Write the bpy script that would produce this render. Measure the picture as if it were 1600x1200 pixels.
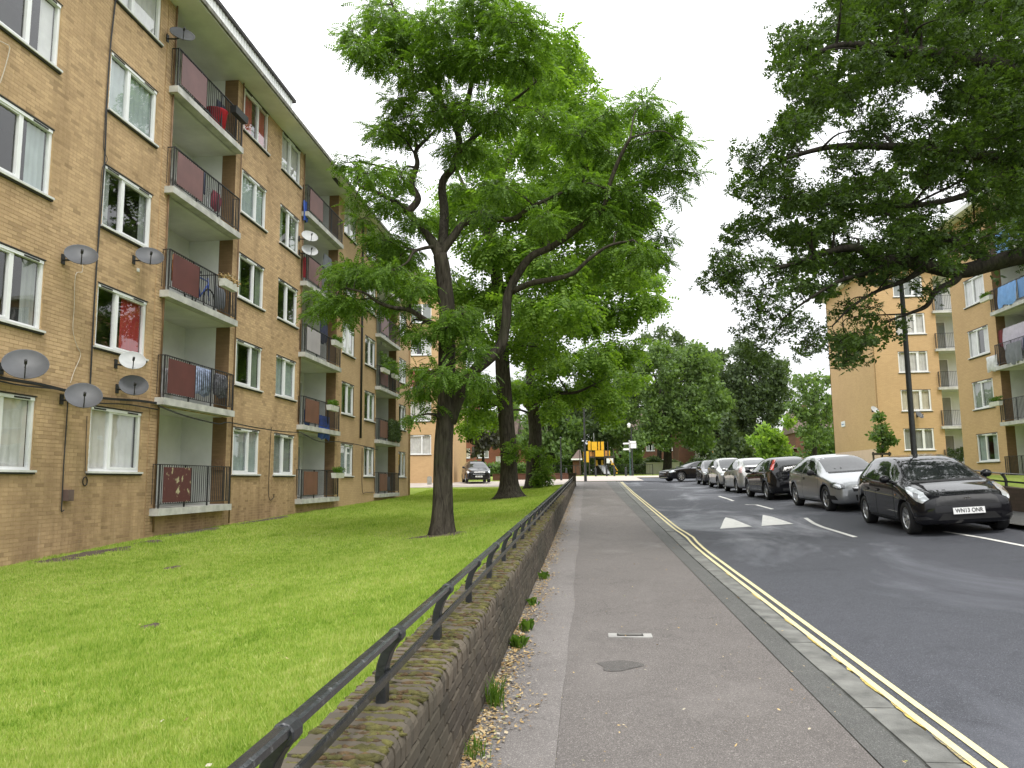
import bpy, bmesh, math, random
import numpy as np
from mathutils import Vector, Matrix
from mathutils.bvhtree import BVHTree
from mathutils.geometry import tessellate_polygon
random.seed(7); RNG = np.random.default_rng(7)
SC = bpy.context.scene
COL = SC.collection
for o in list(bpy.data.objects): bpy.data.objects.remove(o)
R = math.radians

# ---------------------------------------------------------------- camera
F_PX, PITCH, YAW, CAM_H, ROLL = 1200.0, math.atan(151.3/1200), R(5.4), 1.6, .0115
_h = Vector((-math.sin(YAW), math.cos(YAW), 0)); _r = Vector((math.cos(YAW), math.sin(YAW), 0)); _z = Vector((0, 0, 1))
_f = _h*math.cos(PITCH) + _z*math.sin(PITCH); _u = _z*math.cos(PITCH) - _h*math.sin(PITCH)
_r2 = _r*math.cos(ROLL) - _u*math.sin(ROLL); _u2 = _r*math.sin(ROLL) + _u*math.cos(ROLL)
cam = bpy.data.objects.new('camera', bpy.data.cameras.new('camera')); COL.objects.link(cam)
mw = Matrix.Identity(4)
for i in range(3):
    mw[i][0] = _r2[i]; mw[i][1] = _u2[i]; mw[i][2] = -_f[i]
mw[2][3] = CAM_H
cam.matrix_world = mw
cam.data.sensor_width = 36; cam.data.lens = 27; cam.data.clip_start = .05; cam.data.clip_end = 3000
SC.camera = cam

# ---------------------------------------------------------------- sky, sun, exposure
SUN_EL, SUN_AZ = R(58), R(150)     # azimuth clockwise from +Y: light comes from behind the camera, a little from the right
W = bpy.data.worlds.new('World'); SC.world = W; W.use_nodes = True
nt = W.node_tree; nt.nodes.clear()
out = nt.nodes.new('ShaderNodeOutputWorld'); bg = nt.nodes.new('ShaderNodeBackground')
sky = nt.nodes.new('ShaderNodeTexSky'); sky.sky_type = 'NISHITA'; sky.sun_disc = False
sky.sun_elevation = SUN_EL; sky.sun_rotation = SUN_AZ; sky.air_density = 1; sky.dust_density = 4
sc_ = nt.nodes.new('ShaderNodeVectorMath'); sc_.operation = 'SCALE'; sc_.inputs['Scale'].default_value = .1
tc = nt.nodes.new('ShaderNodeTexCoord'); nz = nt.nodes.new('ShaderNodeTexNoise'); nz.inputs['Scale'].default_value = 2.2; nz.inputs['Detail'].default_value = 4
rp = nt.nodes.new('ShaderNodeValToRGB')
rp.color_ramp.elements[0].position = .3; rp.color_ramp.elements[0].color = (1.10, 1.12, 1.14, 1)
rp.color_ramp.elements[1].position = .7; rp.color_ramp.elements[1].color = (1.26, 1.27, 1.28, 1)
mx = nt.nodes.new('ShaderNodeMix'); mx.data_type = 'RGBA'; mx.inputs['Factor'].default_value = .93     # closed cloud cover over the clear sky
L = nt.links
L.new(sky.outputs[0], sc_.inputs[0]); L.new(tc.outputs['Generated'], nz.inputs['Vector']); L.new(nz.outputs['Fac'], rp.inputs['Fac'])
L.new(sc_.outputs[0], mx.inputs['A']); L.new(rp.outputs['Color'], mx.inputs['B'])
# overcast luminance: about three times brighter at the zenith than at the horizon
sxz = nt.nodes.new('ShaderNodeSeparateXYZ'); mr_ = nt.nodes.new('ShaderNodeMapRange'); mr_.inputs['From Min'].default_value = 0; mr_.inputs['From Max'].default_value = 1; mr_.inputs['To Min'].default_value = .60; mr_.inputs['To Max'].default_value = 1.62
gm = nt.nodes.new('ShaderNodeVectorMath'); gm.operation = 'SCALE'
L.new(tc.outputs['Generated'], sxz.inputs[0]); L.new(sxz.outputs[2], mr_.inputs['Value']); L.new(mx.outputs['Result'], gm.inputs[0]); L.new(mr_.outputs[0], gm.inputs['Scale'])
L.new(gm.outputs[0], bg.inputs['Color']); bg.inputs['Strength'].default_value = 1.0
L.new(bg.outputs[0], out.inputs['Surface'])
sun = bpy.data.objects.new('sun', bpy.data.lights.new('sun', 'SUN')); COL.objects.link(sun)
sun.data.energy = 1.3; sun.data.angle = R(14); sun.data.color = (1, .97, .92)
_d = Vector((math.sin(SUN_AZ)*math.cos(SUN_EL), math.cos(SUN_AZ)*math.cos(SUN_EL), math.sin(SUN_EL)))
sun.rotation_euler = _d.to_track_quat('Z', 'Y').to_euler()
SC.view_settings.view_transform = 'Standard'; SC.view_settings.look = 'None'
SC.view_settings.exposure = 0.64; SC.view_settings.gamma = 1; SC.view_settings.use_curve_mapping = False
SC.render.engine = 'CYCLES'
try:
    SC.cycles.max_bounces = 6; SC.cycles.transparent_max_bounces = 8; SC.cycles.use_denoising = True
    SC.cycles.caustics_reflective = False; SC.cycles.caustics_refractive = False
except Exception: pass

# ---------------------------------------------------------------- pixel -> direction helpers (1600 x 1200 photograph)
CAM = np.array([0, 0, CAM_H])
def ray(x, y):
    a = (x-800)/F_PX; b = (600-y)/F_PX
    d = _f + _r2*a + _u2*b
    return np.array(d)
def onX(x, y, X): d = ray(x, y); return CAM + d*(X/d[0])
def onY(x, y, Y): d = ray(x, y); return CAM + d*(Y/d[1])

# ---------------------------------------------------------------- materials
MATS = {}
def new_mat(name):
    m = bpy.data.materials.new(name); m.use_nodes = True
    n = m.node_tree.nodes; n.clear()
    o = n.new('ShaderNodeOutputMaterial'); MATS[name] = m
    return m, m.node_tree, o
class NT:
    def __init__(s, t): s.t = t
    def n(s, kind, **kw):
        nd = s.t.nodes.new('ShaderNode'+kind)
        for k, v in kw.items():
            if k.startswith('i_'): nd.inputs[k[2:].replace('_', ' ')].default_value = v
            else: setattr(nd, k, v)
        return nd
    def l(s, a, b): s.t.links.new(a, b)
    def noise(s, vec, scale, detail=4, rough=.55, dist=0):
        nd = s.n('TexNoise'); nd.inputs['Scale'].default_value = scale; nd.inputs['Detail'].default_value = detail
        nd.inputs['Roughness'].default_value = rough; nd.inputs['Distortion'].default_value = dist
        if vec is not None: s.l(vec, nd.inputs['Vector'])
        return nd.outputs['Fac']
    def ramp(s, fac, stops):
        nd = s.n('ValToRGB'); cr = nd.color_ramp
        while len(cr.elements) < len(stops): cr.elements.new(.5)
        for e, (p, c) in zip(cr.elements, stops):
            e.position = p; e.color = tuple(c)+(1,) if len(c) == 3 else c
        s.l(fac, nd.inputs['Fac']); return nd.outputs['Color']
    def mix(s, fac, a, b, mode='MIX'):
        nd = s.n('Mix', data_type='RGBA', blend_type=mode)
        for sock, v in (('Factor', fac), ('A', a), ('B', b)):
            i = nd.inputs[sock] if sock == 'Factor' else [q for q in nd.inputs if q.name == sock and q.type == 'RGBA'][0]
            if hasattr(v, 'links') or hasattr(v, 'is_linked'): s.l(v, i)
            elif sock == 'Factor': i.default_value = v
            else: i.default_value = tuple(v)+(1,)
        return [q for q in nd.outputs if q.type == 'RGBA'][0]
    def math(s, op, a, b=None, clamp=False):
        nd = s.n('Math', operation=op, use_clamp=clamp)
        for i, v in enumerate((a, b)):
            if v is None: continue
            if hasattr(v, 'is_linked'): s.l(v, nd.inputs[i])
            else: nd.inputs[i].default_value = v
        return nd.outputs[0]
    def bump(s, h, strength=.3, dist=.02):
        nd = s.n('Bump'); nd.inputs['Strength'].default_value = strength; nd.inputs['Distance'].default_value = dist
        s.l(h, nd.inputs['Height']); return nd.outputs['Normal']
    def obj(s): return s.n('TexCoord').outputs['Object']
    def world(s): return s.n('NewGeometry').outputs['Position']
    def bsdf(s, out, color, rough=.8, normal=None, **kw):
        b = s.n('BsdfPrincipled')
        for k, v in (('Base Color', color), ('Roughness', rough)):
            if hasattr(v, 'is_linked'): s.l(v, b.inputs[k])
            elif k == 'Base Color': b.inputs[k].default_value = tuple(v)+(1,)
            else: b.inputs[k].default_value = v
        for k, v in kw.items():
            kk = k.replace('_', ' ')
            if hasattr(v, 'is_linked'): s.l(v, b.inputs[kk])
            else: b.inputs[kk].default_value = v
        if normal is not None: s.l(normal, b.inputs['Normal'])
        s.l(b.outputs[0], out.inputs['Surface']); return b
def simple(name, c, rough=.7, var=.15, scale=6, bump=0, bscale=60, **kw):
    m, t, o = new_mat(name); N = NT(t); p = N.world()
    f = N.noise(p, scale, 5)
    a = tuple(max(0, x*(1-var)) for x in c); b = tuple(min(1, x*(1+var)) for x in c)
    col = N.ramp(f, [(.3, a), (.7, b)])
    nm = N.bump(N.noise(p, bscale, 3), bump, .01) if bump else None
    N.bsdf(o, col, rough, nm, **kw); return m

def m_brick(name, c, c2, dirt, per_piece=True, tex=False, dirt_amt=.5):
    """brick: colour per piece (random per island / object), weathering with a shape of its own"""
    m, t, o = new_mat(name); N = NT(t); p = N.world(); g = N.n('NewGeometry'); oi = N.n('ObjectInfo')
    big = N.noise(p, .55, 5, .6, .4); fine = N.noise(p, 38, 4)
    if tex:
        mp = N.n('Mapping'); N.l(p, mp.inputs['Vector'])
        sx = N.n('SeparateXYZ'); N.l(p, sx.inputs[0]); cx = N.n('CombineXYZ')
        N.l(N.math('ADD', sx.outputs[0], sx.outputs[1]), cx.inputs[0]); N.l(sx.outputs[2], cx.inputs[1])
        bt = N.n('TexBrick'); N.l(cx.outputs[0], bt.inputs['Vector']); bt.inputs['Scale'].default_value = 1
        bt.inputs['Brick Width'].default_value = .225; bt.inputs['Row Height'].default_value = .075; bt.inputs['Mortar Size'].default_value = .007
        bt.inputs['Color1'].default_value = c+(1,); bt.inputs['Color2'].default_value = c2+(1,)
        bt.inputs['Mortar'].default_value = tuple(x*.8 for x in c)+(1,); bt.inputs['Bias'].default_value = -.2
        base = bt.outputs['Color']; hgt = bt.outputs['Fac']
    else:
        rnd = N.math('FRACT', N.math('ADD', g.outputs['Random Per Island'], oi.outputs['Random']))
        base = N.ramp(rnd, [(0, c2), (.35, c), (.8, tuple(x*1.12 for x in c)), (1, tuple(x*.72 for x in c2))])
    base = N.mix(N.math('MULTIPLY', fine, .35), base, tuple(x*.6 for x in c), 'MIX')
    base = N.mix(N.math('MULTIPLY', N.ramp(big, [(.42, (0, 0, 0)), (.68, (1, 1, 1))]), dirt_amt), base, dirt)
    nm = N.bump(fine, .35, .006)
    N.bsdf(o, base, .9, nm, Specular_IOR_Level=.2); return m

def m_leaf(name, c_a, c_b, trans=.45, rough=.5):
    m, t, o = new_mat(name); N = NT(t); g = N.n('NewGeometry'); p = N.world()
    f = N.math('ADD', N.math('MULTIPLY', g.outputs['Random Per Island'], .55), N.math('MULTIPLY', N.noise(p, .9, 3), .6))
    col = N.ramp(f, [(.25, c_a), (.8, c_b)])
    b = N.n('BsdfPrincipled'); N.l(col, b.inputs['Base Color']); b.inputs['Roughness'].default_value = rough; b.inputs['Specular IOR Level'].default_value = .25
    tr = N.n('BsdfTranslucent')
    c2 = N.mix(1.0, col, (1.25, 1.35, .45), 'MULTIPLY'); N.l(c2, tr.inputs['Color'])
    ms = N.n('MixShader'); ms.inputs[0].default_value = trans
    N.l(b.outputs[0], ms.inputs[1]); N.l(tr.outputs[0], ms.inputs[2]); N.l(ms.outputs[0], o.inputs['Surface']); return m

def m_bark(name, c_a, c_b):
    m, t, o = new_mat(name); N = NT(t)
    mp = N.n('Mapping'); mp.inputs['Scale'].default_value = (1, 1, .16); N.l(N.world(), mp.inputs['Vector'])
    f = N.noise(mp.outputs[0], 16, 5, .65, .8)
    col = N.ramp(f, [(.3, c_a), (.62, c_b)])
    moss = N.ramp(N.noise(N.world(), 2.2, 4), [(.55, (0, 0, 0)), (.75, (1, 1, 1))])
    col = N.mix(N.math('MULTIPLY', moss, .35), col, (.055, .07, .03))
    N.bsdf(o, col, .95, N.bump(f, .9, .04), Specular_IOR_Level=.1); return m

def m_glass(name, tint=(.03, .035, .04), thru=.93):
    """window pane: clear pane with a strong mirror at grazing angles"""
    m, t, o = new_mat(name); N = NT(t)
    gl = N.n('BsdfGlossy'); gl.inputs['Roughness'].default_value = .015; gl.inputs['Color'].default_value = (1, 1, 1, 1)
    N.l(N.bump(N.noise(N.world(), 1.6, 2), .05, .02), gl.inputs['Normal'])
    tr = N.n('BsdfTransparent'); tr.inputs['Color'].default_value = (thru, thru, thru, 1)
    lw = N.n('LayerWeight'); lw.inputs['Blend'].default_value = .5
    ms = N.n('MixShader'); N.l(N.math('ADD', N.math('MULTIPLY', N.math('POWER', lw.outputs['Facing'], 3.6), .9), .07, True), ms.inputs[0]); N.l(tr.outputs[0], ms.inputs[1]); N.l(gl.outputs[0], ms.inputs[2])
    N.l(ms.outputs[0], o.inputs['Surface']); return m

def m_curtain(name, c, rough=.9):
    m, t, o = new_mat(name); N = NT(t)
    N.bsdf(o, N.ramp(N.noise(N.world(), 3, 3), [(.3, tuple(x*.8 for x in c)), (.7, c)]), rough); return m

def m_paint(name, c, flake=0, rough=.25, metallic=0):
    m, t, o = new_mat(name); N = NT(t); p = N.obj()
    dust = N.noise(N.world(), 3, 5)
    r = N.math('ADD', N.math('MULTIPLY', dust, .12), rough)
    col = N.mix(N.math('MULTIPLY', N.ramp(dust, [(.45, (0, 0, 0)), (.8, (1, 1, 1))]), .03), c, (.25, .24, .22))
    N.bsdf(o, col, r if metallic else .5, None, Metallic=metallic, Specular_IOR_Level=.5 if metallic else .05, Coat_Weight=1.0, Coat_Roughness=.02, Coat_IOR=1.42); return m

# ---------------------------------------------------------------- mesh building
class MB:
    def __init__(s): s.v = []; s.f = []; s.mi = []
    def add(s, vs, fs, mi=0):
        b = len(s.v); s.v.extend([tuple(v) for v in vs]); s.f.extend([tuple(i+b for i in f) for f in fs]); s.mi.extend([mi]*len(fs)); return s
    def quad(s, a, b, c, d, mi=0): return s.add([a, b, c, d], [(0, 1, 2, 3)], mi)
    def box(s, x0, x1, y0, y1, z0, z1, mi=0, T=None):
        vs = [(x0, y0, z0), (x1, y0, z0), (x1, y1, z0), (x0, y1, z0), (x0, y0, z1), (x1, y0, z1), (x1, y1, z1), (x0, y1, z1)]
        if T: vs = [T(*v) for v in vs]
        return s.add(vs, [(0, 3, 2, 1), (4, 5, 6, 7), (0, 1, 5, 4), (1, 2, 6, 5), (2, 3, 7, 6), (3, 0, 4, 7)], mi)
    def tube(s, pts, rad, n=6, cap=True, mi=0, prof=None):
        pts = [Vector(p) for p in pts]; k = len(pts)
        if not hasattr(rad, '__len__'): rad = [rad]*k
        vs = []; up = Vector((0, 0, 1)); prev = None
        for i in range(k):
            d = (pts[min(i+1, k-1)]-pts[max(i-1, 0)])
            d = d.normalized() if d.length > 1e-9 else Vector((0, 0, 1))
            if prev is None:
                a = d.orthogonal().normalized() if abs(d.z) > .95 else up.cross(d).normalized()
            else:
                a = (prev - d*prev.dot(d)); a = a.normalized() if a.length > 1e-6 else d.orthogonal().normalized()
            prev = a; b = d.cross(a)
            for j in range(n):
                t = 2*math.pi*(j+.5)/n; q = 1 if prof is None else prof(i, t)
                vs.append(pts[i] + (a*math.cos(t)+b*math.sin(t))*rad[i]*q)
        fs = [(i*n+j, i*n+(j+1) % n, (i+1)*n+(j+1) % n, (i+1)*n+j) for i in range(k-1) for j in range(n)]
        if cap: fs += [tuple(range(n-1, -1, -1)), tuple((k-1)*n+j for j in range(n))]
        return s.add(vs, fs, mi)
    def bar(s, p, q, r, n=5): return s.tube([p, q], r, n)
    def lathe(s, prof, n, T, mi=0, close=False):
        """prof: (radius, axial) list; T maps (x, y, z) with z axial"""
        vs = []; k = len(prof)
        for r_, z_ in prof:
            for j in range(n):
                t = 2*math.pi*j/n; vs.append(T(r_*math.cos(t), r_*math.sin(t), z_))
        fs = [(i*n+j, i*n+(j+1) % n, ((i+1) % k)*n+(j+1) % n, ((i+1) % k)*n+j) for i in range(k if close else k-1) for j in range(n)]
        return s.add(vs, fs, mi)
    def mesh(s, name='m', mats=None, smooth=False, fix=False):
        me = bpy.data.meshes.new(name); me.from_pydata(s.v, [], s.f)
        for m in (mats or []): me.materials.append(m)
        if any(s.mi): me.polygons.foreach_set('material_index', s.mi)
        if fix:
            b = bmesh.new(); b.from_mesh(me); bmesh.ops.recalc_face_normals(b, faces=b.faces); b.to_mesh(me); b.free()
        if smooth: me.polygons.foreach_set('use_smooth', [True]*len(me.polygons))
        me.update(); return me
    def obj(s, name, mat=None, parent=None, smooth=False, fix=False):
        mats = mat if isinstance(mat, (list, tuple)) else ([mat] if mat else [])
        return link(name, s.mesh(name, mats, smooth, fix), parent)
def link(name, data, parent=None):
    o = bpy.data.objects.new(name, data); COL.objects.link(o)
    if parent is not None: o.parent = parent
    return o
def np_mesh(name, V, Fc, mat, parent=None, smooth=False):
    """V (n,3), Fc (m,k) constant polygon size"""
    V = np.asarray(V, dtype=np.float32); Fc = np.asarray(Fc, dtype=np.int32); k = Fc.shape[1]
    me = bpy.data.meshes.new(name); me.vertices.add(len(V)); me.vertices.foreach_set('co', V.ravel())
    me.loops.add(Fc.size); me.loops.foreach_set('vertex_index', Fc.ravel())
    me.polygons.add(len(Fc)); me.polygons.foreach_set('loop_start', np.arange(0, Fc.size, k, dtype=np.int32))
    me.polygons.foreach_set('loop_total', np.full(len(Fc), k, dtype=np.int32))
    me.polygons.foreach_set('use_smooth', np.full(len(Fc), bool(smooth)))
    for m in (mat if isinstance(mat, (list, tuple)) else [mat]): me.materials.append(m)
    me.update(calc_edges=True); me.validate()
    return link(name, me, parent)
def empty(name, loc=(0, 0, 0), rz=0, parent=None):
    o = bpy.data.objects.new(name, None); COL.objects.link(o); o.location = loc; o.rotation_euler = (0, 0, rz); o.empty_display_size = .2
    if parent is not None: o.parent = parent
    return o
def tag(o, label=None, cat=None, group=None, kind=None):
    for k, v in (('label', label), ('category', cat), ('group', group), ('kind', kind)):
        if v: o[k] = v
    return o
def copy_tree(o, parent=None):
    c = o.copy(); COL.objects.link(c); c.parent = parent
    for ch in list(o.children): copy_tree(ch, c)
    return c
# ================================================================ terrain heights
GY = [-60, 0, 20, 40, 50, 60, 70, 85, 110, 200, 600]; GZ = [-1.3, 0, .44, .9, 1.18, 1.48, 1.78, 2.1, 2.3, 2.6, 3.0]
def g(Y): return np.interp(Y, GY, GZ)
def hump(Y): return .085*np.interp(Y, [18.3, 19.9, 24.5, 26.1], [0, 1, 1, 0])
def cs(Y): return np.interp(Y, [5, 14, 30, 50, 70], [.02, .058, .058, .025, 0])
def drift(Y): return np.interp(Y, [14, 40, 60], [0, .3, .55])
def road(X, Y): return g(Y)-.03+cs(Y)*(X-2.05)+hump(Y)*np.clip((X-2.62)/.7, 0, 1)
def lawn(X, Y):
    X = np.asarray(X, float); Y = np.asarray(Y, float)
    zb = np.interp(Y, [-20, 0, 5, 12.5, 17.3, 43, 50, 60, 80], [-.5, -.2, -.05, .2, .39, .8, 1.1, 1.5, 1.9])
    zw = np.where(Y < 47, .49+.018*Y, np.interp(Y, [47, 53, 60, 80], [1.336, 1.27, 1.5, 1.9]))
    t = np.clip((-1.06-X)/9.1, 0, 1); w = (1-t)**3
    return zb+(zw-zb)*w
RWX = 9.45                                      # right hand garden wall
def rpav(X, Y): return road(7.6, Y)+.10+.015*(X-7.6)
def rlawn(X, Y): return rpav(RWX, Y)+.28+.012*(np.clip(X, RWX, 20)-RWX)
def wall_top(Y): return .61+.0185*Y

# ---------------------------------------------------------------- ground materials
def m_tarmac(name, ca, cb, speck, wet=.35, wet_scale=.6, crack=0.0):
    m, t, o = new_mat(name); N = NT(t); p = N.world()
    v = N.n('TexVoronoi'); v.inputs['Scale'].default_value = 300; N.l(p, v.inputs['Vector'])
    v2 = N.n('TexVoronoi'); v2.inputs['Scale'].default_value = 150; N.l(p, v2.inputs['Vector'])
    big = N.noise(p, .5, 5, .6); mid = N.noise(p, 5, 5, .6)
    mp = N.n('Mapping'); mp.inputs['Scale'].default_value = (1, .35, 1); N.l(p, mp.inputs['Vector'])
    wetf = N.ramp(N.noise(mp.outputs[0], wet_scale, 5, .62, .6), [(.5, (0, 0, 0)), (.66, (1, 1, 1))])
    col = N.ramp(N.math('ADD', N.math('MULTIPLY', big, .55), N.math('MULTIPLY', mid, .45)), [(.35, ca), (.65, cb)])
    sp = N.math('GREATER_THAN', N.n('SeparateColor').outputs[0] if False else v.outputs['Color'], .5)
    sc1 = N.n('SeparateColor'); N.l(v.outputs['Color'], sc1.inputs[0]); sc2 = N.n('SeparateColor'); N.l(v2.outputs['Color'], sc2.inputs[0])
    col = N.mix(N.math('MULTIPLY', N.math('GREATER_THAN', sc1.outputs[0], .72), .55), col, speck)
    col = N.mix(N.math('MULTIPLY', N.math('LESS_THAN', sc1.outputs[1], .3), .65), col, tuple(x*.45 for x in ca))
    col = N.mix(N.math('MULTIPLY', N.math('GREATER_THAN', sc2.outputs[0], .95), .4), col, tuple(x*1.5 for x in speck))
    col = N.mix(N.math('MULTIPLY', wetf, .34 if wet > .6 else .1), col, tuple(x*2.6 for x in cb))
    col = N.mix(N.math('MULTIPLY', N.ramp(N.noise(p, 1.1, 5, .7, 1.0), [(.56, (0, 0, 0)), (.7, (1, 1, 1))]), .35), col, tuple(x*.62 for x in ca))
    if crack:
        vc = N.n('TexVoronoi', feature='DISTANCE_TO_EDGE'); vc.inputs['Scale'].default_value = .55
        ad = N.n('VectorMath', operation='ADD'); nv = N.n('TexNoise'); nv.inputs['Scale'].default_value = 2.5; nv.inputs['Detail'].default_value = 6; N.l(p, nv.inputs['Vector'])
        N.l(p, ad.inputs[0]); N.l(nv.outputs['Color'], ad.inputs[1]); N.l(ad.outputs[0], vc.inputs['Vector'])
        ck = N.math('MULTIPLY', N.math('LESS_THAN', vc.outputs['Distance'], .0035), N.ramp(N.noise(p, .7, 3), [(.45, (0, 0, 0)), (.6, (1, 1, 1))]))
        col = N.mix(N.math('MULTIPLY', ck, crack), col, tuple(x*.3 for x in ca))
        gum = N.n('TexVoronoi'); gum.inputs['Scale'].default_value = 2.6; N.l(p, gum.inputs['Vector'])
        col = N.mix(N.math('MULTIPLY', N.math('LESS_THAN', gum.outputs['Distance'], .045), .45), col, tuple(x*.5 for x in ca))
    r = N.mix(N.math('MULTIPLY', wetf, wet), (.82, .82, .82), (.22, .22, .22))
    sr = N.n('SeparateColor'); N.l(r, sr.inputs[0])
    h = N.math('ADD', v.outputs['Distance'], N.math('MULTIPLY', N.noise(p, 160, 2), .6))
    N.bsdf(o, col, sr.outputs[0], N.bump(h, .55, .006), Specular_IOR_Level=.5); return m
M_ROAD = m_tarmac('asphalt', (.040, .043, .052), (.063, .066, .079), (.15, .155, .175), .75, .45)
M_PAVE = m_tarmac('pavement tarmac', (.108, .096, .088), (.152, .136, .126), (.29, .265, .245), .4, .5, .6)
M_PAVE2 = m_tarmac('pale tarmac strip', (.152, .137, .128), (.205, .187, .176), (.33, .305, .285), .25, .5, .5)
M_PAVE3 = m_tarmac('dark tarmac strip', (.072, .072, .068), (.112, .112, .104), (.2, .2, .185), .3, .5)
M_SLAB = simple('far paving', (.42, .37, .33), .85, .12, 1.2, .2)
M_CONC = simple('concrete', (.36, .35, .33), .85, .22, 4, .4, 70)
M_KERB = simple('kerb granite', (.145, .145, .132), .8, .4, 5, .5, 90)
M_SOIL = simple('soil', (.07, .05, .035), .95, .3, 9, .6, 40)
def m_worn(name, c, under, lo=.36, hi=.5, scale=30):
    m, t, o = new_mat(name); N = NT(t); p = N.world()
    f = N.math('ADD', N.math('MULTIPLY', N.noise(p, scale, 5, .7), .6), N.math('MULTIPLY', N.noise(p, 2.5, 3), .4))
    k = N.ramp(f, [(lo, (0, 0, 0)), (hi, (1, 1, 1))])
    col = N.mix(k, under, N.ramp(N.noise(p, 8, 4), [(.3, tuple(x*.85 for x in c)), (.7, c)]))
    N.bsdf(o, col, .7, N.bump(N.noise(p, 140, 2), .4, .004)); return m
M_YEL = m_worn('yellow road paint', (.74, .66, .35), (.28, .27, .2), .31, .46)
M_YELK = m_worn('worn kerb paint', (.66, .48, .10), (.16, .15, .12), .44, .54)
M_WHT = m_worn('white road paint', (.72, .71, .66), (.2, .2, .2), .28, .42)
def m_grass_ground():
    m, t, o = new_mat('lawn turf'); N = NT(t); p = N.world()
    a = N.noise(p, .35, 5, .6); b = N.noise(p, 7, 5, .65)
    col = N.ramp(N.math('ADD', N.math('MULTIPLY', a, .5), N.math('MULTIPLY', b, .5)), [(.33, (.15, .22, .035)), (.5, (.24, .31, .06)), (.66, (.34, .37, .11))])
    col = N.mix(N.math('MULTIPLY', N.ramp(N.noise(p, 1.3, 5, .6), [(.62, (0, 0, 0)), (.74, (1, 1, 1))]), .4), col, (.2, .19, .08))
    h = N.noise(p, 60, 4, .7)
    N.bsdf(o, col, .95, N.bump(h, .8, .03), Specular_IOR_Level=.1); return m
M_TURF = m_grass_ground()
def m_blade():
    m, t, o = new_mat('grass blade'); N = NT(t); p = N.world(); g_ = N.n('NewGeometry')
    mq = N.n('Mapping'); mq.inputs['Rotation'].default_value = (0, 0, .35); mq.inputs['Scale'].default_value = (1, .3, 1); N.l(p, mq.inputs['Vector'])
    a = N.noise(mq.outputs[0], .9, 5, .65); b = N.noise(p, 3.4, 5, .7)
    f = N.math('ADD', N.math('ADD', N.math('ADD', N.math('MULTIPLY', a, .32), N.math('MULTIPLY', b, .32)), N.math('MULTIPLY', N.noise(p, 10, 4, .7), .34)), N.math('MULTIPLY', g_.outputs['Random Per Island'], .2))
    col = N.ramp(f, [(.36, (.08, .155, .02)), (.5, (.21, .33, .05)), (.62, (.35, .45, .10)), (.78, (.54, .55, .24))])
    d = N.n('BsdfDiffuse'); N.l(col, d.inputs['Color']); tr = N.n('BsdfTranslucent'); N.l(N.mix(1.0, col, (1.2, 1.25, .5), 'MULTIPLY'), tr.inputs['Color'])
    ms = N.n('MixShader'); ms.inputs[0].default_value = .4; N.l(d.outputs[0], ms.inputs[1]); N.l(tr.outputs[0], ms.inputs[2]); N.l(ms.outputs[0], o.inputs['Surface']); return m
M_BLADE = m_blade()

def sheet(name, xs, ys, zf, mat, parent=None, dx=None, struct=True):
    xs = np.asarray(xs, float); ys = np.asarray(ys, float); X, Y = np.meshgrid(xs, ys)
    if dx is not None: X = X+dx(Y)
    Z = zf(X, Y)*np.ones_like(X); V = np.stack([X, Y, Z], -1).reshape(-1, 3); n = len(xs)
    i, j = np.meshgrid(np.arange(len(ys)-1), np.arange(n-1), indexing='ij'); a = (i*n+j).ravel()
    o = np_mesh(name, V, np.stack([a, a+1, a+n+1, a+n], 1), mat, parent, True)
    if struct and parent is None: o['kind'] = 'structure'
    return o
def ar(a, b, s): return np.arange(a, b+s*.5, s)

# the ground everywhere, out to the horizon
def ground_z(X, Y): return np.where(Y < 63, g(Y)-.85, g(Y)-.02) + np.clip((np.abs(X)-200)/300, 0, 1)*.5
sheet('ground', np.concatenate([ar(-600, -60, 60), ar(-50, 50, 5), ar(60, 600, 60)]), np.concatenate([ar(-60, 60, 4), [62.9, 63.1], ar(66, 130, 8), ar(160, 900, 60)]), ground_z, M_TURF)
lawn_o = sheet('lawn', np.concatenate([ar(-45, -11, 2), ar(-10.2, -1.06, .38)]), ar(-6, 52.6, .65), lawn, M_TURF)
sheet('lawn', np.concatenate([ar(RWX+.1, 21, 1), ar(23, 60, 4)]), ar(-6, 62.6, 1.4), rlawn, M_TURF)

# road
road_o = sheet('road', np.concatenate([ar(1.9, 8.0, .35)]), np.concatenate([ar(-6, 17, 1), ar(17.5, 27, .4), ar(28, 60, 1.5), ar(61.5, 69, 1.5)]), road, M_ROAD, dx=lambda Y: np.interp(Y, [0, 14, 40, 60], [0, 0, .3, .55]))
sheet('side_street', ar(3.0, 70, 4), ar(57.5, 69, 1.5), lambda X, Y: road(7.6, Y)+.0+.0*X-.012, M_ROAD)
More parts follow.
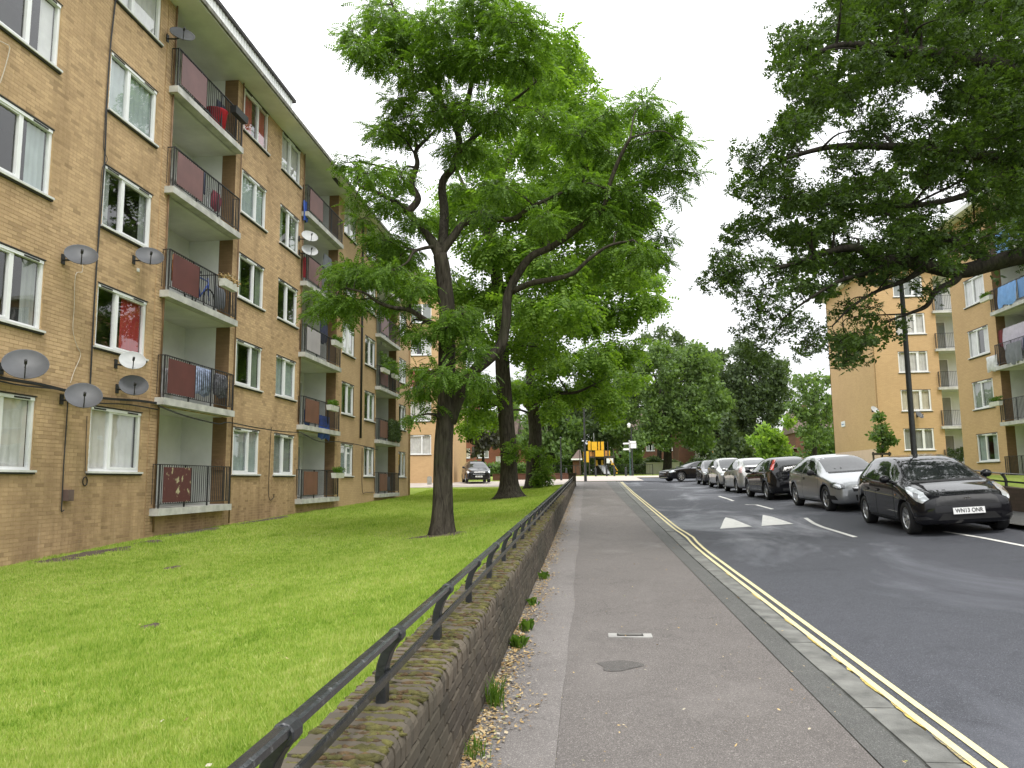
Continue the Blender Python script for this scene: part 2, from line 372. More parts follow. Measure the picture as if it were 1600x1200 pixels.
# pavement on the left
pave = sheet('pavement', ar(-.2, 1.5, .34), ar(-6, 60.2, 1), lambda X, Y: g(Y)+.001*np.sin(Y*1.7+X*3), M_PAVE)
wav = lambda Y: .018*np.sin(Y*.9)+.012*np.sin(Y*2.3)
V = []; ys = ar(-6, 60, .5)
sheet('inner_strip', [-.80, -.45, -.2], ys, lambda X, Y: g(Y)+.007, M_PAVE2, pave, dx=lambda Y: np.zeros_like(Y), struct=False)
V = []
for y in ys: V += [(-.22, y, g(y)+.0071), (-.19+wav(y), y, g(y)+.0071)]
np_mesh('strip_edge', V, [(2*i, 2*i+1, 2*i+3, 2*i+2) for i in range(len(ys)-1)], M_PAVE2, pave)
_X = []
for y in ys: _X += [(1.512, y, g(y)-.004), (1.62+drift(y)*.5, y, g(y)-.004), (1.732+drift(y), y, g(y)-.004)]
np_mesh('edge_strip', _X, [q for i in range(len(ys)-1) for q in ((3*i, 3*i+1, 3*i+4, 3*i+3), (3*i+1, 3*i+2, 3*i+5, 3*i+4))], M_PAVE3, pave)
sheet('edge_bed', [1.46, 1.6], ys, lambda X, Y: g(Y)-.02+0*X, M_SOIL, pave, struct=False)
# paving at the far junction
sheet('paving', ar(-6, 4.4, .8), ar(60.2, 78, 1), lambda X, Y: g(Y)+.03, M_SLAB)
sheet('paving', ar(4.4, 60, 4), ar(69, 78, 1), lambda X, Y: g(Y)+.02, M_SLAB)
sheet('driveway', ar(-45, -.9, 2), ar(52.5, 63, .7), lambda X, Y: lawn(X, Y)+.015, M_SLAB)
# kerbs
kerb = sheet('kerb', [1.73, 1.96], ys, lambda X, Y: g(Y)-.06+0*X, M_SOIL, dx=drift)
km = MB(); km.box(-.122, .122, -.452, .452, -.2, 0)
bm_ = bmesh.new(); me = km.mesh('kerb_stone', [M_KERB]); bm_.from_mesh(me)
bmesh.ops.bevel(bm_, geom=[e for e in bm_.edges if e.calc_length() > .5 and all(v.co.z > -.1 for v in e.verts)], offset=.022, segments=3, affect='EDGES'); bm_.to_mesh(me); bm_.free()
for i in range(-4, 68):
    y = .35+i*.915
    if y > 59.5: break
    o = link('kerb_stone', me, kerb); o.location = (1.852+drift(y)+random.uniform(-.004, .004), y, g(y)+.003+random.uniform(-.004, .004))
    o.rotation_euler = (math.atan(float(g(y+.5)-g(y-.5))), 0, random.uniform(-.004, .004))
paint = [(4.15, .75), (5.0, .5), (5.65, .42), (6.25, .1), (6.5, .22), (6.95, .5), (7.9, .35), (9.3, .5), (11.2, .3)]
for y, ln in paint:
    nn = 14; V = []
    for k in range(nn+1):
        yy = y+ln*k/nn; e = math.sin(math.pi*k/nn)**.5
        V += [(1.962-(.008+.012*random.random())*e, yy, g(yy)+.0085), (1.972, yy, g(yy)+.002), (1.9765, yy, g(yy)-.015-.01*random.random())]
    np_mesh('worn_paint', V, [q for k in range(nn) for q in ((3*k, 3*k+1, 3*k+4, 3*k+3), (3*k+1, 3*k+2, 3*k+5, 3*k+4))], M_YELK, kerb)
# painted lines
def line(name, pts, wd, mat, step=.4, dz=.006):
    V = []; fs = []
    for (x0, y0), (x1, y1) in zip(pts[:-1], pts[1:]):
        n = max(1, int(math.hypot(x1-x0, y1-y0)/step)); 
        for k in range(n+(1 if (x1, y1) == tuple(pts[-1]) else 0)):
            t = k/n; x = x0+(x1-x0)*t; y = y0+(y1-y0)*t; j = random.uniform(-.0015, .0015)
            V += [(x-wd/2+j, y, road(x-wd/2, y)+dz), (x+wd/2+j, y, road(x+wd/2, y)+dz)]
    fs = [(2*i, 2*i+1, 2*i+3, 2*i+2) for i in range(len(V)//2-1)]
    return np_mesh(name, V, fs, mat, road_o)
ye = [(-5+i*1.0) for i in range(65)]
line('double_yellow_line', [(2.035+drift(y)+.05*math.exp(-((y-17.3)/1.2)**2), y) for y in ye], .05, M_YEL)
line('double_yellow_line', [(2.145+drift(y)+.07*math.exp(-((y-17.3)/1.2)**2), y) for y in ye], .05, M_YEL)
for pts in ([(5.0, 15.2), (5.06, 17.4), (5.22, 19.3)], [(5.16, 22.3), (5.2, 26.2)], [(6.85, 8), (6.8, 12), (6.6, 15.2)], [(5.24, 28.5), (5.4, 32.5)], [(4.2, 4.9), (4.3, 6.0)]):
    line('bay_line', pts, .09, M_WHT)
for bx in (3.06, 4.0):
    y0, y1 = 18.45, 20.55; V = []
    for k in range(13):
        t = k/12; y = y0+(y1-y0)*t; xa = bx+t*.5; xb = bx+.72+t*(.5-.72)+.0
        V += [(xa, y, road(xa, y)+.007), (max(xb, xa+.004), y, road(xb, y)+.007)]
    np_mesh('hump_triangle', V, [(2*i, 2*i+1, 2*i+3, 2*i+2) for i in range(12)], M_WHT, road_o)
# right hand kerb and pavement
kr = sheet('kerb', [7.62, 7.66, 7.78], ar(-6, 57, 1), lambda X, Y: road(7.6, Y)+np.where(X < 7.65, -.03, .1), M_KERB, dx=lambda Y: np.interp(Y, [0, 20, 40, 57], [0, .1, .7, 1.2]))
sheet('pavement', ar(7.76, RWX, .42), ar(-6, 57.4, 1), lambda X, Y: rpav(X, Y), M_PAVE3)
# stopcock cover and repair patch in the pavement
M_IRON = simple('cast iron', (.055, .05, .045), .6, .3, 20, .4, 120, Metallic=.5)
t_ = empty('stopcock_cover', (.37, 7.41, float(g(7.41))+.005)); tag(t_, 'small iron stopcock cover in a pale cement surround in the pavement', 'cover')
m = MB(); m.box(-.2, .2, -.085, .085, -.03, .004); m.obj('cement_surround', M_CONC, t_)
m = MB(); m.box(-.12, .12, -.048, .048, 0, .009); m.obj('frame', M_IRON, t_)
m = MB(); m.box(-.105, .105, -.036, .036, 0, .012); m.obj('lid', simple('worn iron', (.16, .15, .14), .5, .3, 30, Metallic=.4), t_)
V = [(0, 0, 0)]+[((.15+.05*math.sin(3*a+1)+.03*random.random())*math.cos(a), (.2+.04*math.sin(2*a))*math.sin(a)*.8, 0) for a in np.linspace(0, 2*math.pi, 25)[:-1]]
m = MB(); m.add(V, [(0, 1+i, 1+(i+1) % 24) for i in range(24)])
o = m.obj('tarmac_patch', m_tarmac('patch tarmac', (.06, .056, .052), (.10, .092, .085), (.2, .185, .17), .3, .5)); o.location = (.22, 6.35, float(g(6.35))+.003); o.rotation_euler.x = .022; tag(o, 'rough dark round tarmac patch in the pavement before the stopcock cover', 'patch')
# grass blades on the lawn, dense near the camera
def blades(n, ya, yb, hscale, X0=-1.10, reg=None, seed=1):
    rng = np.random.default_rng(seed)
    Y = ya*(yb/ya)**rng.random(n); xl = np.maximum(-10.15, -.84*Y-.4); X = X0+(xl-X0)*rng.random(n)
    ok = np.ones(n, bool)
    for sx_, sy_, ra, rb in SOILP: ok &= (((X-sx_)/ra)**2+((Y-sy_)/rb)**2 > .85) | (rng.random(n) < .12)
    X, Y = X[ok], Y[ok]; n = len(X)
    Z = lawn(X, Y); s = 1+Y/14
    h = hscale*(.014+.022*rng.random(n)+.016*np.clip(np.sin(X*1.7+np.sin(Y*.9)*2)*np.sin(Y*1.3+X), 0, 1))*(1+Y/45); w = .0031*s*(.7+.6*rng.random(n)); a = rng.random(n)*6.283; ln = (rng.random(n)-.3)*.045*(1+Y/45); b = rng.random(n)*6.283
    ca, sa = np.cos(a)*w, np.sin(a)*w
    P = np.stack([np.stack([X-ca, Y-sa, Z-.004], 1), np.stack([X+ca, Y+sa, Z-.004], 1), np.stack([X+np.cos(b)*ln, Y+np.sin(b)*ln, Z+h], 1)], 1).reshape(-1, 3)
    return P
SOILP = [(-2.92, 15.35, .62, .42), (-3.3, 33.8, 1.1, .8), (-9.7, 13.6, .42, .5), (-9.55, 15.1, .3, .45), (-9.6, 16.4, .28, .35), (-9.75, 14.4, .3, .6), (-6.9, 12.5, .12, .2), (-4.4, 7.6, .10, .12), (-9.9, 19, .3, 1.5), (-9.9, 23.5, .25, 2)]
for sx_, sy_, ra, rb in SOILP:
    V = [(0, 0, .02)]; nn = 22
    for q, fr_ in ((.6, .018), (1, -.004)):
        for i in range(nn):
            a = 6.2832*i/nn; k = q*(1+.28*math.sin(3*a+sx_*5)+.15*math.sin(7*a+sy_)); x, y = sx_+ra*k*math.cos(a), sy_+rb*k*math.sin(a); V.append((x-sx_, y-sy_, float(lawn(x, y)-lawn(sx_, sy_))+fr_))
    o = np_mesh('bare_soil', V, [(0, 1+i, 1+(i+1) % nn) for i in range(nn)]+[t for i in range(nn) for t in ((1+i, 1+nn+i, 1+nn+(i+1) % nn), (1+i, 1+nn+(i+1) % nn, 1+(i+1) % nn))], M_SOIL, lawn_o, True)
    o.location = (sx_, sy_, float(lawn(sx_, sy_)))
def tufts():
    out = []; rng = np.random.default_rng(9)
    for k in range(150):
        n = 55; Yc = 2.6*(26/2.6)**rng.random(); xl = max(-9.8, -.84*Yc-.3); Xc = -1.3+(xl+1.3)*rng.random(); r_ = .05+.09*rng.random()
        X = Xc+rng.normal(0, r_, n); Y = Yc+rng.normal(0, r_, n); Z = lawn(X, Y); a = rng.random(n)*6.283; b = rng.random(n)*6.283; w = .0038*(1+Yc/16); h = (.03+.04*rng.random(n))*(1+Yc/60); ln = .04*rng.random(n)
        X = np.minimum(X, -1.12); ca, sa = np.cos(a)*w, np.sin(a)*w
        out.append(np.stack([np.stack([X-ca, Y-sa, Z-.004], 1), np.stack([X+ca, Y+sa, Z-.004], 1), np.stack([X+np.cos(b)*ln, Y+np.sin(b)*ln, Z+h], 1)], 1).reshape(-1, 3))
    return out
P = np.concatenate([blades(300000, 2.0, 14, 1, seed=3), blades(150000, 12, 50, 1.1, seed=4)]+tufts())
o = np_mesh('grass', P, np.arange(len(P)).reshape(-1, 3), M_BLADE); tag(o, 'short mown bright green grass covering the lawn', 'grass', kind='stuff')
# ================================================================ garden wall with railing
M_WBRICK = m_brick('old wall brick', (.098, .082, .062), (.066, .056, .045), (.035, .037, .026), dirt_amt=.7)
M_COPE = m_brick('coping brick', (.13, .108, .082), (.095, .08, .062), (.05, .05, .036), dirt_amt=.65)
M_MORT = simple('old mortar', (.12, .11, .09), .95, .3, 9, .5, 60)
M_MOSS = simple('moss', (.085, .078, .02), .95, .6, 14, .8, 90)
M_MOSSB = simple('brown moss', (.08, .05, .02), .95, .5, 16, .8, 90)
WY0, WY1 = .6, 50.0
XO, XI = -.715, -1.055
gw = empty('garden_wall', (XO, WY0, 0)); tag(gw, 'low mossy brick wall with brick on edge coping between lawn and pavement', 'wall')
def wl(o): o.matrix_parent_inverse = gw.matrix_world.inverted(); return o
gw_inv = Matrix.Translation((-XO, -WY0, 0))
yy = ar(WY0, WY1, .8); V = []
for y in yy:
    zt = wall_top(y)-.105; V += [(XO-.012, y, g(y)-.3), (XO-.012, y, zt), (XI+.01, y, zt), (XI+.01, y, g(y)-.4)]
fs = [(4*i+a, 4*i+b, 4*i+4+b, 4*i+4+a) for i in range(len(yy)-1) for a, b in ((0, 1), (1, 2), (2, 3))]+[(0, 1, 2, 3)]
o = np_mesh('mortar_core', [(v[0]-XO, v[1]-WY0, v[2]) for v in V], fs, M_MORT, gw)
def brick_variant(lx, ly, lz, bev=.006, bull=0, seed=0):
    rnd = random.Random(seed); mb = MB(); mb.box(-lx/2, lx/2, -ly/2, ly/2, -lz/2, lz/2); me = mb.mesh('brick', [M_COPE if bull else M_WBRICK]); b = bmesh.new(); b.from_mesh(me)
    if bull:
        ed = [e for e in b.edges if all(v.co.x > 0 and v.co.z > 0 for v in e.verts)]
        bmesh.ops.bevel(b, geom=ed, offset=bull, segments=4, affect='EDGES', profile=.5)
    else:
        bmesh.ops.bevel(b, geom=[e for e in b.edges if all(v.co.x > 0 for v in e.verts)], offset=bev, segments=1, affect='EDGES')
    for v in b.verts: v.co += Vector([rnd.uniform(-.0025, .0025) for _ in range(3)])
    b.to_mesh(me); b.free(); return me
def join_pieces(name, items, mat, parent):
    Vs = []; Fs = []; base = 0
    cache = {}
    for me, loc, rx in items:
        if me.name not in cache:
            cache[me.name] = (np.array([v.co[:] for v in me.vertices]), [tuple(p.vertices) for p in me.polygons])
        v, f = cache[me.name]; c, s = math.cos(rx), math.sin(rx)
        w = np.stack([v[:, 0]+loc[0], v[:, 1]*c-v[:, 2]*s+loc[1], v[:, 1]*s+v[:, 2]*c+loc[2]], 1)
        Vs.append(w); Fs += [tuple(i+base for i in q) for q in f]; base += len(w)
    me = bpy.data.meshes.new(name); me.from_pydata(np.concatenate(Vs).tolist(), [], Fs); me.materials.append(mat)
    o = link(name, me, parent); o['kind'] = 'stuff'; return o
SL = math.atan(.0185)
cop = [brick_variant(.345, .067, .112, bull=.05, seed=i) for i in range(5)]
fbk = [brick_variant(.1, .213, .064, .007, seed=20+i) for i in range(5)]
far = []; cnt = 0; n_cop = int((WY1-WY0)/.076)
for i in range(n_cop):
    y = WY0+.04+i*.076; me = cop[i % 5 if random.random() < .5 else random.randrange(5)]
    loc = ((XO+XI)/2+random.uniform(-.006, .006)-XO, y-WY0, wall_top(y)-.056+random.uniform(-.006, .004))
    if y > 2.0 and cnt < 300:
        o = link('coping_brick', me, gw); o.location = loc; o.rotation_euler = (SL+random.uniform(-.03, .03), random.uniform(-.01, .01), random.uniform(-.02, .02)); cnt += 1
    else: far.append((me, loc, SL))
join_pieces('coping', far, M_COPE, gw)
far = []; near = []
for r in range(8):
    off = .1125*(r % 2)
    for i in range(int((WY1-WY0)/.2235)):
        y = WY0+.11+i*.2235+off; z = wall_top(y)-.155-r*.0755
        if z < g(y)-.05: continue
        it = (fbk[random.randrange(5)], (-.045+random.uniform(-.003, .004), y-WY0, z), SL)
        (near if 2.6 < y < 11.8 and len(near) < 4000 else far).append(it)
near.sort(key=lambda q: q[1][1])
for it in near[300:]: far.append(it)
for me, loc, s_ in near[:300]:
    o = link('brick', me, gw); o.location = loc; o.rotation_euler = (s_+random.uniform(-.012, .012), 0, random.uniform(-.01, .01))
join_pieces('brickwork', far, M_WBRICK, gw)
# moss cushions growing in the coping joints
def blobs(n, yfun, xr, rr, flat, seed, mat, name, zoff=0):
    rng = np.random.default_rng(seed)
    b = bmesh.new(); bmesh.ops.create_icosphere(b, subdivisions=1, radius=1); bv = np.array([v.co[:] for v in b.verts]); bf = np.array([[v.index for v in f.verts] for f in b.faces]); b.free()
    y = yfun(rng, n); x = xr[0]+(xr[1]-xr[0])*rng.random(n)**.8
    y = np.round((y-WY0)/.076)*.076+WY0+.002+rng.normal(0, .008, n)
    r_ = rr[0]+(rr[1]-rr[0])*rng.random(n)**2; z = wall_top(y)-.004-np.clip((x-(XO-.05))/.05, 0, 1)**2*.05
    sc = np.stack([r_*(1+.8*rng.random(n)), r_*(.6+.3*rng.random(n)), r_*flat*(.6+.8*rng.random(n))], 1)
    jit = 1+rng.normal(0, .18, (n, len(bv), 1))
    Vv = bv[None]*sc[:, None]*jit+np.stack([x-XO, y-WY0, z+zoff], 1)[:, None]
    Ff = bf[None]+(np.arange(n)*len(bv))[:, None, None]
    o = np_mesh(name, Vv.reshape(-1, 3), Ff.reshape(-1, 3), mat, gw, True); o['kind'] = 'stuff'; return o
yf = lambda rng, n: 2.0*(26/2.0)**rng.random(n)
blobs(5200, yf, (XI+.01, XO-.02), (.010, .030), .5, 5, M_MOSS, 'moss')
blobs(2600, yf, (XI+.01, XO-.04), (.009, .026), .5, 6, M_MOSSB, 'moss')
# railing
M_BLACK = simple('black gloss paint', (.018, .02, .022), .38, .4, 12, .25, 60, Specular_IOR_Level=.6)
def m_rail():
    m, t, o = new_mat('worn black rail'); N = NT(t); p = N.world()
    k = N.ramp(N.noise(p, 22, 5, .7), [(.56, (0, 0, 0)), (.72, (1, 1, 1))])
    N.bsdf(o, N.mix(N.math('MULTIPLY', k, .5), (.016, .018, .02), (.24, .245, .245)), .2, N.bump(N.noise(p, 50, 4), .3, .004), Specular_IOR_Level=.7); return m
M_RAIL = m_rail()
def make_railing(name, label, xp, y0, y1, ztop, sgn, sp=1.22, group=None):
    ra = empty(name, (xp, y0, float(ztop(y0)))); tag(ra, label, 'railing', group)
    pts = [(0, 0, -.05), (0, 0, .06), (-.004*sgn, 0, .11), (.004*sgn, 0, .16), (.022*sgn, 0, .21), (.045*sgn, 0, .25), (.06*sgn, 0, .278)]
    pm = MB(); vs = []
    for i, (x, y, z) in enumerate(pts):
        wy = .030+.008*i/6; wx = .022+.004*(i > 4)
        vs += [(x-wx, -wy, z), (x+wx, -wy, z), (x+wx, wy, z), (x-wx, wy, z)]
    pm.add(vs, [(4*i+a, 4*i+(a+1) % 4, 4*i+4+(a+1) % 4, 4*i+4+a) for i in range(6) for a in range(4)]+[(24, 25, 26, 27)])
    xk = .06*sgn
    pm.tube([(xk, -.035, .281), (xk, .035, .281)], .034, 10)          # knuckle round the rail
    me = pm.mesh('post', [M_BLACK], False)
    b = bmesh.new(); b.from_mesh(me); bmesh.ops.bevel(b, geom=[e for e in b.edges if e.calc_face_angle(0) > .9], offset=.004, segments=1, affect='EDGES'); b.to_mesh(me); b.free()
    sl = math.atan(float(ztop(y0+10)-ztop(y0))/10)
    n = int((y1-y0)/sp)+1
    for i in range(n):
        y = y0+i*sp; o = link('post', me, ra); o.location = (0, y-y0, float(ztop(y)-ztop(y0))); o.rotation_euler = (0, 0, random.uniform(-.05, .05))
    for nm, x, dz, hw, hz in (('top_rail', .06*sgn, .296, .023, .013), ('lower_rail', .03*sgn, .115, .008, .02)):
        m = MB(); L0 = [(x-hw, -.7), (x+hw, -.7)]
        ys_ = ar(-.8, y1-y0+.2, 1.22); vs = []
        for y in ys_:
            z = float(ztop(y+y0)-ztop(y0))+dz; vs += [(x-hw, y, z-hz), (x-hw, y, z+hz*.5), (x-hw*.6, y, z+hz), (x+hw*.6, y, z+hz), (x+hw, y, z+hz*.5), (x+hw, y, z-hz)]
        m.add(vs, [(6*i+a, 6*i+(a+1) % 6, 6*i+6+(a+1) % 6, 6*i+6+a) for i in range(len(ys_)-1) for a in range(6)])
        m.obj(nm, M_RAIL, ra, fix=True)
    return ra
make_railing('railing', 'black two rail iron railing standing on the mossy garden wall', -.885, 2.12, 48.5, wall_top, 1)
# brick pier that ends the wall
o = MB(); o.box(-.24, .24, -.24, .24, -.2, .75); o.box(-.29, .29, -.29, .29, .75, .83)
o = o.obj('wall_pier', M_WBRICK); o.location = (-.9, 50.35, float(g(50))+.05); tag(o, 'short square brick pier ending the mossy garden wall', 'pier')
# right hand wall and railing
M_RW = m_brick('dark garden wall brick', (.13, .095, .07), (.09, .07, .05), (.04, .045, .03), tex=True)
m = MB(); rt = lambda y: rpav(RWX, y)+.5
ys_ = ar(-4, 57, 1); vs = []
for y in ys_:
    z = float(rt(y)); b0 = float(rpav(RWX, y))-.2; vs += [(RWX-.11, y, b0), (RWX-.11, y, z), (RWX+.11, y, z), (RWX+.11, y, b0)]
m.add(vs, [(4*i+a, 4*i+a+1, 4*i+5+a, 4*i+4+a) for i in range(len(ys_)-1) for a in range(3)]+[(0, 1, 2, 3), tuple(range(len(vs)-4, len(vs)))])
o = m.obj('garden_wall', M_RW, fix=True); tag(o, 'low dark brick wall bordering the lawn behind the parked cars', 'wall')
make_railing('railing', 'black iron railing on the low dark wall behind the parked cars', RWX, 2.5, 56, rt, -1, 1.6)
# fallen leaves and weeds at the foot of the wall
M_LITTER = None
def m_litter():
    m, t, o = new_mat('fallen leaf'); N = NT(t); gg = N.n('NewGeometry')
    N.bsdf(o, N.ramp(gg.outputs['Random Per Island'], [(0, (.16, .09, .035)), (.35, (.36, .24, .09)), (.7, (.5, .36, .16)), (.93, (.42, .38, .3)), (1, (.2, .22, .06))]), .8); return m
M_LITTER = m_litter()
def litter(n, xf, yf, zf, size, seed, name, label):
    rng = np.random.default_rng(seed); Y = yf(rng, n); X = xf(rng, n, Y); Z = zf(X, Y)+.006+rng.random(n)*.012
    a = rng.random(n)*6.283; s = size*(.5+rng.random(n)); ar_ = .3+.4*rng.random(n)
    u = np.stack([np.cos(a), np.sin(a), rng.normal(0, .25, n)], 1)*s[:, None]; v = np.stack([-np.sin(a), np.cos(a), rng.normal(0, .3, n)], 1)*(s*ar_)[:, None]
    c = np.stack([X, Y, Z], 1); P = np.stack([c-u, c-v*.9+u*.1, c+u, c+v*.9+u*.1], 1).reshape(-1, 4*1, 3).reshape(-1, 3)
    P[:, 2] = np.maximum(P[:, 2], zf(P[:, 0], P[:, 1])+.003+.0012*rng.random(len(P)))
    o = np_mesh(name, P, np.arange(len(P)).reshape(-1, 4), M_LITTER); tag(o, label, 'leaves', kind='stuff'); return o
gz = lambda X, Y: g(Y)+.008
def clumpy(rng, n, Y): return XO+.01+np.abs(rng.normal(0, .10, n))*(.55+.6*np.sin(Y*2.1)**2+.4*np.sin(Y*.7+1)**2)
litter(6500, clumpy, lambda r, n: 3.0*(40/3.0)**r.random(n), gz, .0145, 11, 'leaf_litter', 'yellow brown fallen leaves drifted along the foot of the garden wall')
litter(420, lambda r, n, Y: -.6+2.4*r.random(n), lambda r, n: 3.2*(30/3.2)**r.random(n), gz, .011, 12, 'scattered_leaves', 'loose pale fallen leaves scattered over the pavement')
litter(130, lambda r, n, Y: -1.2+(np.maximum(-9.8, -.8*Y)+1.2)*r.random(n), lambda r, n: 2.6*(30/2.6)**r.random(n), lambda X, Y: lawn(X, Y)+.012, .014, 13, 'lawn_leaves', 'few brown fallen leaves lying in the lawn grass')
M_WEED = m_leaf('weed leaf', (.05, .12, .015), (.13, .22, .03))
def weed(y, x, n, h, kind, label):
    rng = np.random.default_rng(int(y*100)); P = []; z = float(g(y))
    for i in range(n):
        a = rng.random()*6.283; l = h*(.5+.6*rng.random()); sp = (.15+.5*rng.random())*l; bx = rng.normal(0, .03); by = rng.normal(0, .06)
        d = np.array([math.cos(a), math.sin(a), 0]); w = np.array([-math.sin(a), math.cos(a), 0])*(.004 if kind == 'grass' else .016)
        p0 = np.array([bx, by, 0]); p1 = p0+d*sp*.4+np.array([0, 0, l*.65]); p2 = p0+d*sp+np.array([0, 0, l*(.95 if kind == 'grass' else .7)])
        if kind == 'grass': P += [p0-w, p0+w, p1+w*.8, p1-w*.8, p1-w*.8, p1+w*.8, p2, p2]
        else: P += [p0, p1-w, p2, p1+w, p0-w*.15, p0+w*.15, p1, p1]
    P = np.array(P); f = []
    for i in range(0, len(P), 4): f.append((i, i+1, i+2)); f.append((i, i+2, i+3))
    o = np_mesh('weed', P, f, M_WEED); o.location = (x, y, z); tag(o, label, 'weed', 'weeds at the foot of the garden wall')
for y, x, n, h, k, lb in ((4.4, -.655, 36, .12, 'grass', 'short grassy weed tuft in the fallen leaves at the wall foot'), (5.3, -.64, 80, .2, 'grass', 'tallest and thickest grass tuft growing at the foot of the mossy wall'),
                       (6.9, -.62, 40, .15, 'leaf', 'broad leaved weed beside the tall grass tuft at the wall foot'), (7.6, -.6, 40, .15, 'leaf', 'largest broad leaved weed spreading from the wall foot over the pale strip'),
                       (8.9, -.63, 26, .12, 'leaf', 'small leafy weed past the spreading weed at the wall foot'), (10.9, -.62, 34, .15, 'leaf', 'lone low leafy weed farthest along the foot of the mossy wall'), (3.7, -.64, 24, .12, 'leaf', 'tiny leafy seedling weed at the wall foot where litter is thickest')):
    weed(y, x, n, h, k, lb)
# ================================================================ blocks of flats
BR, BR2 = (.57, .40, .235), (.50, .345, .20)
def m_facade_brick():
    m = m_brick('yellow stock brick', BR, BR2, (.20, .125, .065), dirt_amt=.30)
    # heavier staining on the lowest storey: streaks and soot
    t = m.node_tree; N = NT(t); b = [n for n in t.nodes if n.type == 'BSDF_PRINCIPLED'][0]
    src = b.inputs['Base Color'].links[0].from_socket; p = N.world()
    sx = N.n('SeparateXYZ'); N.l(p, sx.inputs[0])
    mp = N.n('Mapping'); mp.inputs['Scale'].default_value = (1, 1, .12); N.l(p, mp.inputs['Vector'])
    low = N.ramp(N.math('ADD', sx.outputs[2], N.math('MULTIPLY', N.noise(p, .8, 4), 2.2)), [(0, (1, 1, 1)), (1, (0, 0, 0))])
    mr = N.n('MapRange'); mr.inputs['From Min'].default_value = 1.2; mr.inputs['From Max'].default_value = 5.2; mr.inputs['To Min'].default_value = 1; mr.inputs['To Max'].default_value = 0
    N.l(N.math('ADD', sx.outputs[2], N.math('MULTIPLY', N.noise(p, .8, 4), 2.2)), mr.inputs['Value'])
    st = N.ramp(N.noise(mp.outputs[0], 3.2, 5, .65), [(.38, (0, 0, 0)), (.66, (1, 1, 1))])
    f = N.math('MULTIPLY', N.math('MULTIPLY', mr.outputs[0], N.math('ADD', N.math('MULTIPLY', st, .7), .25)), .85, True)
    f = N.math('MAXIMUM', f, N.math('MULTIPLY', N.ramp(N.noise(mp.outputs[0], 1.7, 6, .7), [(.5, (0, 0, 0)), (.72, (1, 1, 1))]), .42))
    c = N.mix(f, src, (.155, .098, .055)); 
    wh = N.ramp(N.noise(mp.outputs[0], 5.5, 4, .6), [(.66, (0, 0, 0)), (.74, (1, 1, 1))])
    c = N.mix(N.math('MULTIPLY', N.math('MULTIPLY', wh, mr.outputs[0]), .45), c, (.46, .40, .32))
    N.l(c, b.inputs['Base Color']); return m
M_FB = m_facade_brick()
M_FBT = m_brick('yellow stock brick far', BR, BR2, (.22, .14, .07), tex=True, dirt_amt=.3)
M_FBT2 = m_brick('pale stock brick far', (.60, .41, .225), (.53, .355, .19), (.40, .27, .15), tex=True, dirt_amt=.3)
M_FMORT = simple('facade mortar', (.40, .275, .145), .95, .2, 2, .3, 50)
M_UPVC = simple('white window frame', (.78, .79, .80), .35, .04, 3)
M_SILL = simple('window sill', (.62, .62, .60), .6, .12, 6)
M_DARKSEAL = simple('dark seal', (.03, .028, .025), .8)
M_GLASS = m_glass('window glass')
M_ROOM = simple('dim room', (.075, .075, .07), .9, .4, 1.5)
M_WHITEWALL = simple('white painted wall', (.68, .69, .67), .85, .09, 1.4, .2, 40)
M_SOFFIT = simple('painted soffit', (.66, .66, .61), .9, .14, 1.1, .2, 30)
M_EDGE = simple('concrete slab edge', (.46, .455, .43), .85, .25, 3, .35, 50)
M_SHADEDBRICK = m_brick('shaded brown reveal brick', (.25, .16, .085), (.19, .12, .065), (.12, .08, .045), tex=True, dirt_amt=.4)  # brown return brick, with the shade of the recess put into its colour
M_RAILING = simple('balcony railing paint', (.022, .022, .024), .5, .3, 10)
PANEL = {'maroon': simple('maroon panel', (.105, .028, .026), .55, .18, 2), 'plum': simple('plum panel', (.16, .075, .075), .5, .14, 2),
         'grey': simple('grey panel', (.36, .33, .35), .6, .1, 2), 'brown': simple('brown panel', (.15, .065, .042), .6, .2, 2),
         'blue': simple('blue panel', (.10, .22, .46), .6, .1, 2), 'dark': simple('dark blue panel', (.035, .055, .11), .6, .2, 2), 'peel': m_worn('peeling maroon panel', (.09, .022, .022), (.40, .36, .22), .38, .43, 5)}
CUR = {'white': m_curtain('white net curtain', (.72, .73, .72)), 'blue': m_curtain('pale blue curtain', (.42, .50, .50)), 'grey': m_curtain('grey curtain', (.32, .35, .34)),
       'red': m_curtain('red curtain', (.40, .03, .035)), 'pink': m_curtain('pink curtain', (.6, .18, .2)), 'cream': m_curtain('cream curtain', (.66, .62, .5)), 'green': m_curtain('sage curtain', (.22, .27, .21))}

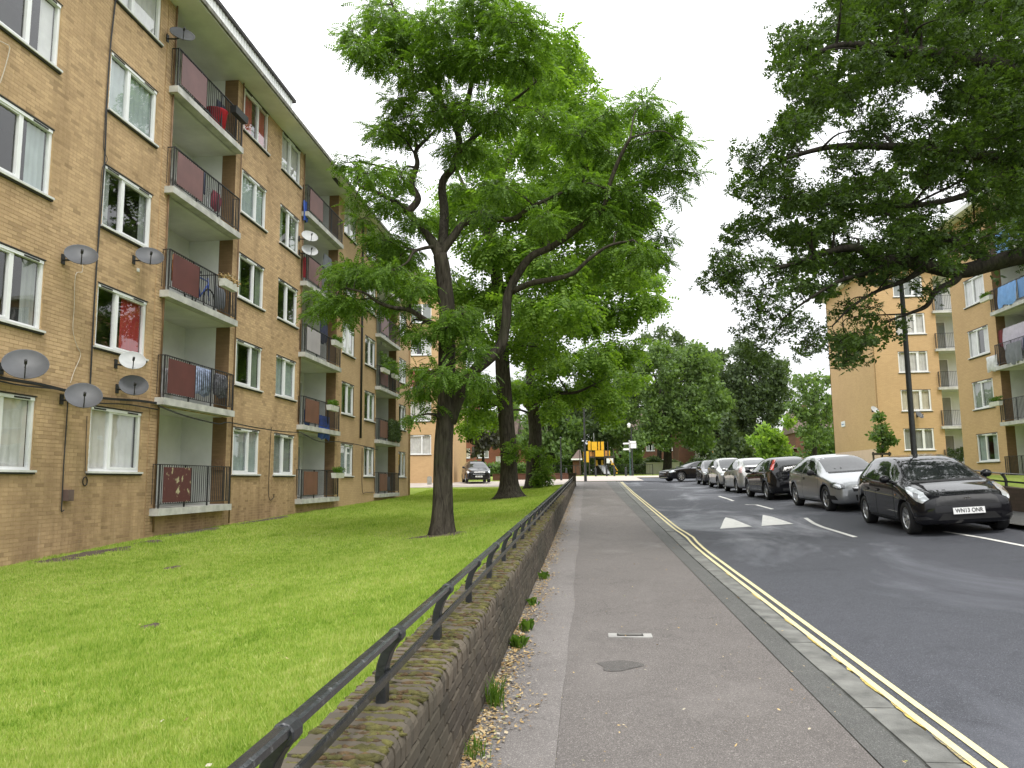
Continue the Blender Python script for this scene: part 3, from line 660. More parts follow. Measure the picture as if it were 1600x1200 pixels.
class Facade:
    def __init__(s, parent, T): s.e = parent; s.T = T; s.n = Vector(T(0, 0, 1))-Vector(T(0, 0, 0)); s.o = parent.matrix_basis.inverted()
    def pt(s, u, v, w): return tuple(s.o @ Vector(s.T(u, v, w)))
    def mk(s, mb, name, mat, parent=None): 
        o = mb.obj(name, mat, parent or s.e, fix=False); return o
    def box(s, mb, u0, u1, v0, v1, w0, w1, mi=0): return mb.box(u0, u1, v0, v1, w0, w1, mi, s.pt)
    def pane(s, u0, u1, v0, v1, w, name, mat, parent):
        p = [s.pt(u0, v0, w), s.pt(u1, v0, w), s.pt(u1, v1, w), s.pt(u0, v1, w)]
        nn = (Vector(p[1])-Vector(p[0])).cross(Vector(p[2])-Vector(p[0]))
        if nn.dot(s.n) < 0: p.reverse()
        mb = MB(); mb.add(p, [(0, 1, 2, 3)]); return mb.obj(name, mat, parent)
    def wall(s, u0, u1, v0, v1, ops, mat, reveal=.12, name='wall', w=0):
        us = sorted({u0, u1, *[o[i] for o in ops for i in (0, 1) if u0 < o[i] < u1]}); vs = sorted({v0, v1, *[o[i] for o in ops for i in (2, 3) if v0 < o[i] < v1]})
        mb = MB(); idx = {}
        def P(a, b):
            if (a, b) not in idx: idx[(a, b)] = len(mb.v); mb.v.append(s.pt(a, b, w))
            return idx[(a, b)]
        for a0, a1 in zip(us[:-1], us[1:]):
            for b0, b1 in zip(vs[:-1], vs[1:]):
                cu, cv = (a0+a1)/2, (b0+b1)/2
                if any(o[0] < cu < o[1] and o[2] < cv < o[3] for o in ops): continue
                mb.f.append((P(a0, b0), P(a1, b0), P(a1, b1), P(a0, b1))); mb.mi.append(0)
        for o in ops:
            a0, a1, b0, b1 = o[:4]; d = -reveal if len(o) < 5 else o[4]
            if d == 0: continue
            for q in (((a0, b0), (a1, b0)), ((a1, b0), (a1, b1)), ((a1, b1), (a0, b1)), ((a0, b1), (a0, b0))):
                mb.add([s.pt(*q[0], w), s.pt(*q[1], w), s.pt(*q[1], w+d), s.pt(*q[0], w+d)], [(0, 1, 2, 3)])
        return s.mk(mb, name, mat)
    def window(s, u0, u1, v0, v1, split=.5, cur=None, tilt=0, part=1.0, three=False, hang=0, simple_=False, name='window'):
        """white plastic casement: frame > pane, sash, vent_strip, sill, curtain, room"""
        f = .066; mb = MB(); d0, d1 = -.10, -.03
        s.box(mb, u0, u1, v0, v0+f, d0, d1); s.box(mb, u0, u1, v1-f, v1, d0, d1); s.box(mb, u0, u0+f, v0+f, v1-f, d0, d1); s.box(mb, u1-f, u1, v0+f, v1-f, d0, d1)
        cuts = [split] if not three else [.36, .66]
        edges = [u0+f]+[u0+(u1-u0)*c for c in cuts]+[u1-f]
        for c in edges[1:-1]: s.box(mb, c-f*.55, c+f*.55, v0+f, v1-f, d0, d1+.004)
        win = s.mk(mb, name, M_UPVC)
        hd = .085 if not simple_ else 0
        for k, (a, b) in enumerate(zip(edges[:-1], edges[1:])):
            a2 = a+(f*.55 if k else 0); b2 = b-(f*.55 if k < len(edges)-2 else 0)
            if not simple_ and (k == 0) == (split > .5):
                mb = MB(); g_ = .038       # opening sash
                s.box(mb, a2, b2, v0+f, v0+f+g_, -.085, -.022); s.box(mb, a2, b2, v1-f-g_, v1-f, -.085, -.022); s.box(mb, a2, a2+g_, v0+f+g_, v1-f-g_, -.085, -.022); s.box(mb, b2-g_, b2, v0+f+g_, v1-f-g_, -.085, -.022)
                s.mk(mb, 'sash', M_UPVC, win)
            pn = s.pane(a2, b2, v0+f, v1-f, -.07, 'pane', M_GLASS, win)
        if not simple_:
            mb = MB(); s.box(mb, u0+.02, u1-.02, v1-f-.005, v1-.012, d1, d1+.028); s.box(mb, u0+.1, u0+.1+.4, v1-f+.008, v1-.025, d1+.028, d1+.036, 1); s.box(mb, u1-.55, u1-.15, v1-f+.008, v1-.025, d1+.028, d1+.036, 1)
            s.mk(mb, 'vent_strip', [M_UPVC, M_DARKSEAL], win)
            mb = MB(); s.box(mb, u0-.02, u1+.02, v1, v1+.022, -.03, .012); s.mk(mb, 'head_seal', M_DARKSEAL, win)
        mb = MB(); s.box(mb, u0-.06, u1+.06, v0-.035, v0+.006, -.03, .07); s.box(mb, u0-.05, u1+.05, v0-.07, v0-.035, -.03, .045, 1); s.mk(mb, 'sill', [M_SILL, M_DARKSEAL], win)
        if cur:
            mb = MB(); n = 40; vt = v1-f; vb = v0+f+(v1-v0)*hang; rng = random.Random(int(u0*97+v0*31))
            spans = [(u0+f, u1-f)] if part >= 1 else [(u0+f, u0+f+(u1-u0)*part*.5), (u1-f-(u1-u0)*part*.5, u1-f)] if part > 0 else [(u1-f-(u1-u0)*-part, u1-f)]
            for (a, b) in spans:
                k = max(6, int(n*(b-a)/(u1-u0))); ph = rng.random()*6; fr = rng.uniform(13, 20)*(1.7 if part < 1 else 1)/1.8
                vs = []
                for i in range(k+1):
                    u = a+(b-a)*i/k; w = -.125-.02*math.sin((u-a)*fr*3.0+ph)-.008*math.sin(u*71)
                    vs += [s.pt(u, vb, w), s.pt(u, vt, w)]
                mb.add(vs, [(2*i, 2*i+2, 2*i+3, 2*i+1) for i in range(k)])
            mb.obj('curtain', CUR[cur], win, smooth=True)
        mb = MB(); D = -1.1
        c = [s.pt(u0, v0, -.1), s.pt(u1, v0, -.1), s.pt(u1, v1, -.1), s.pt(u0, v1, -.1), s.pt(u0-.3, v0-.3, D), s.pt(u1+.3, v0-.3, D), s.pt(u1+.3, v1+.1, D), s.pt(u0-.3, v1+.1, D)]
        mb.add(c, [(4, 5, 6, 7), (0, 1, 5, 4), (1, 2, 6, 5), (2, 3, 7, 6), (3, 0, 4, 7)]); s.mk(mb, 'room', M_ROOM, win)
        return win
    def balcony(s, u0, u1, vs_, vh, near=-1, panel='maroon', pspan=(.12, 1.35), slab_out=.25, depth=1.35, door='near', extra=0, brickret=.42, name='balcony', rail=True, simple_=False, wire=None):
        """slab > railing, panel, loggia walls, door; near=-1: the low-u end is towards the camera"""
        mb = MB(); s.box(mb, u0-.22, u1-.05, vs_-.17, vs_, -.02, slab_out); bal = s.mk(mb, name, M_EDGE)
        mb = MB()   # recess
        a = s.pt; W_ = -depth
        mb.add([a(u0, vs_, W_), a(u1, vs_, W_), a(u1, vh, W_), a(u0, vh, W_)], [(0, 1, 2, 3)], 0)
        for uu in (u0, u1):
            mb.add([a(uu, vs_, -brickret), a(uu, vs_, W_), a(uu, vh, W_), a(uu, vh, -brickret)], [(0, 1, 2, 3)], 0)
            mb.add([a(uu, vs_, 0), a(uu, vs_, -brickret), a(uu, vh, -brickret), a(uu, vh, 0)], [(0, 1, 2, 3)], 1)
        mb.add([a(u0, vh, 0), a(u1, vh, 0), a(u1, vh, W_), a(u0, vh, W_)], [(0, 1, 2, 3)], 2)
        mb.add([a(u0, vs_-.002, 0), a(u1, vs_-.002, 0), a(u1, vs_-.002, W_), a(u0, vs_-.002, W_)], [(0, 1, 2, 3)], 3)
        s.mk(mb, 'loggia_wall', [M_WHITEWALL, M_SHADEDBRICK, M_SOFFIT, M_CONC], bal)
        # door and side light on the back wall
        dw = .85; du = u0+.25 if door == 'near' else u1-1.2
        mb = MB(); f = .06
        for (p, q, r_, t_) in ((du, du+dw, vs_+.02, vs_+.1), (du, du+dw, vs_+2.0, vs_+2.06), (du, du+f, vs_+.1, vs_+2.0), (du+dw-f, du+dw, vs_+.1, vs_+2.0)): s.box(mb, p, q, r_, t_, W_+.005, W_+.06)
        dr = s.mk(mb, 'door', M_UPVC, bal)
        s.pane(du+f, du+dw-f, vs_+.1, vs_+2.0, W_+.03, 'door_pane', M_GLASS, bal)
        s.pane(du+f, du+dw-f, vs_+.1, vs_+2.0, W_+.012, 'door_blind', CUR['grey'], bal)
        if rail:
            rt = vs_+1.04; w_ = slab_out-.05; a0, a1 = u0-.16, u1-.12
            mb = MB()
            s.box(mb, a0, a1, rt-.02, rt, w_-.022, w_+.022); s.box(mb, a0, a1, vs_+.09, vs_+.11, w_-.01, w_+.01)
            s.box(mb, a0, a0+.02, rt-.02, rt, 0, w_); s.box(mb, a1-.02, a1, rt-.02, rt, 0, w_)
            n = int((a1-a0)/.105)
            for i in range(n+1):
                u = a0+(a1-a0)*i/n; th = .017 if i in (0, n, n//3, 2*n//3) else .007
                s.box(mb, u-th, u+th, vs_+(.0 if th > .01 else .1), rt-.015, w_-th, w_+th)
            for w2 in np.arange(.02, w_-.05, .1):
                for u in (a0+.01, a1-.01): s.box(mb, u-.007, u+.007, vs_+.1, rt-.015, w2-.007, w2+.007)
            s.mk(mb, 'railing', M_RAILING, bal)
            if panel:
                p0, p1 = a0+pspan[0], a0+pspan[1]
                mb = MB(); s.box(mb, p0, p1, vs_+.13, rt-.07, w_+.012, w_+.024); s.mk(mb, 'panel', PANEL[panel], bal)
        return bal

# ---------------------------------------------------------------- the long block on the left
LX = -10.2; ST = 2.62; SL0 = 1.05; WS0 = 1.89; WH = 1.36; EAVE = 13.76
lb = empty('apartment_block', (LX, 24, .3)); tag(lb, 'long five storey yellow brick block with stacked balconies beside the lawn', 'building')
LF = Facade(lb, lambda u, v, w: (LX+w, u, v))
cols = {'A': (11.45, 13.36, .58), 'B': (14.98, 16.82, .38), 'C': (21.48, 23.3, .6), 'D': (24.46, 26.2, .45), 'E': (31.4, 33.1, .5), 'F': (34.78, 36.5, .5), 'G': (41.45, 43.05, .5), 'Z': (8.0, 9.9, .5)}
bays = [(17.5, 21.06), (26.62, 30.62), (36.75, 40.75)]
ops = []
for k in range(5):
    for c in cols.values(): ops.append((c[0], c[1], WS0+ST*k, WS0+ST*k+WH))
    for b in bays: ops.append((b[0], b[1], SL0+ST*k, min(SL0+ST*(k+1)-.17, EAVE) if k < 4 else EAVE, 0))
BU0, BU1 = 6.4, 31.2            # bricks built one by one between these
LF.wall(BU0, BU1, -.6, EAVE, ops, M_FMORT, w=-.004)
LF.wall(BU1, 44.0, -.6, EAVE, [o for o in ops if o[1] > BU1], M_FBT, name='far_wall')
mb = MB(); D = -11
for q in ([(BU0, -.6, 0), (BU0, EAVE, 0), (BU0, EAVE, D), (BU0, -.6, D)], [(44, -.6, 0), (44, EAVE, 0), (44, EAVE, D), (44, -.6, D)], [(BU0, -.6, D), (44, -.6, D), (44, EAVE, D), (BU0, EAVE, D)]):
    mb.add([LF.pt(*p) for p in q], [(0, 1, 2, 3)])
LF.mk(mb, 'end_wall', M_FBT)
# individual bricks
rng = np.random.default_rng(5); items = []
bl, bh, pu, pv = .2155, .0655, .2255, .0755
for r in range(int((EAVE+.3)/pv)):
    v = -.3+r*pv; vc = v+bh/2; act = [o for o in ops if o[2]-.005 < vc < o[3]+.005 and o[1] > BU0 and o[0] < BU1]
    u = BU0-(pu/2 if r % 2 else 0)
    while u < BU1:
        segs = [(max(u, BU0), min(u+bl, BU1-.004))]
        for o in act:
            ns = []
            for a, b in segs:
                if b <= o[0] or a >= o[1]: ns.append((a, b))
                else:
                    if a < o[0]: ns.append((a, o[0]))
                    if b > o[1]: ns.append((o[1], b))
            segs = ns
        segs = [q for a, b in segs for q in (((a, 17.115), (17.125, b)) if a < 17.12 < b else ((a, b),))]
        for a, b in segs:
            if b-a > .03: items.append((a, b, v, v+bh, .018 if 17.12 < (a+b)/2 < 17.5 else 0))
        u += pu
items = np.array(items); n = len(items)
whole = (items[:, 1]-items[:, 0] > bl-.002)
d2 = items[:, 0]**2+(items[:, 2]-1.6)**2+LX**2
inframe = np.array([(a > 12.9) and (z > .35) for a, z in zip(items[:, 0], items[:, 2])])
order = np.argsort(np.where(whole & inframe, d2, 1e9))[:300]; sel = np.zeros(n, bool); sel[order] = True
bmsh = MB(); bmsh.box(-.0035, 0, 0, bl, 0, bh); bme = bmsh.mesh('brick', [M_FB])
for a, b, v0, v1, wo in items[sel]:
    o = link('brick', bme, lb); o.location = LF.pt(a, v0, wo+float(rng.uniform(-.0008, .0008)))
it = items[~sel]; n = len(it); wj = rng.uniform(-.0008, .0008, n)+it[:, 4]
ub, vb = LF.pt(0, 0, 0)[1], LF.pt(0, 0, 0)[2]
def P_(uu, vv, ww): return np.stack([ww, uu+ub, vv+vb], 1)
a, b, v0, v1 = it[:, 0], it[:, 1], it[:, 2], it[:, 3]; lo = np.full(n, -.0045)
Vb = np.stack([P_(a, v0, lo), P_(b, v0, lo), P_(b, v1, lo), P_(a, v1, lo), P_(a, v0, wj), P_(b, v0, wj), P_(b, v1, wj), P_(a, v1, wj)], 1).reshape(-1, 3)
fq = np.array([(4, 5, 6, 7), (0, 1, 5, 4), (1, 2, 6, 5), (2, 3, 7, 6), (3, 0, 4, 7)])
o = np_mesh('brickwork', Vb, (fq[None]+(np.arange(n)*8)[:, None, None]).reshape(-1, 4), M_FB, lb); o['kind'] = 'stuff'
# windows: curtain choice per column and storey (0 = ground floor)
CH = {'A': [('white', 1), ('grey', .35), ('blue', .5), ('white', .4), ('white', 1)], 'B': [('white', 1), ('red', -.4), ('grey', .3), ('blue', 1), ('white', 1)],
      'C': [('blue', 1), ('green', .4), ('green', .35), ('blue', 1), ('red', .8)], 'D': [('grey', 1), ('blue', 1), (None, 1), ('green', .5), ('white', 1)],
      'E': [('blue', 1), ('green', .5), ('white', 1), (None, 1), ('white', 1)], 'F': [('white', .6), ('green', .4), (None, 1), ('white', 1), ('white', 1)],
      'G': [('cream', .5), (None, 1), ('white', .5), ('white', 1), ('white', 1)], 'Z': [('white', 1), ('white', .5), ('blue', 1), ('white', 1), ('white', 1)]}
for cn, (u0, u1, spl) in cols.items():
    for k in range(5):
        cu, pt_ = CH[cn][k]; LF.window(u0, u1, WS0+ST*k, WS0+ST*k+WH, spl, cu, part=pt_)
PN = [['peel', 'maroon', 'maroon', 'plum', 'plum'], ['brown', 'brown', 'grey', 'plum', 'plum'], ['brown', 'brown', 'maroon', 'plum', 'plum']]
for bi, (u0, u1) in enumerate(bays):
    for k in range(5):
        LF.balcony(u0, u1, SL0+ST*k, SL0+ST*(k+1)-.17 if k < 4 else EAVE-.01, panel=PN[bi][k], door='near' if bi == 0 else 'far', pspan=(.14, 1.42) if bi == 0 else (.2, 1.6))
# eaves, roof, clad plant room, downpipes
mb = MB(); LF.box(mb, 5, 44.4, EAVE, EAVE+.11, -11, .72); LF.mk(mb, 'roof_slab', M_SOFFIT)
mb = MB(); LF.box(mb, 5, 44.4, EAVE+.03, EAVE+.15, .72, .78); LF.mk(mb, 'gutter', simple('mossy gutter', (.16, .155, .13), .9, .5, 5, .5))
M_CLAD = simple('white ribbed cladding', (.74, .75, .75), .5, .12, .9)
mb = MB(); vs = []; u = 6.0; k = 0
while u < 25.4:
    w = .008 if (k % 4) in (1, 2) else -.012
    vs += [LF.pt(u, EAVE+.1, w-.05), LF.pt(u, EAVE+1.54, w-.05)]; u += (.02, .07, .02, .07)[k % 4]; k += 1
mb.add(vs, [(2*i, 2*i+2, 2*i+3, 2*i+1) for i in range(len(vs)//2-1)]); LF.box(mb, 6, 25.4, EAVE+.2, EAVE+1.52, -5, -.12); cl = LF.mk(mb, 'plant_room_cladding', M_CLAD)
mb = MB(); LF.box(mb, 5.8, 25.55, EAVE+1.53, EAVE+1.64, -5.1, .03); LF.mk(mb, 'roof_edge', simple('tarred roof edge', (.035, .033, .032), .9, .6, 7, .9, 25))
M_PIPE = simple('black downpipe', (.02, .02, .02), .5, .2)
for uu, v0, v1, rr in ((34.05, 3.6, 13.8, .05), (17.42, .5, 13.8, .022), (26.45, 3.7, 13.8, .02), (21.28, .5, 13.8, .02)):
    mb = MB(); mb.tube([LF.pt(uu, v0, .06), LF.pt(uu, v1, .06)], rr, 8); mb.obj('downpipe', M_PIPE if rr > .03 else simple('rusty pipe', (.17, .10, .05), .7, .3), lb, smooth=True)
mb = MB(); mb.tube([LF.pt(43.85, .6, .05), LF.pt(43.85, 13.8, .05)], .045, 8); mb.obj('downpipe', M_FBT, lb, smooth=True)
# decorative iron plate beside the first balcony
mb = MB(); mb.box(21.0, 21.055, 2.0, 2.32, -.36, -.06, 0, LF.pt); mb.obj('wall_plate', simple('brown cast plate', (.17, .10, .05), .7, .3, 14, .6), lb)
# ---------------------------------------------------------------- far block on the left
def far_block(name, label, front, side, mat, grp=None):
    pass
fl = empty('apartment_block', (-14, 60, 1.5)); tag(fl, 'yellow brick block end wall with three stacked windows behind the long block', 'building')
FF = Facade(fl, lambda u, v, w: (u, 60-w, v)); FS = Facade(fl, lambda u, v, w: (-10.35+w, u, v))
ops = []
for k in range(5):
    ops.append((-14.1, -12.15, 3.75+2.65*k-0, 5.28+2.65*k)); ops.append((-18.6, -16.6, 3.75+2.65*k, 5.28+2.65*k))
FF.wall(-30, -10.35, .9, 17.2, ops, M_FBT2); FS.wall(60, 66.5, .9, 17.2, [], M_FBT2, name='side_wall')
for k in range(5):
    for a_, b_ in ((-14.1, -12.15), (-18.6, -16.6)): FF.window(a_, b_, 3.75+2.65*k, 5.28+2.65*k, .62, ['white', 'white', 'pink', 'white', 'grey'][k], part=1 if k < 2 else .7)
mb = MB(); mb.box(-30.3, -10.0, 59.6, 72, 17.2, 17.45, 0, lambda x, y, z: (x+14, y-60, z-1.5)); mb.obj('roof_slab', M_SOFFIT, fl)
mb = MB(); mb.tube([FF.pt(-30, 6.35, .03), FF.pt(-20, 6.28, .03), FF.pt(-10.3, 6.35, .03)], .03, 5); mb.obj('cable', M_PIPE, fl)
mb = MB(); mb.box(-30, -10.35, 66.4, 66.5, .9, 17.2, 0, lambda x, y, z: (x+14, y-60, z-1.5)); mb.box(-30, -29.9, 60, 66.5, .9, 17.2, 0, lambda x, y, z: (x+14, y-60, z-1.5)); mb.obj('rear_wall', M_FBT2, fl)
# ---------------------------------------------------------------- block on the right, near wing
RX = 19.6
rb = empty('apartment_block', (RX, 34, 1.0)); tag(rb, 'yellow brick block with washing on its balconies behind the low wall', 'building')
RF = Facade(rb, lambda u, v, w: (RX-w, u, v)); REnd = Facade(rb, lambda u, v, w: (u, 42.2+w, v))
ops = []; RS0 = 1.43
for k in range(5):
    ops += [(38.75, 40.75, RS0+.84+ST*k, RS0+2.2+ST*k), (30.6, 32.6, RS0+.84+ST*k, RS0+2.2+ST*k), (26.5, 28.5, RS0+.84+ST*k, RS0+2.2+ST*k)]
    ops += [(33.9, 38.0, RS0+ST*k, RS0+ST*(k+1)-.17, 0)]
RF.wall(20, 42.2, .2, RS0+ST*5+.2, ops, M_FBT2); REnd.wall(RX, RX+11, .2, RS0+ST*5+.2, [], M_FBT2, name='end_wall')
for k in range(5):
    for i, (a_, b_) in enumerate(((38.75, 40.75), (30.6, 32.6), (26.5, 28.5))): RF.window(a_, b_, RS0+.84+ST*k, RS0+2.2+ST*k, .58, ['blue', 'grey', 'white', 'white', 'white'][(k+i) % 5], part=1 if k % 2 else .6)
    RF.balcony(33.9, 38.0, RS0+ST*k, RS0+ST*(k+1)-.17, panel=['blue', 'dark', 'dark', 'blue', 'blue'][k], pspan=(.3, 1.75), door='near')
mb = MB(); RF.box(mb, 19.6, 42.6, RS0+ST*5+.2, RS0+ST*5+.42, -11, .6); RF.mk(mb, 'roof_slab', M_SOFFIT)
# ---------------------------------------------------------------- block on the right, far wing
R2Y = 53.0; R2X = 19.35
r2 = empty('apartment_block', (R2X, R2Y, 1.0)); tag(r2, 'yellow brick block corner with a plain end wall and pale painted base', 'building')
QF = Facade(r2, lambda u, v, w: (u, R2Y-w, v)); QS = Facade(r2, lambda u, v, w: (R2X-w, u, v))
ops = []; S2 = 2.36
for k in range(5):
    ops += [(20.95, 22.85, S2+.95+2.58*k, S2+2.35+2.58*k)]; ops += [(23.55, 27.6, S2+2.58*k-.1, S2+2.58*(k+1)-.27, 0)]
QF.wall(R2X, 30, .6, S2+2.58*5+.3, ops, M_FBT2); QS.wall(R2Y, 62.2, 3.45, S2+2.58*5+.3, [], M_FBT2, name='end_wall')
QS.wall(R2Y, 62.2, .6, 3.45, [], simple('pale pink painted base', (.62, .46, .38), .8, .08, 1.5), name='painted_base', w=.0)
for k in range(5):
    QF.window(20.95, 22.85, S2+.95+2.58*k, S2+2.35+2.58*k, .5, ['grey', 'cream', 'white', 'white', 'grey'][k], three=True)
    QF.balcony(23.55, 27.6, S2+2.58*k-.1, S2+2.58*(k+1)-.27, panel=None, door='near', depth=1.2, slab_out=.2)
mb = MB(); mb.box(R2X-.5, 31, R2Y-.5, 63, S2+2.58*5+.3, S2+2.58*5+.55, 0, lambda x, y, z: (x-R2X, y-R2Y, z-1)); mb.obj('roof_slab', M_SOFFIT, r2)
mb = MB(); mb.tube([QF.pt(R2X+.1, 1, .05), QF.pt(R2X+.1, 15.2, .05)], .05, 6); mb.obj('downpipe', M_FBT2, r2)
mb = MB(); QS.box(mb, 59.4, 60.2, 5.35, 5.75, 0, .04); QS.mk(mb, 'name_plate', simple('white plate', (.8, .82, .85), .5, .03), r2)
mb = MB(); QS.box(mb, 59.5, 60.1, 5.50, 5.56, .04, .043); QS.mk(mb, 'plate_line', PANEL['blue'], r2)
mb = MB(); mb.box(R2X, 30, 62.1, 62.2, .6, S2+2.58*5+.3, 0, lambda x, y, z: (x-R2X, y-R2Y, z-1)); mb.obj('rear_wall', M_FBT2, r2)
# ================================================================ trees
def frond_template(pairs, ll, lw, droop=.35, length=1.0, terminal=True):
    q = []
    def leaf(p, d, l, w):
        d = np.array(d)/np.linalg.norm(d); s = np.cross(d, [0, 0, 1]); s = s/np.linalg.norm(s)
        q.append([p, p+d*l*.45+s*w/2+np.array([0, 0, .02*l]), p+d*l, p+d*l*.45-s*w/2+np.array([0, 0, -.02*l])])
    for i in range(pairs):
        t = (i+.6)/pairs; p = np.array([t*length, 0, -droop*t*t*length])
        for sg in (-1, 1): leaf(p, [.45, sg*1, -.28-.2*(i % 2)], ll*(1-.25*abs(t-.45)), lw)
    if terminal: leaf(np.array([length, 0, -droop*length]), [1, 0, -.8], ll, lw)
    return np.array(q)
def oak_template(seed=3):
    rng = np.random.default_rng(seed); q = []
    for k in range(5):
        a = -1.3+2.6*k/4+rng.normal(0, .2); d = np.array([math.cos(a), math.sin(a), rng.normal(-.15, .35)]); d /= np.linalg.norm(d)
        s = np.cross(d, [0, 0, 1]); s /= np.linalg.norm(s); s = s+np.array([0, 0, rng.normal(0, .4)]); p = d*.12; l = 1*(.75+.4*rng.random())
        for t0, t1, w in ((0, .4, .2), (.4, .76, .3), (.76, 1.0, .17)):
            tm = t0+(t1-t0)*.55; q.append([p+d*l*t0, p+d*l*tm+s*w*l, p+d*l*t1, p+d*l*tm-s*w*l])
    return np.array(q)
def cluster_template(n, l, w, seed=1):
    rng = np.random.default_rng(seed); q = []
    for k in range(n):
        d = rng.normal(0, 1, 3); d[2] -= .3; d /= np.linalg.norm(d); s = np.cross(d, rng.normal(0, 1, 3)); s /= np.linalg.norm(s); p = d*.25*rng.random()+rng.normal(0, .35, 3)
        q.append([p, p+d*l*.5+s*w/2, p+d*l, p+d*l*.45-s*w/2])
    return np.array(q)
def scatter(tpl, pos, dirs, scale, rng):
    n = len(pos); d = dirs/np.linalg.norm(dirs, axis=1, keepdims=True); up = np.tile([0, 0, 1.0], (n, 1))+rng.normal(0, .35, (n, 3))
    y = np.cross(up, d); y /= np.linalg.norm(y, axis=1, keepdims=True)+1e-9; z = np.cross(d, y)
    t = tpl.reshape(-1, 3)
    return (pos[:, None]+scale[:, None, None]*(t[None, :, 0, None]*d[:, None]+t[None, :, 1, None]*y[:, None]+t[None, :, 2, None]*z[:, None])).reshape(-1, 3)
def crv(pts, n=6, jit=0, rng=None):
    """Catmull-Rom through the points"""
    P = np.array(pts, float); out = []
    Q = np.vstack([2*P[0]-P[1], P, 2*P[-1]-P[-2]])
    for i in range(1, len(Q)-2):
        for k in range(n):
            t = k/n; a, b, c, d = Q[i-1:i+3]
            out.append(.5*((2*b)+(-a+c)*t+(2*a-5*b+4*c-d)*t*t+(-a+3*b-3*c+d)*t**3))
    out.append(P[-1]); return np.array(out)
def limb_mesh(mb, pts, r0, r1, n=8, flare=0, seed=0, sub=5, knob=.06, power=1.0):
    c = crv(pts, sub); k = len(c); rnd = random.Random(seed); ph = [rnd.random()*6 for _ in range(4)]
    t = np.linspace(0, 1, k); L_ = np.linalg.norm(c-c[0], axis=1)
    r = r0+(r1-r0)*t**power+flare*np.exp(-L_/.28)
    def prof(i, a): return 1+knob*math.sin(3*a+ph[0]+i*.25)+knob*.8*math.sin(5*a+ph[1]-i*.17)+(.22*flare*math.sin(4*a+ph[2])/max(r[i], .05)*math.exp(-L_[i]/.35) if flare else 0)
    mb.tube(c.tolist(), r.tolist(), n, prof=prof); return c, r
class Tree:
    def __init__(s, name, label, base, bark, leaf, group=None, seed=0, cat='tree'):
        s.e = empty(name, tuple(base)); tag(s.e, label, cat, group); s.b = np.array(base, float); s.bark = bark; s.leaf = leaf; s.rng = np.random.default_rng(seed); s.rnd = random.Random(seed)
        s.nodes = []; s.rad = []; s.tw = MB(); s.V = []; s.seed = seed
    def limb(s, pts, r0, r1, name='limb', n=8, flare=0, sub=5, power=1.0):
        mb = MB(); p = [np.array(q)-s.b for q in pts]
        c, r = limb_mesh(mb, p, r0, r1, n, flare, s.seed+len(s.nodes), sub, power=power); mb.obj(name, s.bark, s.e, smooth=True)
        for a, b in zip(c[len(c)//4:], r[len(c)//4:]): s.nodes.append(a+s.b); s.rad.append(b)
    def clump(s, c, r, nf, tpl, sc, flat=.6, droop=.35, twigs=5, tw=.012, link_=True):
        c = np.array(c, float); rng = s.rng
        if link_ and s.nodes:
            nd = np.array(s.nodes); d = np.linalg.norm(nd-c, axis=1)+np.clip(nd[:, 2]-c[2], 0, None)*.8; i = int(np.argmin(d)); a = nd[i]
            m = (a+c)/2+np.array([rng.normal(0, .1), rng.normal(0, .1), .12])*np.linalg.norm(c-a)
            if d[i] > 3.2*max(1, r): link_ = False
            p = crv([a-s.b, m-s.b, c-s.b], 4); rr = np.linspace(min(s.rad[i]*.55, tw*3.2+.012*np.linalg.norm(c-a)), tw*.8, len(p)); 
            if link_: s.tw.tube(p.tolist(), rr.tolist(), 5, cap=False); s.nodes.append(c); s.rad.append(tw*1.5)
        for k in range(twigs):
            v = rng.normal(0, 1, 3); v /= np.linalg.norm(v); v *= np.array([r, r, r*flat])*.85
            p = crv([c-s.b, c-s.b+v*.5+[0, 0, .06*r], c-s.b+v], 2); s.tw.tube(p.tolist(), np.linspace(tw*.8, tw*.25, len(p)).tolist(), 3, cap=False)
        v = rng.normal(0, 1, (nf, 3)); v /= np.linalg.norm(v, axis=1, keepdims=True); rad = rng.random(nf)**.45*np.where(rng.random(nf) < .13, 1.32, 1)
        off = v*rad[:, None]*np.array([r, r, r*flat]); lump = 1+.25*np.sin(off[:, 0:1]*7/r+s.seed)*np.sin(off[:, 1:2]*6/r)
        pos = c+off*lump; d = v*np.array([1, 1, .35])+rng.normal(0, .35, (nf, 3)); d[:, 2] -= droop
        s.V.append(scatter(tpl, pos-s.b, d, sc*(.7+.6*rng.random(nf)), rng))
    def finish(s, name='crown'):
        V = np.concatenate(s.V); o = np_mesh(name, V, np.arange(len(V)).reshape(-1, 4), s.leaf, s.e); o['kind'] = 'stuff'
        if s.tw.v: q = s.tw.obj('twigs', s.bark, s.e); q['kind'] = 'stuff'
        return len(V)//2
M_BARK = m_bark('locust bark', (.020, .017, .013), (.082, .071, .057))
M_BARKD = m_bark('dark bark', (.012, .011, .010), (.04, .035, .028))
M_LOC1 = m_leaf('locust leaf', (.046, .098, .015), (.165, .275, .048), .5)
M_LOC2 = m_leaf('bright locust leaf', (.07, .145, .02), (.215, .335, .055), .52)
M_OAK = m_leaf('oak leaf', (.024, .047, .012), (.074, .122, .028), .42)
M_BGA = m_leaf('far leaf mid', (.07, .12, .04), (.17, .255, .085), .4)
M_BGB = m_leaf('far leaf dark', (.045, .07, .034), (.115, .16, .075), .35)
M_BGC = m_leaf('far leaf pale', (.13, .23, .04), (.28, .42, .10), .5)
M_BGD = m_leaf('far leaf purple', (.03, .032, .026), (.075, .08, .06), .3)
M_CON = m_leaf('conifer needles', (.03, .055, .025), (.085, .12, .05), .25)
tris = 0
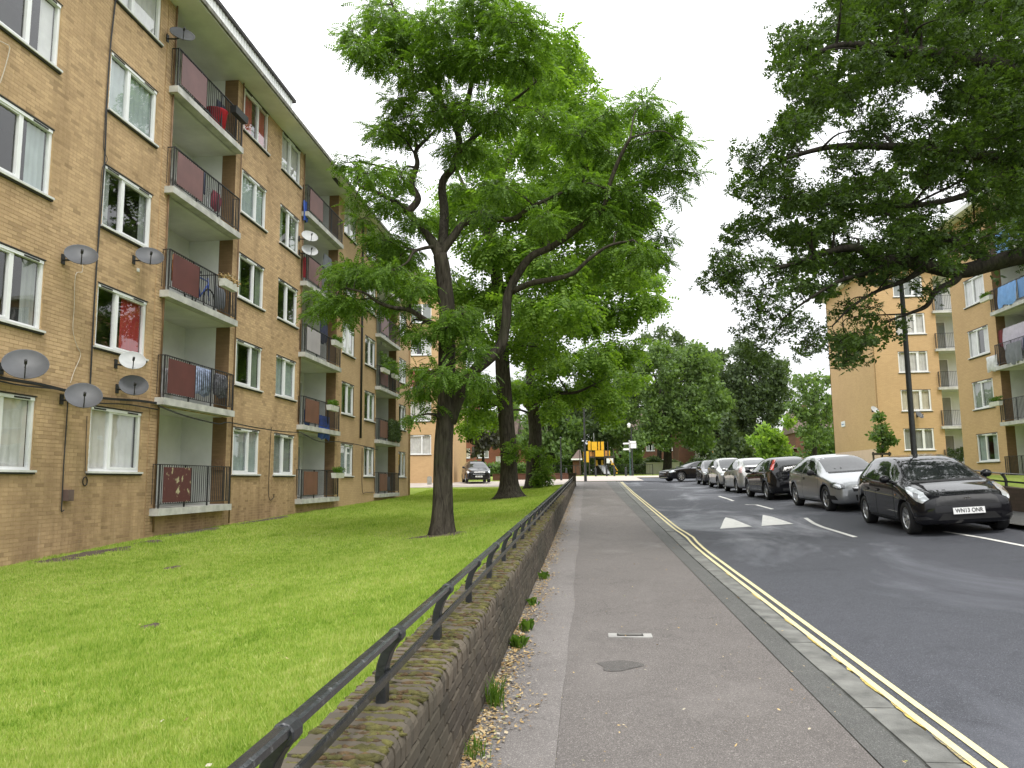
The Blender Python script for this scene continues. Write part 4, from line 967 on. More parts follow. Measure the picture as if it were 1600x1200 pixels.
# ---- first locust tree on the lawn
Y1 = 15.5
def w1(l, Y=Y1, dy=0): return [tuple(onY(x, y, Y+dy+(q[0] if q else 0))) for x, y, *q in l]
T1 = Tree('locust_tree', 'slim locust tree on the lawn with forked trunk and wide open crown', onY(690, 838, Y1), M_BARK, M_LOC1, 'locust trees on the lawn', 11)
T1.limb(w1([(690, 842), (692, 770), (694, 700), (697, 640), (697, 560), (698, 480), (693, 425), (688, 398)]), .205, .15, 'trunk', 14, .12, 7)
T1.limb(w1([(702, 660), (716, 622), (738, 584), (765, 560), (784, 538), (791, 497), (793, 463), (808, 430), (830, 401), (858, 388), (884, 371, -.3), (914, 348, -.6), (942, 328, -.8), (950, 296, -1), (966, 252, -1.2), (985, 215, -1.4)]), .135, .03, n=10, sub=4)
T1.limb(w1([(688, 400), (677, 380), (658, 356), (638, 332), (614, 313, -.3), (584, 299, -.6), (560, 290, -.9)]), .125, .025)
T1.limb(w1([(638, 332), (653, 310, .2), (643, 286, .4), (652, 256, .5), (650, 236, .6), (670, 214, .8), (694, 188, 1), (700, 150, 1.1)]), .085, .02)
T1.limb(w1([(688, 398), (710, 368), (726, 348), (758, 343, -.3), (802, 342, -.6), (822, 328, -.8), (844, 317, -1), (880, 300, -1.2)]), .095, .025)
T1.limb(w1([(690, 400), (694, 332, .6), (691, 285, .8), (712, 255, .9), (716, 210, .8), (690, 160, .6), (660, 130, .2), (634, 114), (610, 95, -.3), (590, 82, -.5)]), .11, .02)
T1.limb(w1([(714, 250, .9), (740, 215, .8), (770, 192, .6), (792, 165, .4), (814, 148, .2), (838, 127)]), .07, .02)
T1.limb(w1([(690, 160, .6), (680, 110, .5), (650, 60, .3), (628, 34, .1), (610, 0), (604, -30)]), .06, .02)
T1.limb(w1([(716, 205, .8), (735, 140, 1), (740, 80, 1.2), (735, 20, 1.2), (750, -40, 1.2)]), .075, .02)
T1.limb(w1([(680, 385), (662, 388, -.3), (646, 394, -.6), (636, 410, -.8), (610, 425, -1)]), .045, .015)
T1.limb(w1([(692, 525), (682, 510), (665, 500, -.3), (640, 484, -.5), (615, 481, -.8), (590, 472, -1), (570, 458, -1.2), (540, 450, -1.3)]), .075, .015)
T1.limb(w1([(800, 455), (830, 442, -.3), (858, 437, -.5), (894, 428, -.8), (922, 404, -1), (952, 384, -1.2), (990, 375, -1.4)]), .07, .018)
T1.limb(w1([(700, 585), (685, 578, -.3), (660, 590, -.6), (648, 605, -.8)]), .03, .01)
LT = frond_template(6, .27, .16, .3)
c1 = [(560, 70, 34), (540, 55, 22), (590, 25, 40), (625, 60, 38), (585, 95, 26), (680, 30, 45), (740, 15, 50), (800, 20, 42), (835, 50, 30), (655, 115, 40), (705, 85, 50), (620, 160, 26), (600, 200, 26), (635, 195, 34), (690, 165, 45),
      (755, 100, 52), (815, 95, 42), (770, 180, 45), (720, 235, 35), (548, 262, 24), (580, 272, 30), (625, 275, 26), (560, 310, 22), (605, 320, 28), (560, 345, 18), (650, 345, 26), (600, 375, 32), (630, 400, 30), (535, 425, 32), (565, 430, 34), (605, 430, 32),
      (497, 455, 20), (490, 485, 16), (525, 470, 28), (560, 475, 26), (600, 470, 24), (655, 450, 26), (540, 500, 16), (1005, 165, 28), (1040, 190, 28), (1060, 230, 26), (1085, 268, 17), (1010, 215, 36), (960, 235, 30), (1025, 265, 34), (1055, 300, 15), (975, 290, 36),
      (920, 285, 40), (1000, 325, 28), (1035, 365, 24), (1015, 395, 26), (970, 355, 32), (940, 320, 30), (880, 300, 34), (1045, 410, 14), (990, 390, 26), (700, 515, 30), (735, 550, 28), (690, 585, 34), (665, 610, 26), (648, 650, 13), (740, 590, 26), (720, 610, 22), (650, 575, 20), (640, 515, 24),
      (720, 490, 28), (860, 180, 34), (820, 300, 32), (780, 290, 34), (850, 345, 30), (900, 200, 36), (940, 180, 28), (750, 330, 26), (680, 640, 14), (640, 480, 20), (655, 520, 22)]
n_f = 0
for (x, y, r) in c1:
    for dd in ((-.9, .9) if r > 24 else (0,)):
        dy = dd+T1.rng.normal(0, .45); Yc = Y1+dy; rr = r*Yc/1200*1.04
        nf = int(205*max(rr/.5, .4)**2); n_f += nf
        T1.clump(onY(x+T1.rng.normal(0, r*.18), y+T1.rng.normal(0, r*.14), Yc), rr, nf, LT, .21, .52, .34, 4, .011)
tris += T1.finish()
# ---- second and third locust trees
LT2 = frond_template(4, .38, .24, .35, terminal=False)
def locust(label, base_px, Y, limbs, clumps, leaf, r0, flare, seed, nper, sc, depth):
    T = Tree('locust_tree', label, onY(*base_px, Y), M_BARK, leaf, 'locust trees on the lawn', seed)
    for i, (l, a, b) in enumerate(limbs): T.limb([tuple(onY(q[0], q[1], Y+(q[2] if len(q) > 2 else 0))) for q in l], a, b, 'trunk' if i == 0 else 'limb', 14 if i == 0 else 8, flare if i == 0 else 0)
    for (x, y, r) in clumps:
        for dd in (-depth*.5, depth*.5):
            Yc = Y+dd+T.rng.normal(0, depth*.25); rr = r*Yc/1200
            T.clump(onY(x+T.rng.normal(0, r*.2), y+T.rng.normal(0, r*.15), Yc), rr, int(nper*rr*rr), LT2, sc, .6, .5, 3, .02)
    return T.finish()
c2 = [(865, 75, 34), (890, 115, 38), (850, 140, 45), (915, 160, 38), (800, 130, 40), (955, 195, 36), (900, 210, 42), (830, 210, 48), (760, 240, 44), (870, 265, 48), (940, 265, 44), (790, 310, 50), (720, 300, 36), (850, 350, 50), (920, 340, 46), (740, 380, 46),
      (800, 400, 52), (870, 420, 50), (940, 400, 44), (755, 455, 46), (820, 470, 46), (700, 440, 36), (890, 490, 44), (760, 520, 34), (840, 540, 44), (700, 350, 36), (990, 330, 34), (985, 420, 30), (650, 440, 26), (735, 640, 24), (760, 610, 26)]
tris += locust('stout locust tree with flared mossy base behind the slim forked one', (795, 779), 34.0,
    [([(797, 782), (795, 745), (794, 700), (790, 640), (786, 580), (784, 520), (780, 460), (770, 400), (765, 330)], .40, .24), ([(780, 470), (810, 420, -1), (860, 370, -1.5), (900, 310, -2), (930, 240, -2)], .2, .05), ([(768, 380), (740, 330, 1), (720, 280, 1.5), (700, 240, 2)], .16, .05), ([(765, 330), (790, 260, .5), (830, 190, 0), (870, 110, 0)], .17, .04), ([(784, 560), (740, 520, -1), (700, 470, -1.5)], .12, .04)],
    c2, M_LOC2, .40, .5, 21, 120, .5, 4.2)
c3 = [(930, 435, 36), (985, 440, 34), (1010, 470, 26), (960, 490, 40), (905, 500, 38), (870, 560, 36), (925, 560, 40), (975, 545, 28), (985, 590, 18), (940, 615, 26), (890, 610, 26), (955, 640, 16), (840, 600, 30), (800, 600, 24), (860, 640, 20), (1020, 430, 16), (900, 450, 34), (830, 500, 30), (745, 610, 22), (735, 665, 16), (765, 650, 16), (925, 600, 26)]
tris += locust('leaning locust tree with leafy sprouts at its foot, farthest from the slim forked one', (834, 765), 47.0,
    [([(834, 768), (834, 720), (836, 680), (832, 640), (828, 600), (835, 540), (850, 480)], .48, .2), ([(832, 650), (846, 626, -1), (870, 615, -1.5), (900, 613, -2), (930, 600, -2)], .2, .05), ([(832, 560), (880, 520, 0), (930, 480, 1), (980, 450, 1)], .2, .05), ([(828, 640), (800, 610, 0), (760, 600, 1)], .16, .05)],
    c3, M_LOC2, .48, .3, 31, 100, .6, 5)
# leafy sprouts at the foot of the third trunk
T = Tree('sprout_shrub', 'leafy green sprouts clinging to the foot of the farthest locust trunk', onY(843, 766, 46.4), M_BARK, M_LOC2, seed=35, cat='shrub')
T.limb([tuple(onY(843, 766, 46.4)), tuple(onY(845, 740, 46.4)), tuple(onY(850, 715, 46.3))], .03, .01, 'stem')
for (x, y, r) in ((846, 752, 10), (848, 735, 11), (850, 718, 9), (842, 742, 9), (852, 745, 8), (838, 700, 6)):
    T.clump(onY(x, y, 46.3), r*46/1200, 60, LT2, .38, .9, .3, 3)
tris += T.finish('foliage')
T = Tree('sprout_shrub', 'few leafy sprouts growing out of the stout locust trunk', onY(812, 715, 33.4), M_BARK, M_LOC2, seed=36, cat='shrub')
T.limb([tuple(onY(806, 716, 33.6)), tuple(onY(818, 706, 33.2)), tuple(onY(830, 702, 33))], .015, .006, 'stem')
for (x, y, r) in ((800, 697, 9), (816, 704, 9), (828, 703, 8), (795, 710, 7)): T.clump(onY(x, y, 33.2), r*33/1200, 34, LT2, .3, .8, .3, 2)
tris += T.finish('foliage')
BT = cluster_template(7, 1.0, .62)
# ---- oak over the parked cars
YO = 14.5; OB = np.array([12.4, 15.5, float(rlawn(12.4, 15.5))-.05])
O = Tree('oak_tree', 'large dark oak with a long low bough reaching over the parked cars', OB, M_BARKD, M_OAK, seed=41)
fk = OB+np.array([-.1, -.1, 3.9])
O.limb([OB, OB+[.05, 0, 1.5], OB+[0, -.05, 2.8], fk], .46, .36, 'trunk', 14, .25)
def wo(l, base=None): return ([tuple(base)] if base is not None else [])+[tuple(onY(q[0], q[1], YO+(q[2] if len(q) > 2 else 0))) for q in l]
b1 = wo([(1680, 392, .3), (1600, 398), (1552, 410, -.2), (1500, 424, -.4), (1450, 416, -.6), (1400, 407, -.8), (1370, 407, -1), (1340, 388, -1.1), (1300, 392, -1.2), (1255, 408, -1.4), (1210, 420, -1.6)], fk)
O.limb(b1, .19, .03, n=10)
O.limb(wo([(1552, 410, -.2), (1527, 397, -.1), (1500, 380, 0), (1470, 368, .3), (1430, 360, .6), (1380, 330, 1)]), .1, .025)
O.limb(wo([(1500, 427, -.4), (1490, 440, -.5), (1462, 455, -.7), (1448, 478, -.8), (1420, 490, -.9), (1390, 500, -1)]), .075, .015)
O.limb(wo([(1450, 418, -.6), (1410, 440, -.8), (1370, 455, -1), (1330, 480, -1.2), (1300, 510, -1.3)]), .05, .012)
O.limb(wo([(1400, 407, -.8), (1360, 425, -1.1), (1310, 440, -1.3), (1260, 470, -1.6), (1220, 500, -1.8)]), .05, .012)
up1 = fk+np.array([-.3, -.2, 2.0])
O.limb([tuple(fk), tuple(up1)]+wo([(1690, 180, 0), (1600, 120, -.2), (1500, 90, -.4), (1400, 80, -.6), (1320, 70, -.8), (1260, 90, -1)]), .28, .03, n=10)
O.limb([tuple(up1)]+wo([(1680, 250, .6), (1600, 250, .8), (1500, 240, .6), (1400, 230, .2), (1300, 230, -.2), (1220, 250, -.5)]), .18, .03)
O.limb([tuple(up1)]+wo([(1720, 60, .8), (1640, -20, 1), (1560, -80, .8), (1450, -100, .5)]), .2, .03)
O.limb(wo([(1600, 250, .8), (1520, 300, .3), (1440, 320, -.1), (1350, 320, -.6), (1250, 320, -1)]), .08, .02)
O.limb([tuple(fk), tuple(fk+np.array([1, .6, 2])), tuple(fk+np.array([2.4, 1.4, 3.6])), tuple(fk+np.array([3.4, 2, 4.6]))], .22, .05)
poly = [(1305, -60), (1292, 40), (1240, 60), (1218, 105), (1238, 155), (1215, 185), (1185, 225), (1160, 255), (1172, 330), (1120, 408), (1118, 432), (1135, 470), (1160, 520), (1190, 555), (1215, 525), (1255, 550), (1285, 545), (1310, 580), (1345, 565), (1362, 540), (1372, 505), (1440, 520), (1470, 470), (1500, 440), (1560, 425), (1620, 410), (1900, 400), (1900, -160), (1300, -160)]
def inside(x, y, P):
    c = False; j = len(P)-1
    for i in range(len(P)):
        if (P[i][1] > y) != (P[j][1] > y) and x < (P[j][0]-P[i][0])*(y-P[i][1])/(P[j][1]-P[i][1])+P[i][0]: c = not c
        j = i
    return c
OT = [oak_template(3), oak_template(8)]
holes = [(1425, 165, 24), (1365, 235, 12), (1270, 262, 22), (1490, 320, 20), (1345, 365, 12), (1300, 215, 10), (1410, 470, 22), (1445, 505, 22), (1560, 420, 26), (1530, 450, 40), (1270, 505, 14), (1500, 470, 24), (1340, 455, 10)]
rg = random.Random(5); pts = []; tries = 0
while tries < 9000:
    tries += 1; x, y = rg.uniform(1105, 1880), rg.uniform(-150, 590)
    if not inside(x, y, poly) or any((x-h[0])**2+(y-h[1])**2 < (h[2]+16)**2 for h in holes): continue
    md = 29 if x < 1610 and y > -10 else 62
    if all((x-p[0])**2+(y-p[1])**2 > md*md for p in pts): pts.append((x, y))
for x, y in pts:
    vis = x < 1610 and y > -10
    for dd in ((-1.2, .8, 3.4, 5.6, 8.2) if vis else (0, 3, 5.5)):
        if dd > 2 and (x < 1230 or any((x-h[0])**2+(y-h[1])**2 < (h[2]+34)**2 for h in holes)): continue
        Yc = YO+dd+O.rng.normal(0, .5)-(.4 if x < 1300 else 0); rr = (25 if vis else 55)*Yc/1200*(.85+.4*O.rng.random())
        nf = int((43 if dd < 2 else 18 if dd < 4 else 8)*(rr/.34)**2*(1 if vis else .35)); nf = max(12, nf)
        if y > 440: nf = int(nf*.6)
        O.clump(onY(x+O.rng.normal(0, 5), y+O.rng.normal(0, 5), Yc), rr, nf, OT[int(O.rng.random() > .5)] if dd < 4 else BT, .112 if dd < 4 else .17, .7, .25, 4 if dd < 2 else 1, .008, link_=dd < 2)
for k in range(26):   # far side of the crown, out of frame
    p = fk+np.array([O.rng.uniform(-1, 4.5), O.rng.uniform(-2, 4), O.rng.uniform(1.5, 7)]); O.clump(p, .9, 60, OT[0], .16, .8, .25, 3)
tris += O.finish()
# ---- trees in the background
BT = cluster_template(7, 1.0, .62)
def bg_tree(label, px, py, Y, crown, leaf, seed, sc=.4, dens=9, trunk=.35, name='park_tree', group='trees beyond the junction', flat=.8, bark=M_BARKD):
    """crown: (x, y, r) clumps in photograph pixels at that distance; depth follows the crown's own width"""
    global tris
    T = Tree(name, label, onY(px, py, Y), bark, leaf, group, seed)
    cx = sum(c[0] for c in crown)/len(crown); top = min(c[1] for c in crown); mid = sum(c[1] for c in crown)/len(crown); half = max(max(abs(c[0]-cx)+c[2] for c in crown), 8)
    T.limb([tuple(onY(px, py+2, Y)), tuple(onY(px+1, (py+mid)/2, Y)), tuple(onY((px+cx)/2, mid, Y)), tuple(onY(cx, (mid+top)/2, Y))], trunk, trunk*.3, 'trunk', 8, trunk*.5)
    if len(crown) > 4:
        for c in crown[::2]: T.limb([tuple(onY((px+cx)/2, (mid*.6+py*.4), Y)), tuple(onY((px+c[0])/2, (mid+c[1])/2+6, Y)), tuple(onY(c[0], c[1], Y+T.rng.normal(0, 1)))], trunk*.4, .04, 'limb', 5)
    for (x, y, r) in crown:
        q = 1-((x-cx)/half)**2*.8; dep = half*Y/1200*.8*math.sqrt(max(q, .1))
        for dd in (-dep*.6, dep*.5):
            Yc = Y+dd+T.rng.normal(0, .5); rr = r*Yc/1200
            T.clump(onY(x+T.rng.normal(0, r*.15), y+T.rng.normal(0, r*.15), Yc), rr, max(14, int(dens*rr*rr)), BT, sc, flat, .2, 2, .03, link_=True)
    tris += T.finish()
def ell(cx, cy, rx, ry, n, r, seed):
    rg = random.Random(seed); out = []; tr = 0
    while len(out) < n and tr < 4000:
        tr += 1; a = rg.random()*6.283; q = math.sqrt(rg.random()); x = cx+rx*q*math.cos(a); y = cy+ry*q*math.sin(a)
        if all((x-o[0])**2+(y-o[1])**2 > (r*.85)**2 for o in out): out.append((x, y, r*rg.uniform(.75, 1.2)))
    return out
bg_tree('broad spreading grey green tree behind the signpost', 1043, 742, 92, ell(1052, 612, 82, 70, 30, 19, 1)+[(1000, 690, 18), (1100, 690, 18), (980, 640, 18), (1122, 640, 18), (1040, 690, 16), (965, 670, 17), (975, 600, 16), (985, 705, 15), (1110, 580, 15)], M_BGA, 51, .42, 26, .55)
bg_tree('tall dark rounded tree behind the broad spreading one', 1178, 738, 112, ell(1168, 615, 58, 72, 26, 18, 2)+[(1125, 560, 16), (1160, 548, 14), (1195, 560, 14), (1215, 640, 14), (1150, 690, 16), (1200, 690, 16)], M_BGB, 52, .45, 22, .5)
bg_tree('sparse tall tree top rising behind the broad spreading tree', 1030, 742, 124, ell(1030, 545, 38, 32, 9, 13, 3), M_BGB, 53, .55, 5, .4)
bg_tree('dark tree behind the yellow climbing frame', 938, 742, 98, ell(930, 665, 48, 50, 18, 17, 4), M_BGB, 54, .55, 12, .75)
bg_tree('dull green tree behind the stout locust trunk', 862, 745, 96, ell(862, 676, 44, 44, 15, 16, 5)+[(800, 640, 20), (820, 690, 16)], M_BGA, 55, .55, 12, .35)
bg_tree('small dark purple leaved tree behind the parked people carrier', 754, 742, 70, ell(750, 678, 33, 26, 12, 11, 6), M_BGD, 56, .38, 12, .16)
bg_tree('light green young tree before the brick houses', 1222, 742, 62, ell(1212, 695, 24, 30, 13, 9, 7)+[(1232, 660, 9), (1180, 690, 7)], M_BGC, 57, .34, 11, .10)
bg_tree('forked tree with open crown beside the plain end wall', 1272, 738, 88, ell(1275, 640, 40, 52, 17, 15, 8), M_BGA, 58, .42, 15, .3)
bg_tree('low leafy tree in front of the plain end wall corner', 1300, 738, 96, ell(1290, 700, 34, 34, 11, 15, 9), M_BGA, 59, .5, 12, .3)
bg_tree('wide dark tree crown between the spreading tree and the conifer', 1120, 742, 108, ell(1115, 660, 50, 50, 14, 17, 14), M_BGB, 64, .45, 20, .4)
bg_tree('tall background tree above the playground', 970, 742, 130, ell(965, 620, 45, 75, 16, 20, 15), M_BGB, 65, .5, 16, .4)
bg_tree('pointed dark conifer in front of the brick house', 1138, 740, 84, [(1138, 655, 7), (1136, 668, 9), (1140, 682, 12), (1132, 696, 14), (1146, 706, 15), (1130, 718, 16), (1150, 725, 16)], M_CON, 60, .45, 14, .25, 'conifer_tree')
bg_tree('round dark evergreen bush beside the conifer', 1168, 740, 86, ell(1172, 712, 20, 24, 8, 12, 10), M_CON, 61, .45, 12, .2, 'evergreen_tree')
bg_tree('far grey green tree above the houses left of the playground', 905, 742, 120, ell(900, 650, 60, 50, 12, 22, 11), M_BGB, 62, .75, 5, .4)
bg_tree('young staked street tree in front of the far right block', 1378, 722, 44, [(1376, 668, 9), (1372, 652, 7), (1384, 684, 9), (1368, 684, 8), (1380, 700, 6), (1392, 690, 5)], M_BGA, 63, .2, 46, .045, 'street_tree', None)
print('tree tris', tris)
# ================================================================ houses, hedges and walls beyond the junction
M_REDB = m_brick('red brick', (.26, .105, .065), (.20, .08, .05), (.13, .065, .045), tex=True, dirt_amt=.35)
M_DKB = m_brick('dark brown brick', (.15, .075, .05), (.11, .055, .04), (.07, .045, .035), tex=True, dirt_amt=.35)
M_TILE = simple('roof tiles', (.12, .085, .07), .85, .25, 3, .5, 14)
M_PALE = simple('pale render', (.6, .58, .52), .85, .1, 1)
def house(label, x0, x1, Y, z0, z1, mat, wins, name='brick_house', roof=1.8, group='brick houses beyond the junction', door=None, depth=8, ws=(1.5, 1.35)):
    e = empty(name, ((x0+x1)/2, Y, z0)); tag(e, label, 'house', group); fc = Facade(e, lambda u, v, w: (u, Y-w, v))
    ops = [(u, u+ws[0], v, v+ws[1]) for u, v in wins]
    if door: ops.append((door, door+1.0, z0+.1, z0+2.2))
    fc.wall(x0, x1, z0-.8, z1, ops, mat)
    for u, v in wins: fc.window(u, u+ws[0], v, v+ws[1], .5, random.choice(['white', 'cream', 'grey']), part=.6, three=True, simple_=True)
    if door:
        mb = MB(); fc.box(mb, door, door+1, z0+.1, z0+2.2, -.1, -.05); fc.mk(mb, 'door', simple('painted door', (.6, .6, .58), .5, .1))
    for nm, xx in (('side_wall', x0), ('side_wall', x1)):
        mb = MB(); mb.add([fc.pt(xx, z0-.8, 0), fc.pt(xx, z1, 0), fc.pt(xx, z1, -depth), fc.pt(xx, z0-.8, -depth)], [(0, 1, 2, 3)]); fc.mk(mb, nm, mat)
    mb = MB(); o = .35
    mb.add([fc.pt(x0-o, z1-.05, o), fc.pt(x1+o, z1-.05, o), fc.pt(x1+o, z1+roof, -depth/2), fc.pt(x0-o, z1+roof, -depth/2), fc.pt(x0-o, z1-.05, -depth-o), fc.pt(x1+o, z1-.05, -depth-o)], [(0, 1, 2, 3), (3, 2, 5, 4), (0, 3, 4), (1, 5, 2), (0, 4, 5, 1)])
    rf = fc.mk(mb, 'roof', M_TILE); mb = MB(); cx = x0+(x1-x0)*.3
    fc.box(mb, cx, cx+.9, z1+roof*.5, z1+roof+1.2, -depth/2-.4, -depth/2+.4); fc.mk(mb, 'chimney', mat, rf)
    return e
def X_(px, Y): return float(onY(px, 740, Y)[0])
def Z_(py, Y, px=1000): return float(onY(px, py, Y)[2])
Yh = 118
house('dark brick house with white windows between the spreading tree and the conifer', X_(1062, Yh), X_(1172, Yh), Yh, 2.0, Z_(655, Yh), M_DKB, [(X_(1088, Yh), Z_(718, Yh)), (X_(1086, Yh), Z_(694, Yh)), (X_(1150, Yh), Z_(716, Yh))], 'brick_house', 3.0, ws=(1.55, 1.55))
Yh = 100
house('red brick house behind the light green young tree', X_(1186, Yh), X_(1248, Yh), Yh, 2.0, Z_(704, Yh), M_REDB, [(X_(1222, Yh), Z_(733, Yh)), (X_(1198, Yh), Z_(733, Yh)), (X_(1210, Yh), Z_(733, Yh))], 'brick_house', .3)
Yh = 96
house('red brick house behind the parked people carrier', X_(700, Yh), X_(805, Yh), Yh, 2.0, Z_(676, Yh), M_REDB, [(X_(745, Yh), Z_(712, Yh)), (X_(775, Yh), Z_(725, Yh)), (X_(716, Yh), Z_(712, Yh)), (X_(783, Yh), Z_(702, Yh))], 'brick_house', 3.0, ws=(1.5, 1.2))
Yh = 128
house('brick terrace half hidden behind the playground trees', X_(810, Yh), X_(905, Yh), Yh, 2.2, Z_(690, Yh), M_REDB, [(X_(832, Yh), Z_(730, Yh)), (X_(862, Yh), Z_(730, Yh)), (X_(888, Yh), Z_(730, Yh))], 'brick_house', 3.5)
house('long dark brick terrace far behind the signpost', X_(960, 140), X_(1060, 140), 140, 2.3, Z_(672, 140), M_DKB, [(X_(975+18*i, 140), Z_(y, 140)) for i in range(5) for y in (730, 705)], 'brick_house', 4)
house('brick terrace far behind the forked tree', X_(1246, 140), X_(1320, 140), 140, 2.3, Z_(680, 140), M_DKB, [(X_(1256+18*i, 140), Z_(728, 140)) for i in range(3)], 'brick_house', 4)
house('pale rendered house behind the purple leaved tree', X_(640, 150), X_(720, 150), 150, 2.4, Z_(670, 150), M_PALE, [(X_(700, 150), Z_(725, 150))], 'rendered_house', 4)
def hedge(label, px0, px1, Y, h, leaf, seed, d=1.2):
    rng = np.random.default_rng(seed); x0, x1 = X_(px0, Y), X_(px1, Y); n = int((x1-x0)*h*60)
    z0 = float(g(Y)); X = x0+(x1-x0)*rng.random(n); Yv = Y+d*(rng.random(n)-.5); Zv = z0+h*(rng.random(n)**.8)*(1+.22*np.sin(X*.9)+.15*np.sin(X*2.3))
    V = scatter(BT, np.stack([X, Yv, Zv], 1), rng.normal(0, 1, (n, 3)), .32*(.7+.6*rng.random(n)), rng)
    o = np_mesh('hedge', V, np.arange(len(V)).reshape(-1, 4), leaf); tag(o, label, 'hedge', 'hedges beyond the junction')
M_GREENPALE = None
# ================================================================ cars
M_CBLACK = m_paint('black car paint', (.006, .006, .008), rough=.22)
M_CSILV = m_paint('silver car paint', (.33, .34, .35), rough=.32, metallic=.75)
M_CSILV2 = m_paint('pale silver car paint', (.46, .46, .45), rough=.34, metallic=.65)
M_CGREY = m_paint('dark grey car paint', (.05, .052, .058), rough=.28, metallic=.4)
M_CWHITE = m_paint('white car paint', (.75, .76, .77), rough=.3)
def m_carglass():
    m, t, o = new_mat('car glass'); N = NT(t)
    N.bsdf(o, N.ramp(N.noise(N.world(), 2.2, 3), [(.35, (.008, .009, .010)), (.7, (.035, .04, .04))]), .03, None, Specular_IOR_Level=.5, Coat_Weight=.15, Coat_Roughness=.01, Coat_IOR=1.5); return m
M_CGLASS = m_carglass()
M_TRIM = simple('black plastic trim', (.02, .02, .021), .55, .2, 30, .2, 200)
M_TYRE = simple('tyre rubber', (.018, .018, .018), .85, .25, 30, .3, 150)
M_RIM = simple('alloy wheel', (.52, .53, .54), .32, .12, 20, Metallic=.85)
M_LENS = simple('headlamp lens', (.62, .65, .68), .12, .2, 16, Metallic=.35, Coat_Weight=1.0)
M_LENSD = simple('headlamp bezel', (.06, .065, .07), .2, .3, 12, Coat_Weight=1.0)
M_CHROME = simple('chrome', (.75, .76, .78), .12, .05, 10, Metallic=1.0)
M_RED = simple('tail lamp', (.55, .02, .02), .18, .2, 12, Coat_Weight=1.0)
M_PLATE = simple('number plate white', (.78, .78, .76), .45, .04, 20)
M_PLATEB = simple('number plate blue', (.05, .10, .30), .45, .1, 20)
M_INK = simple('plate lettering', (.012, .012, .012), .5, .05)
M_INKW = simple('plate lettering pale', (.6, .62, .68), .5, .05)
M_UNDER = simple('underbody', (.008, .008, .008), .9, .2)
M_AMB = simple('amber lens', (.6, .22, .03), .2, .1, Coat_Weight=1.0)
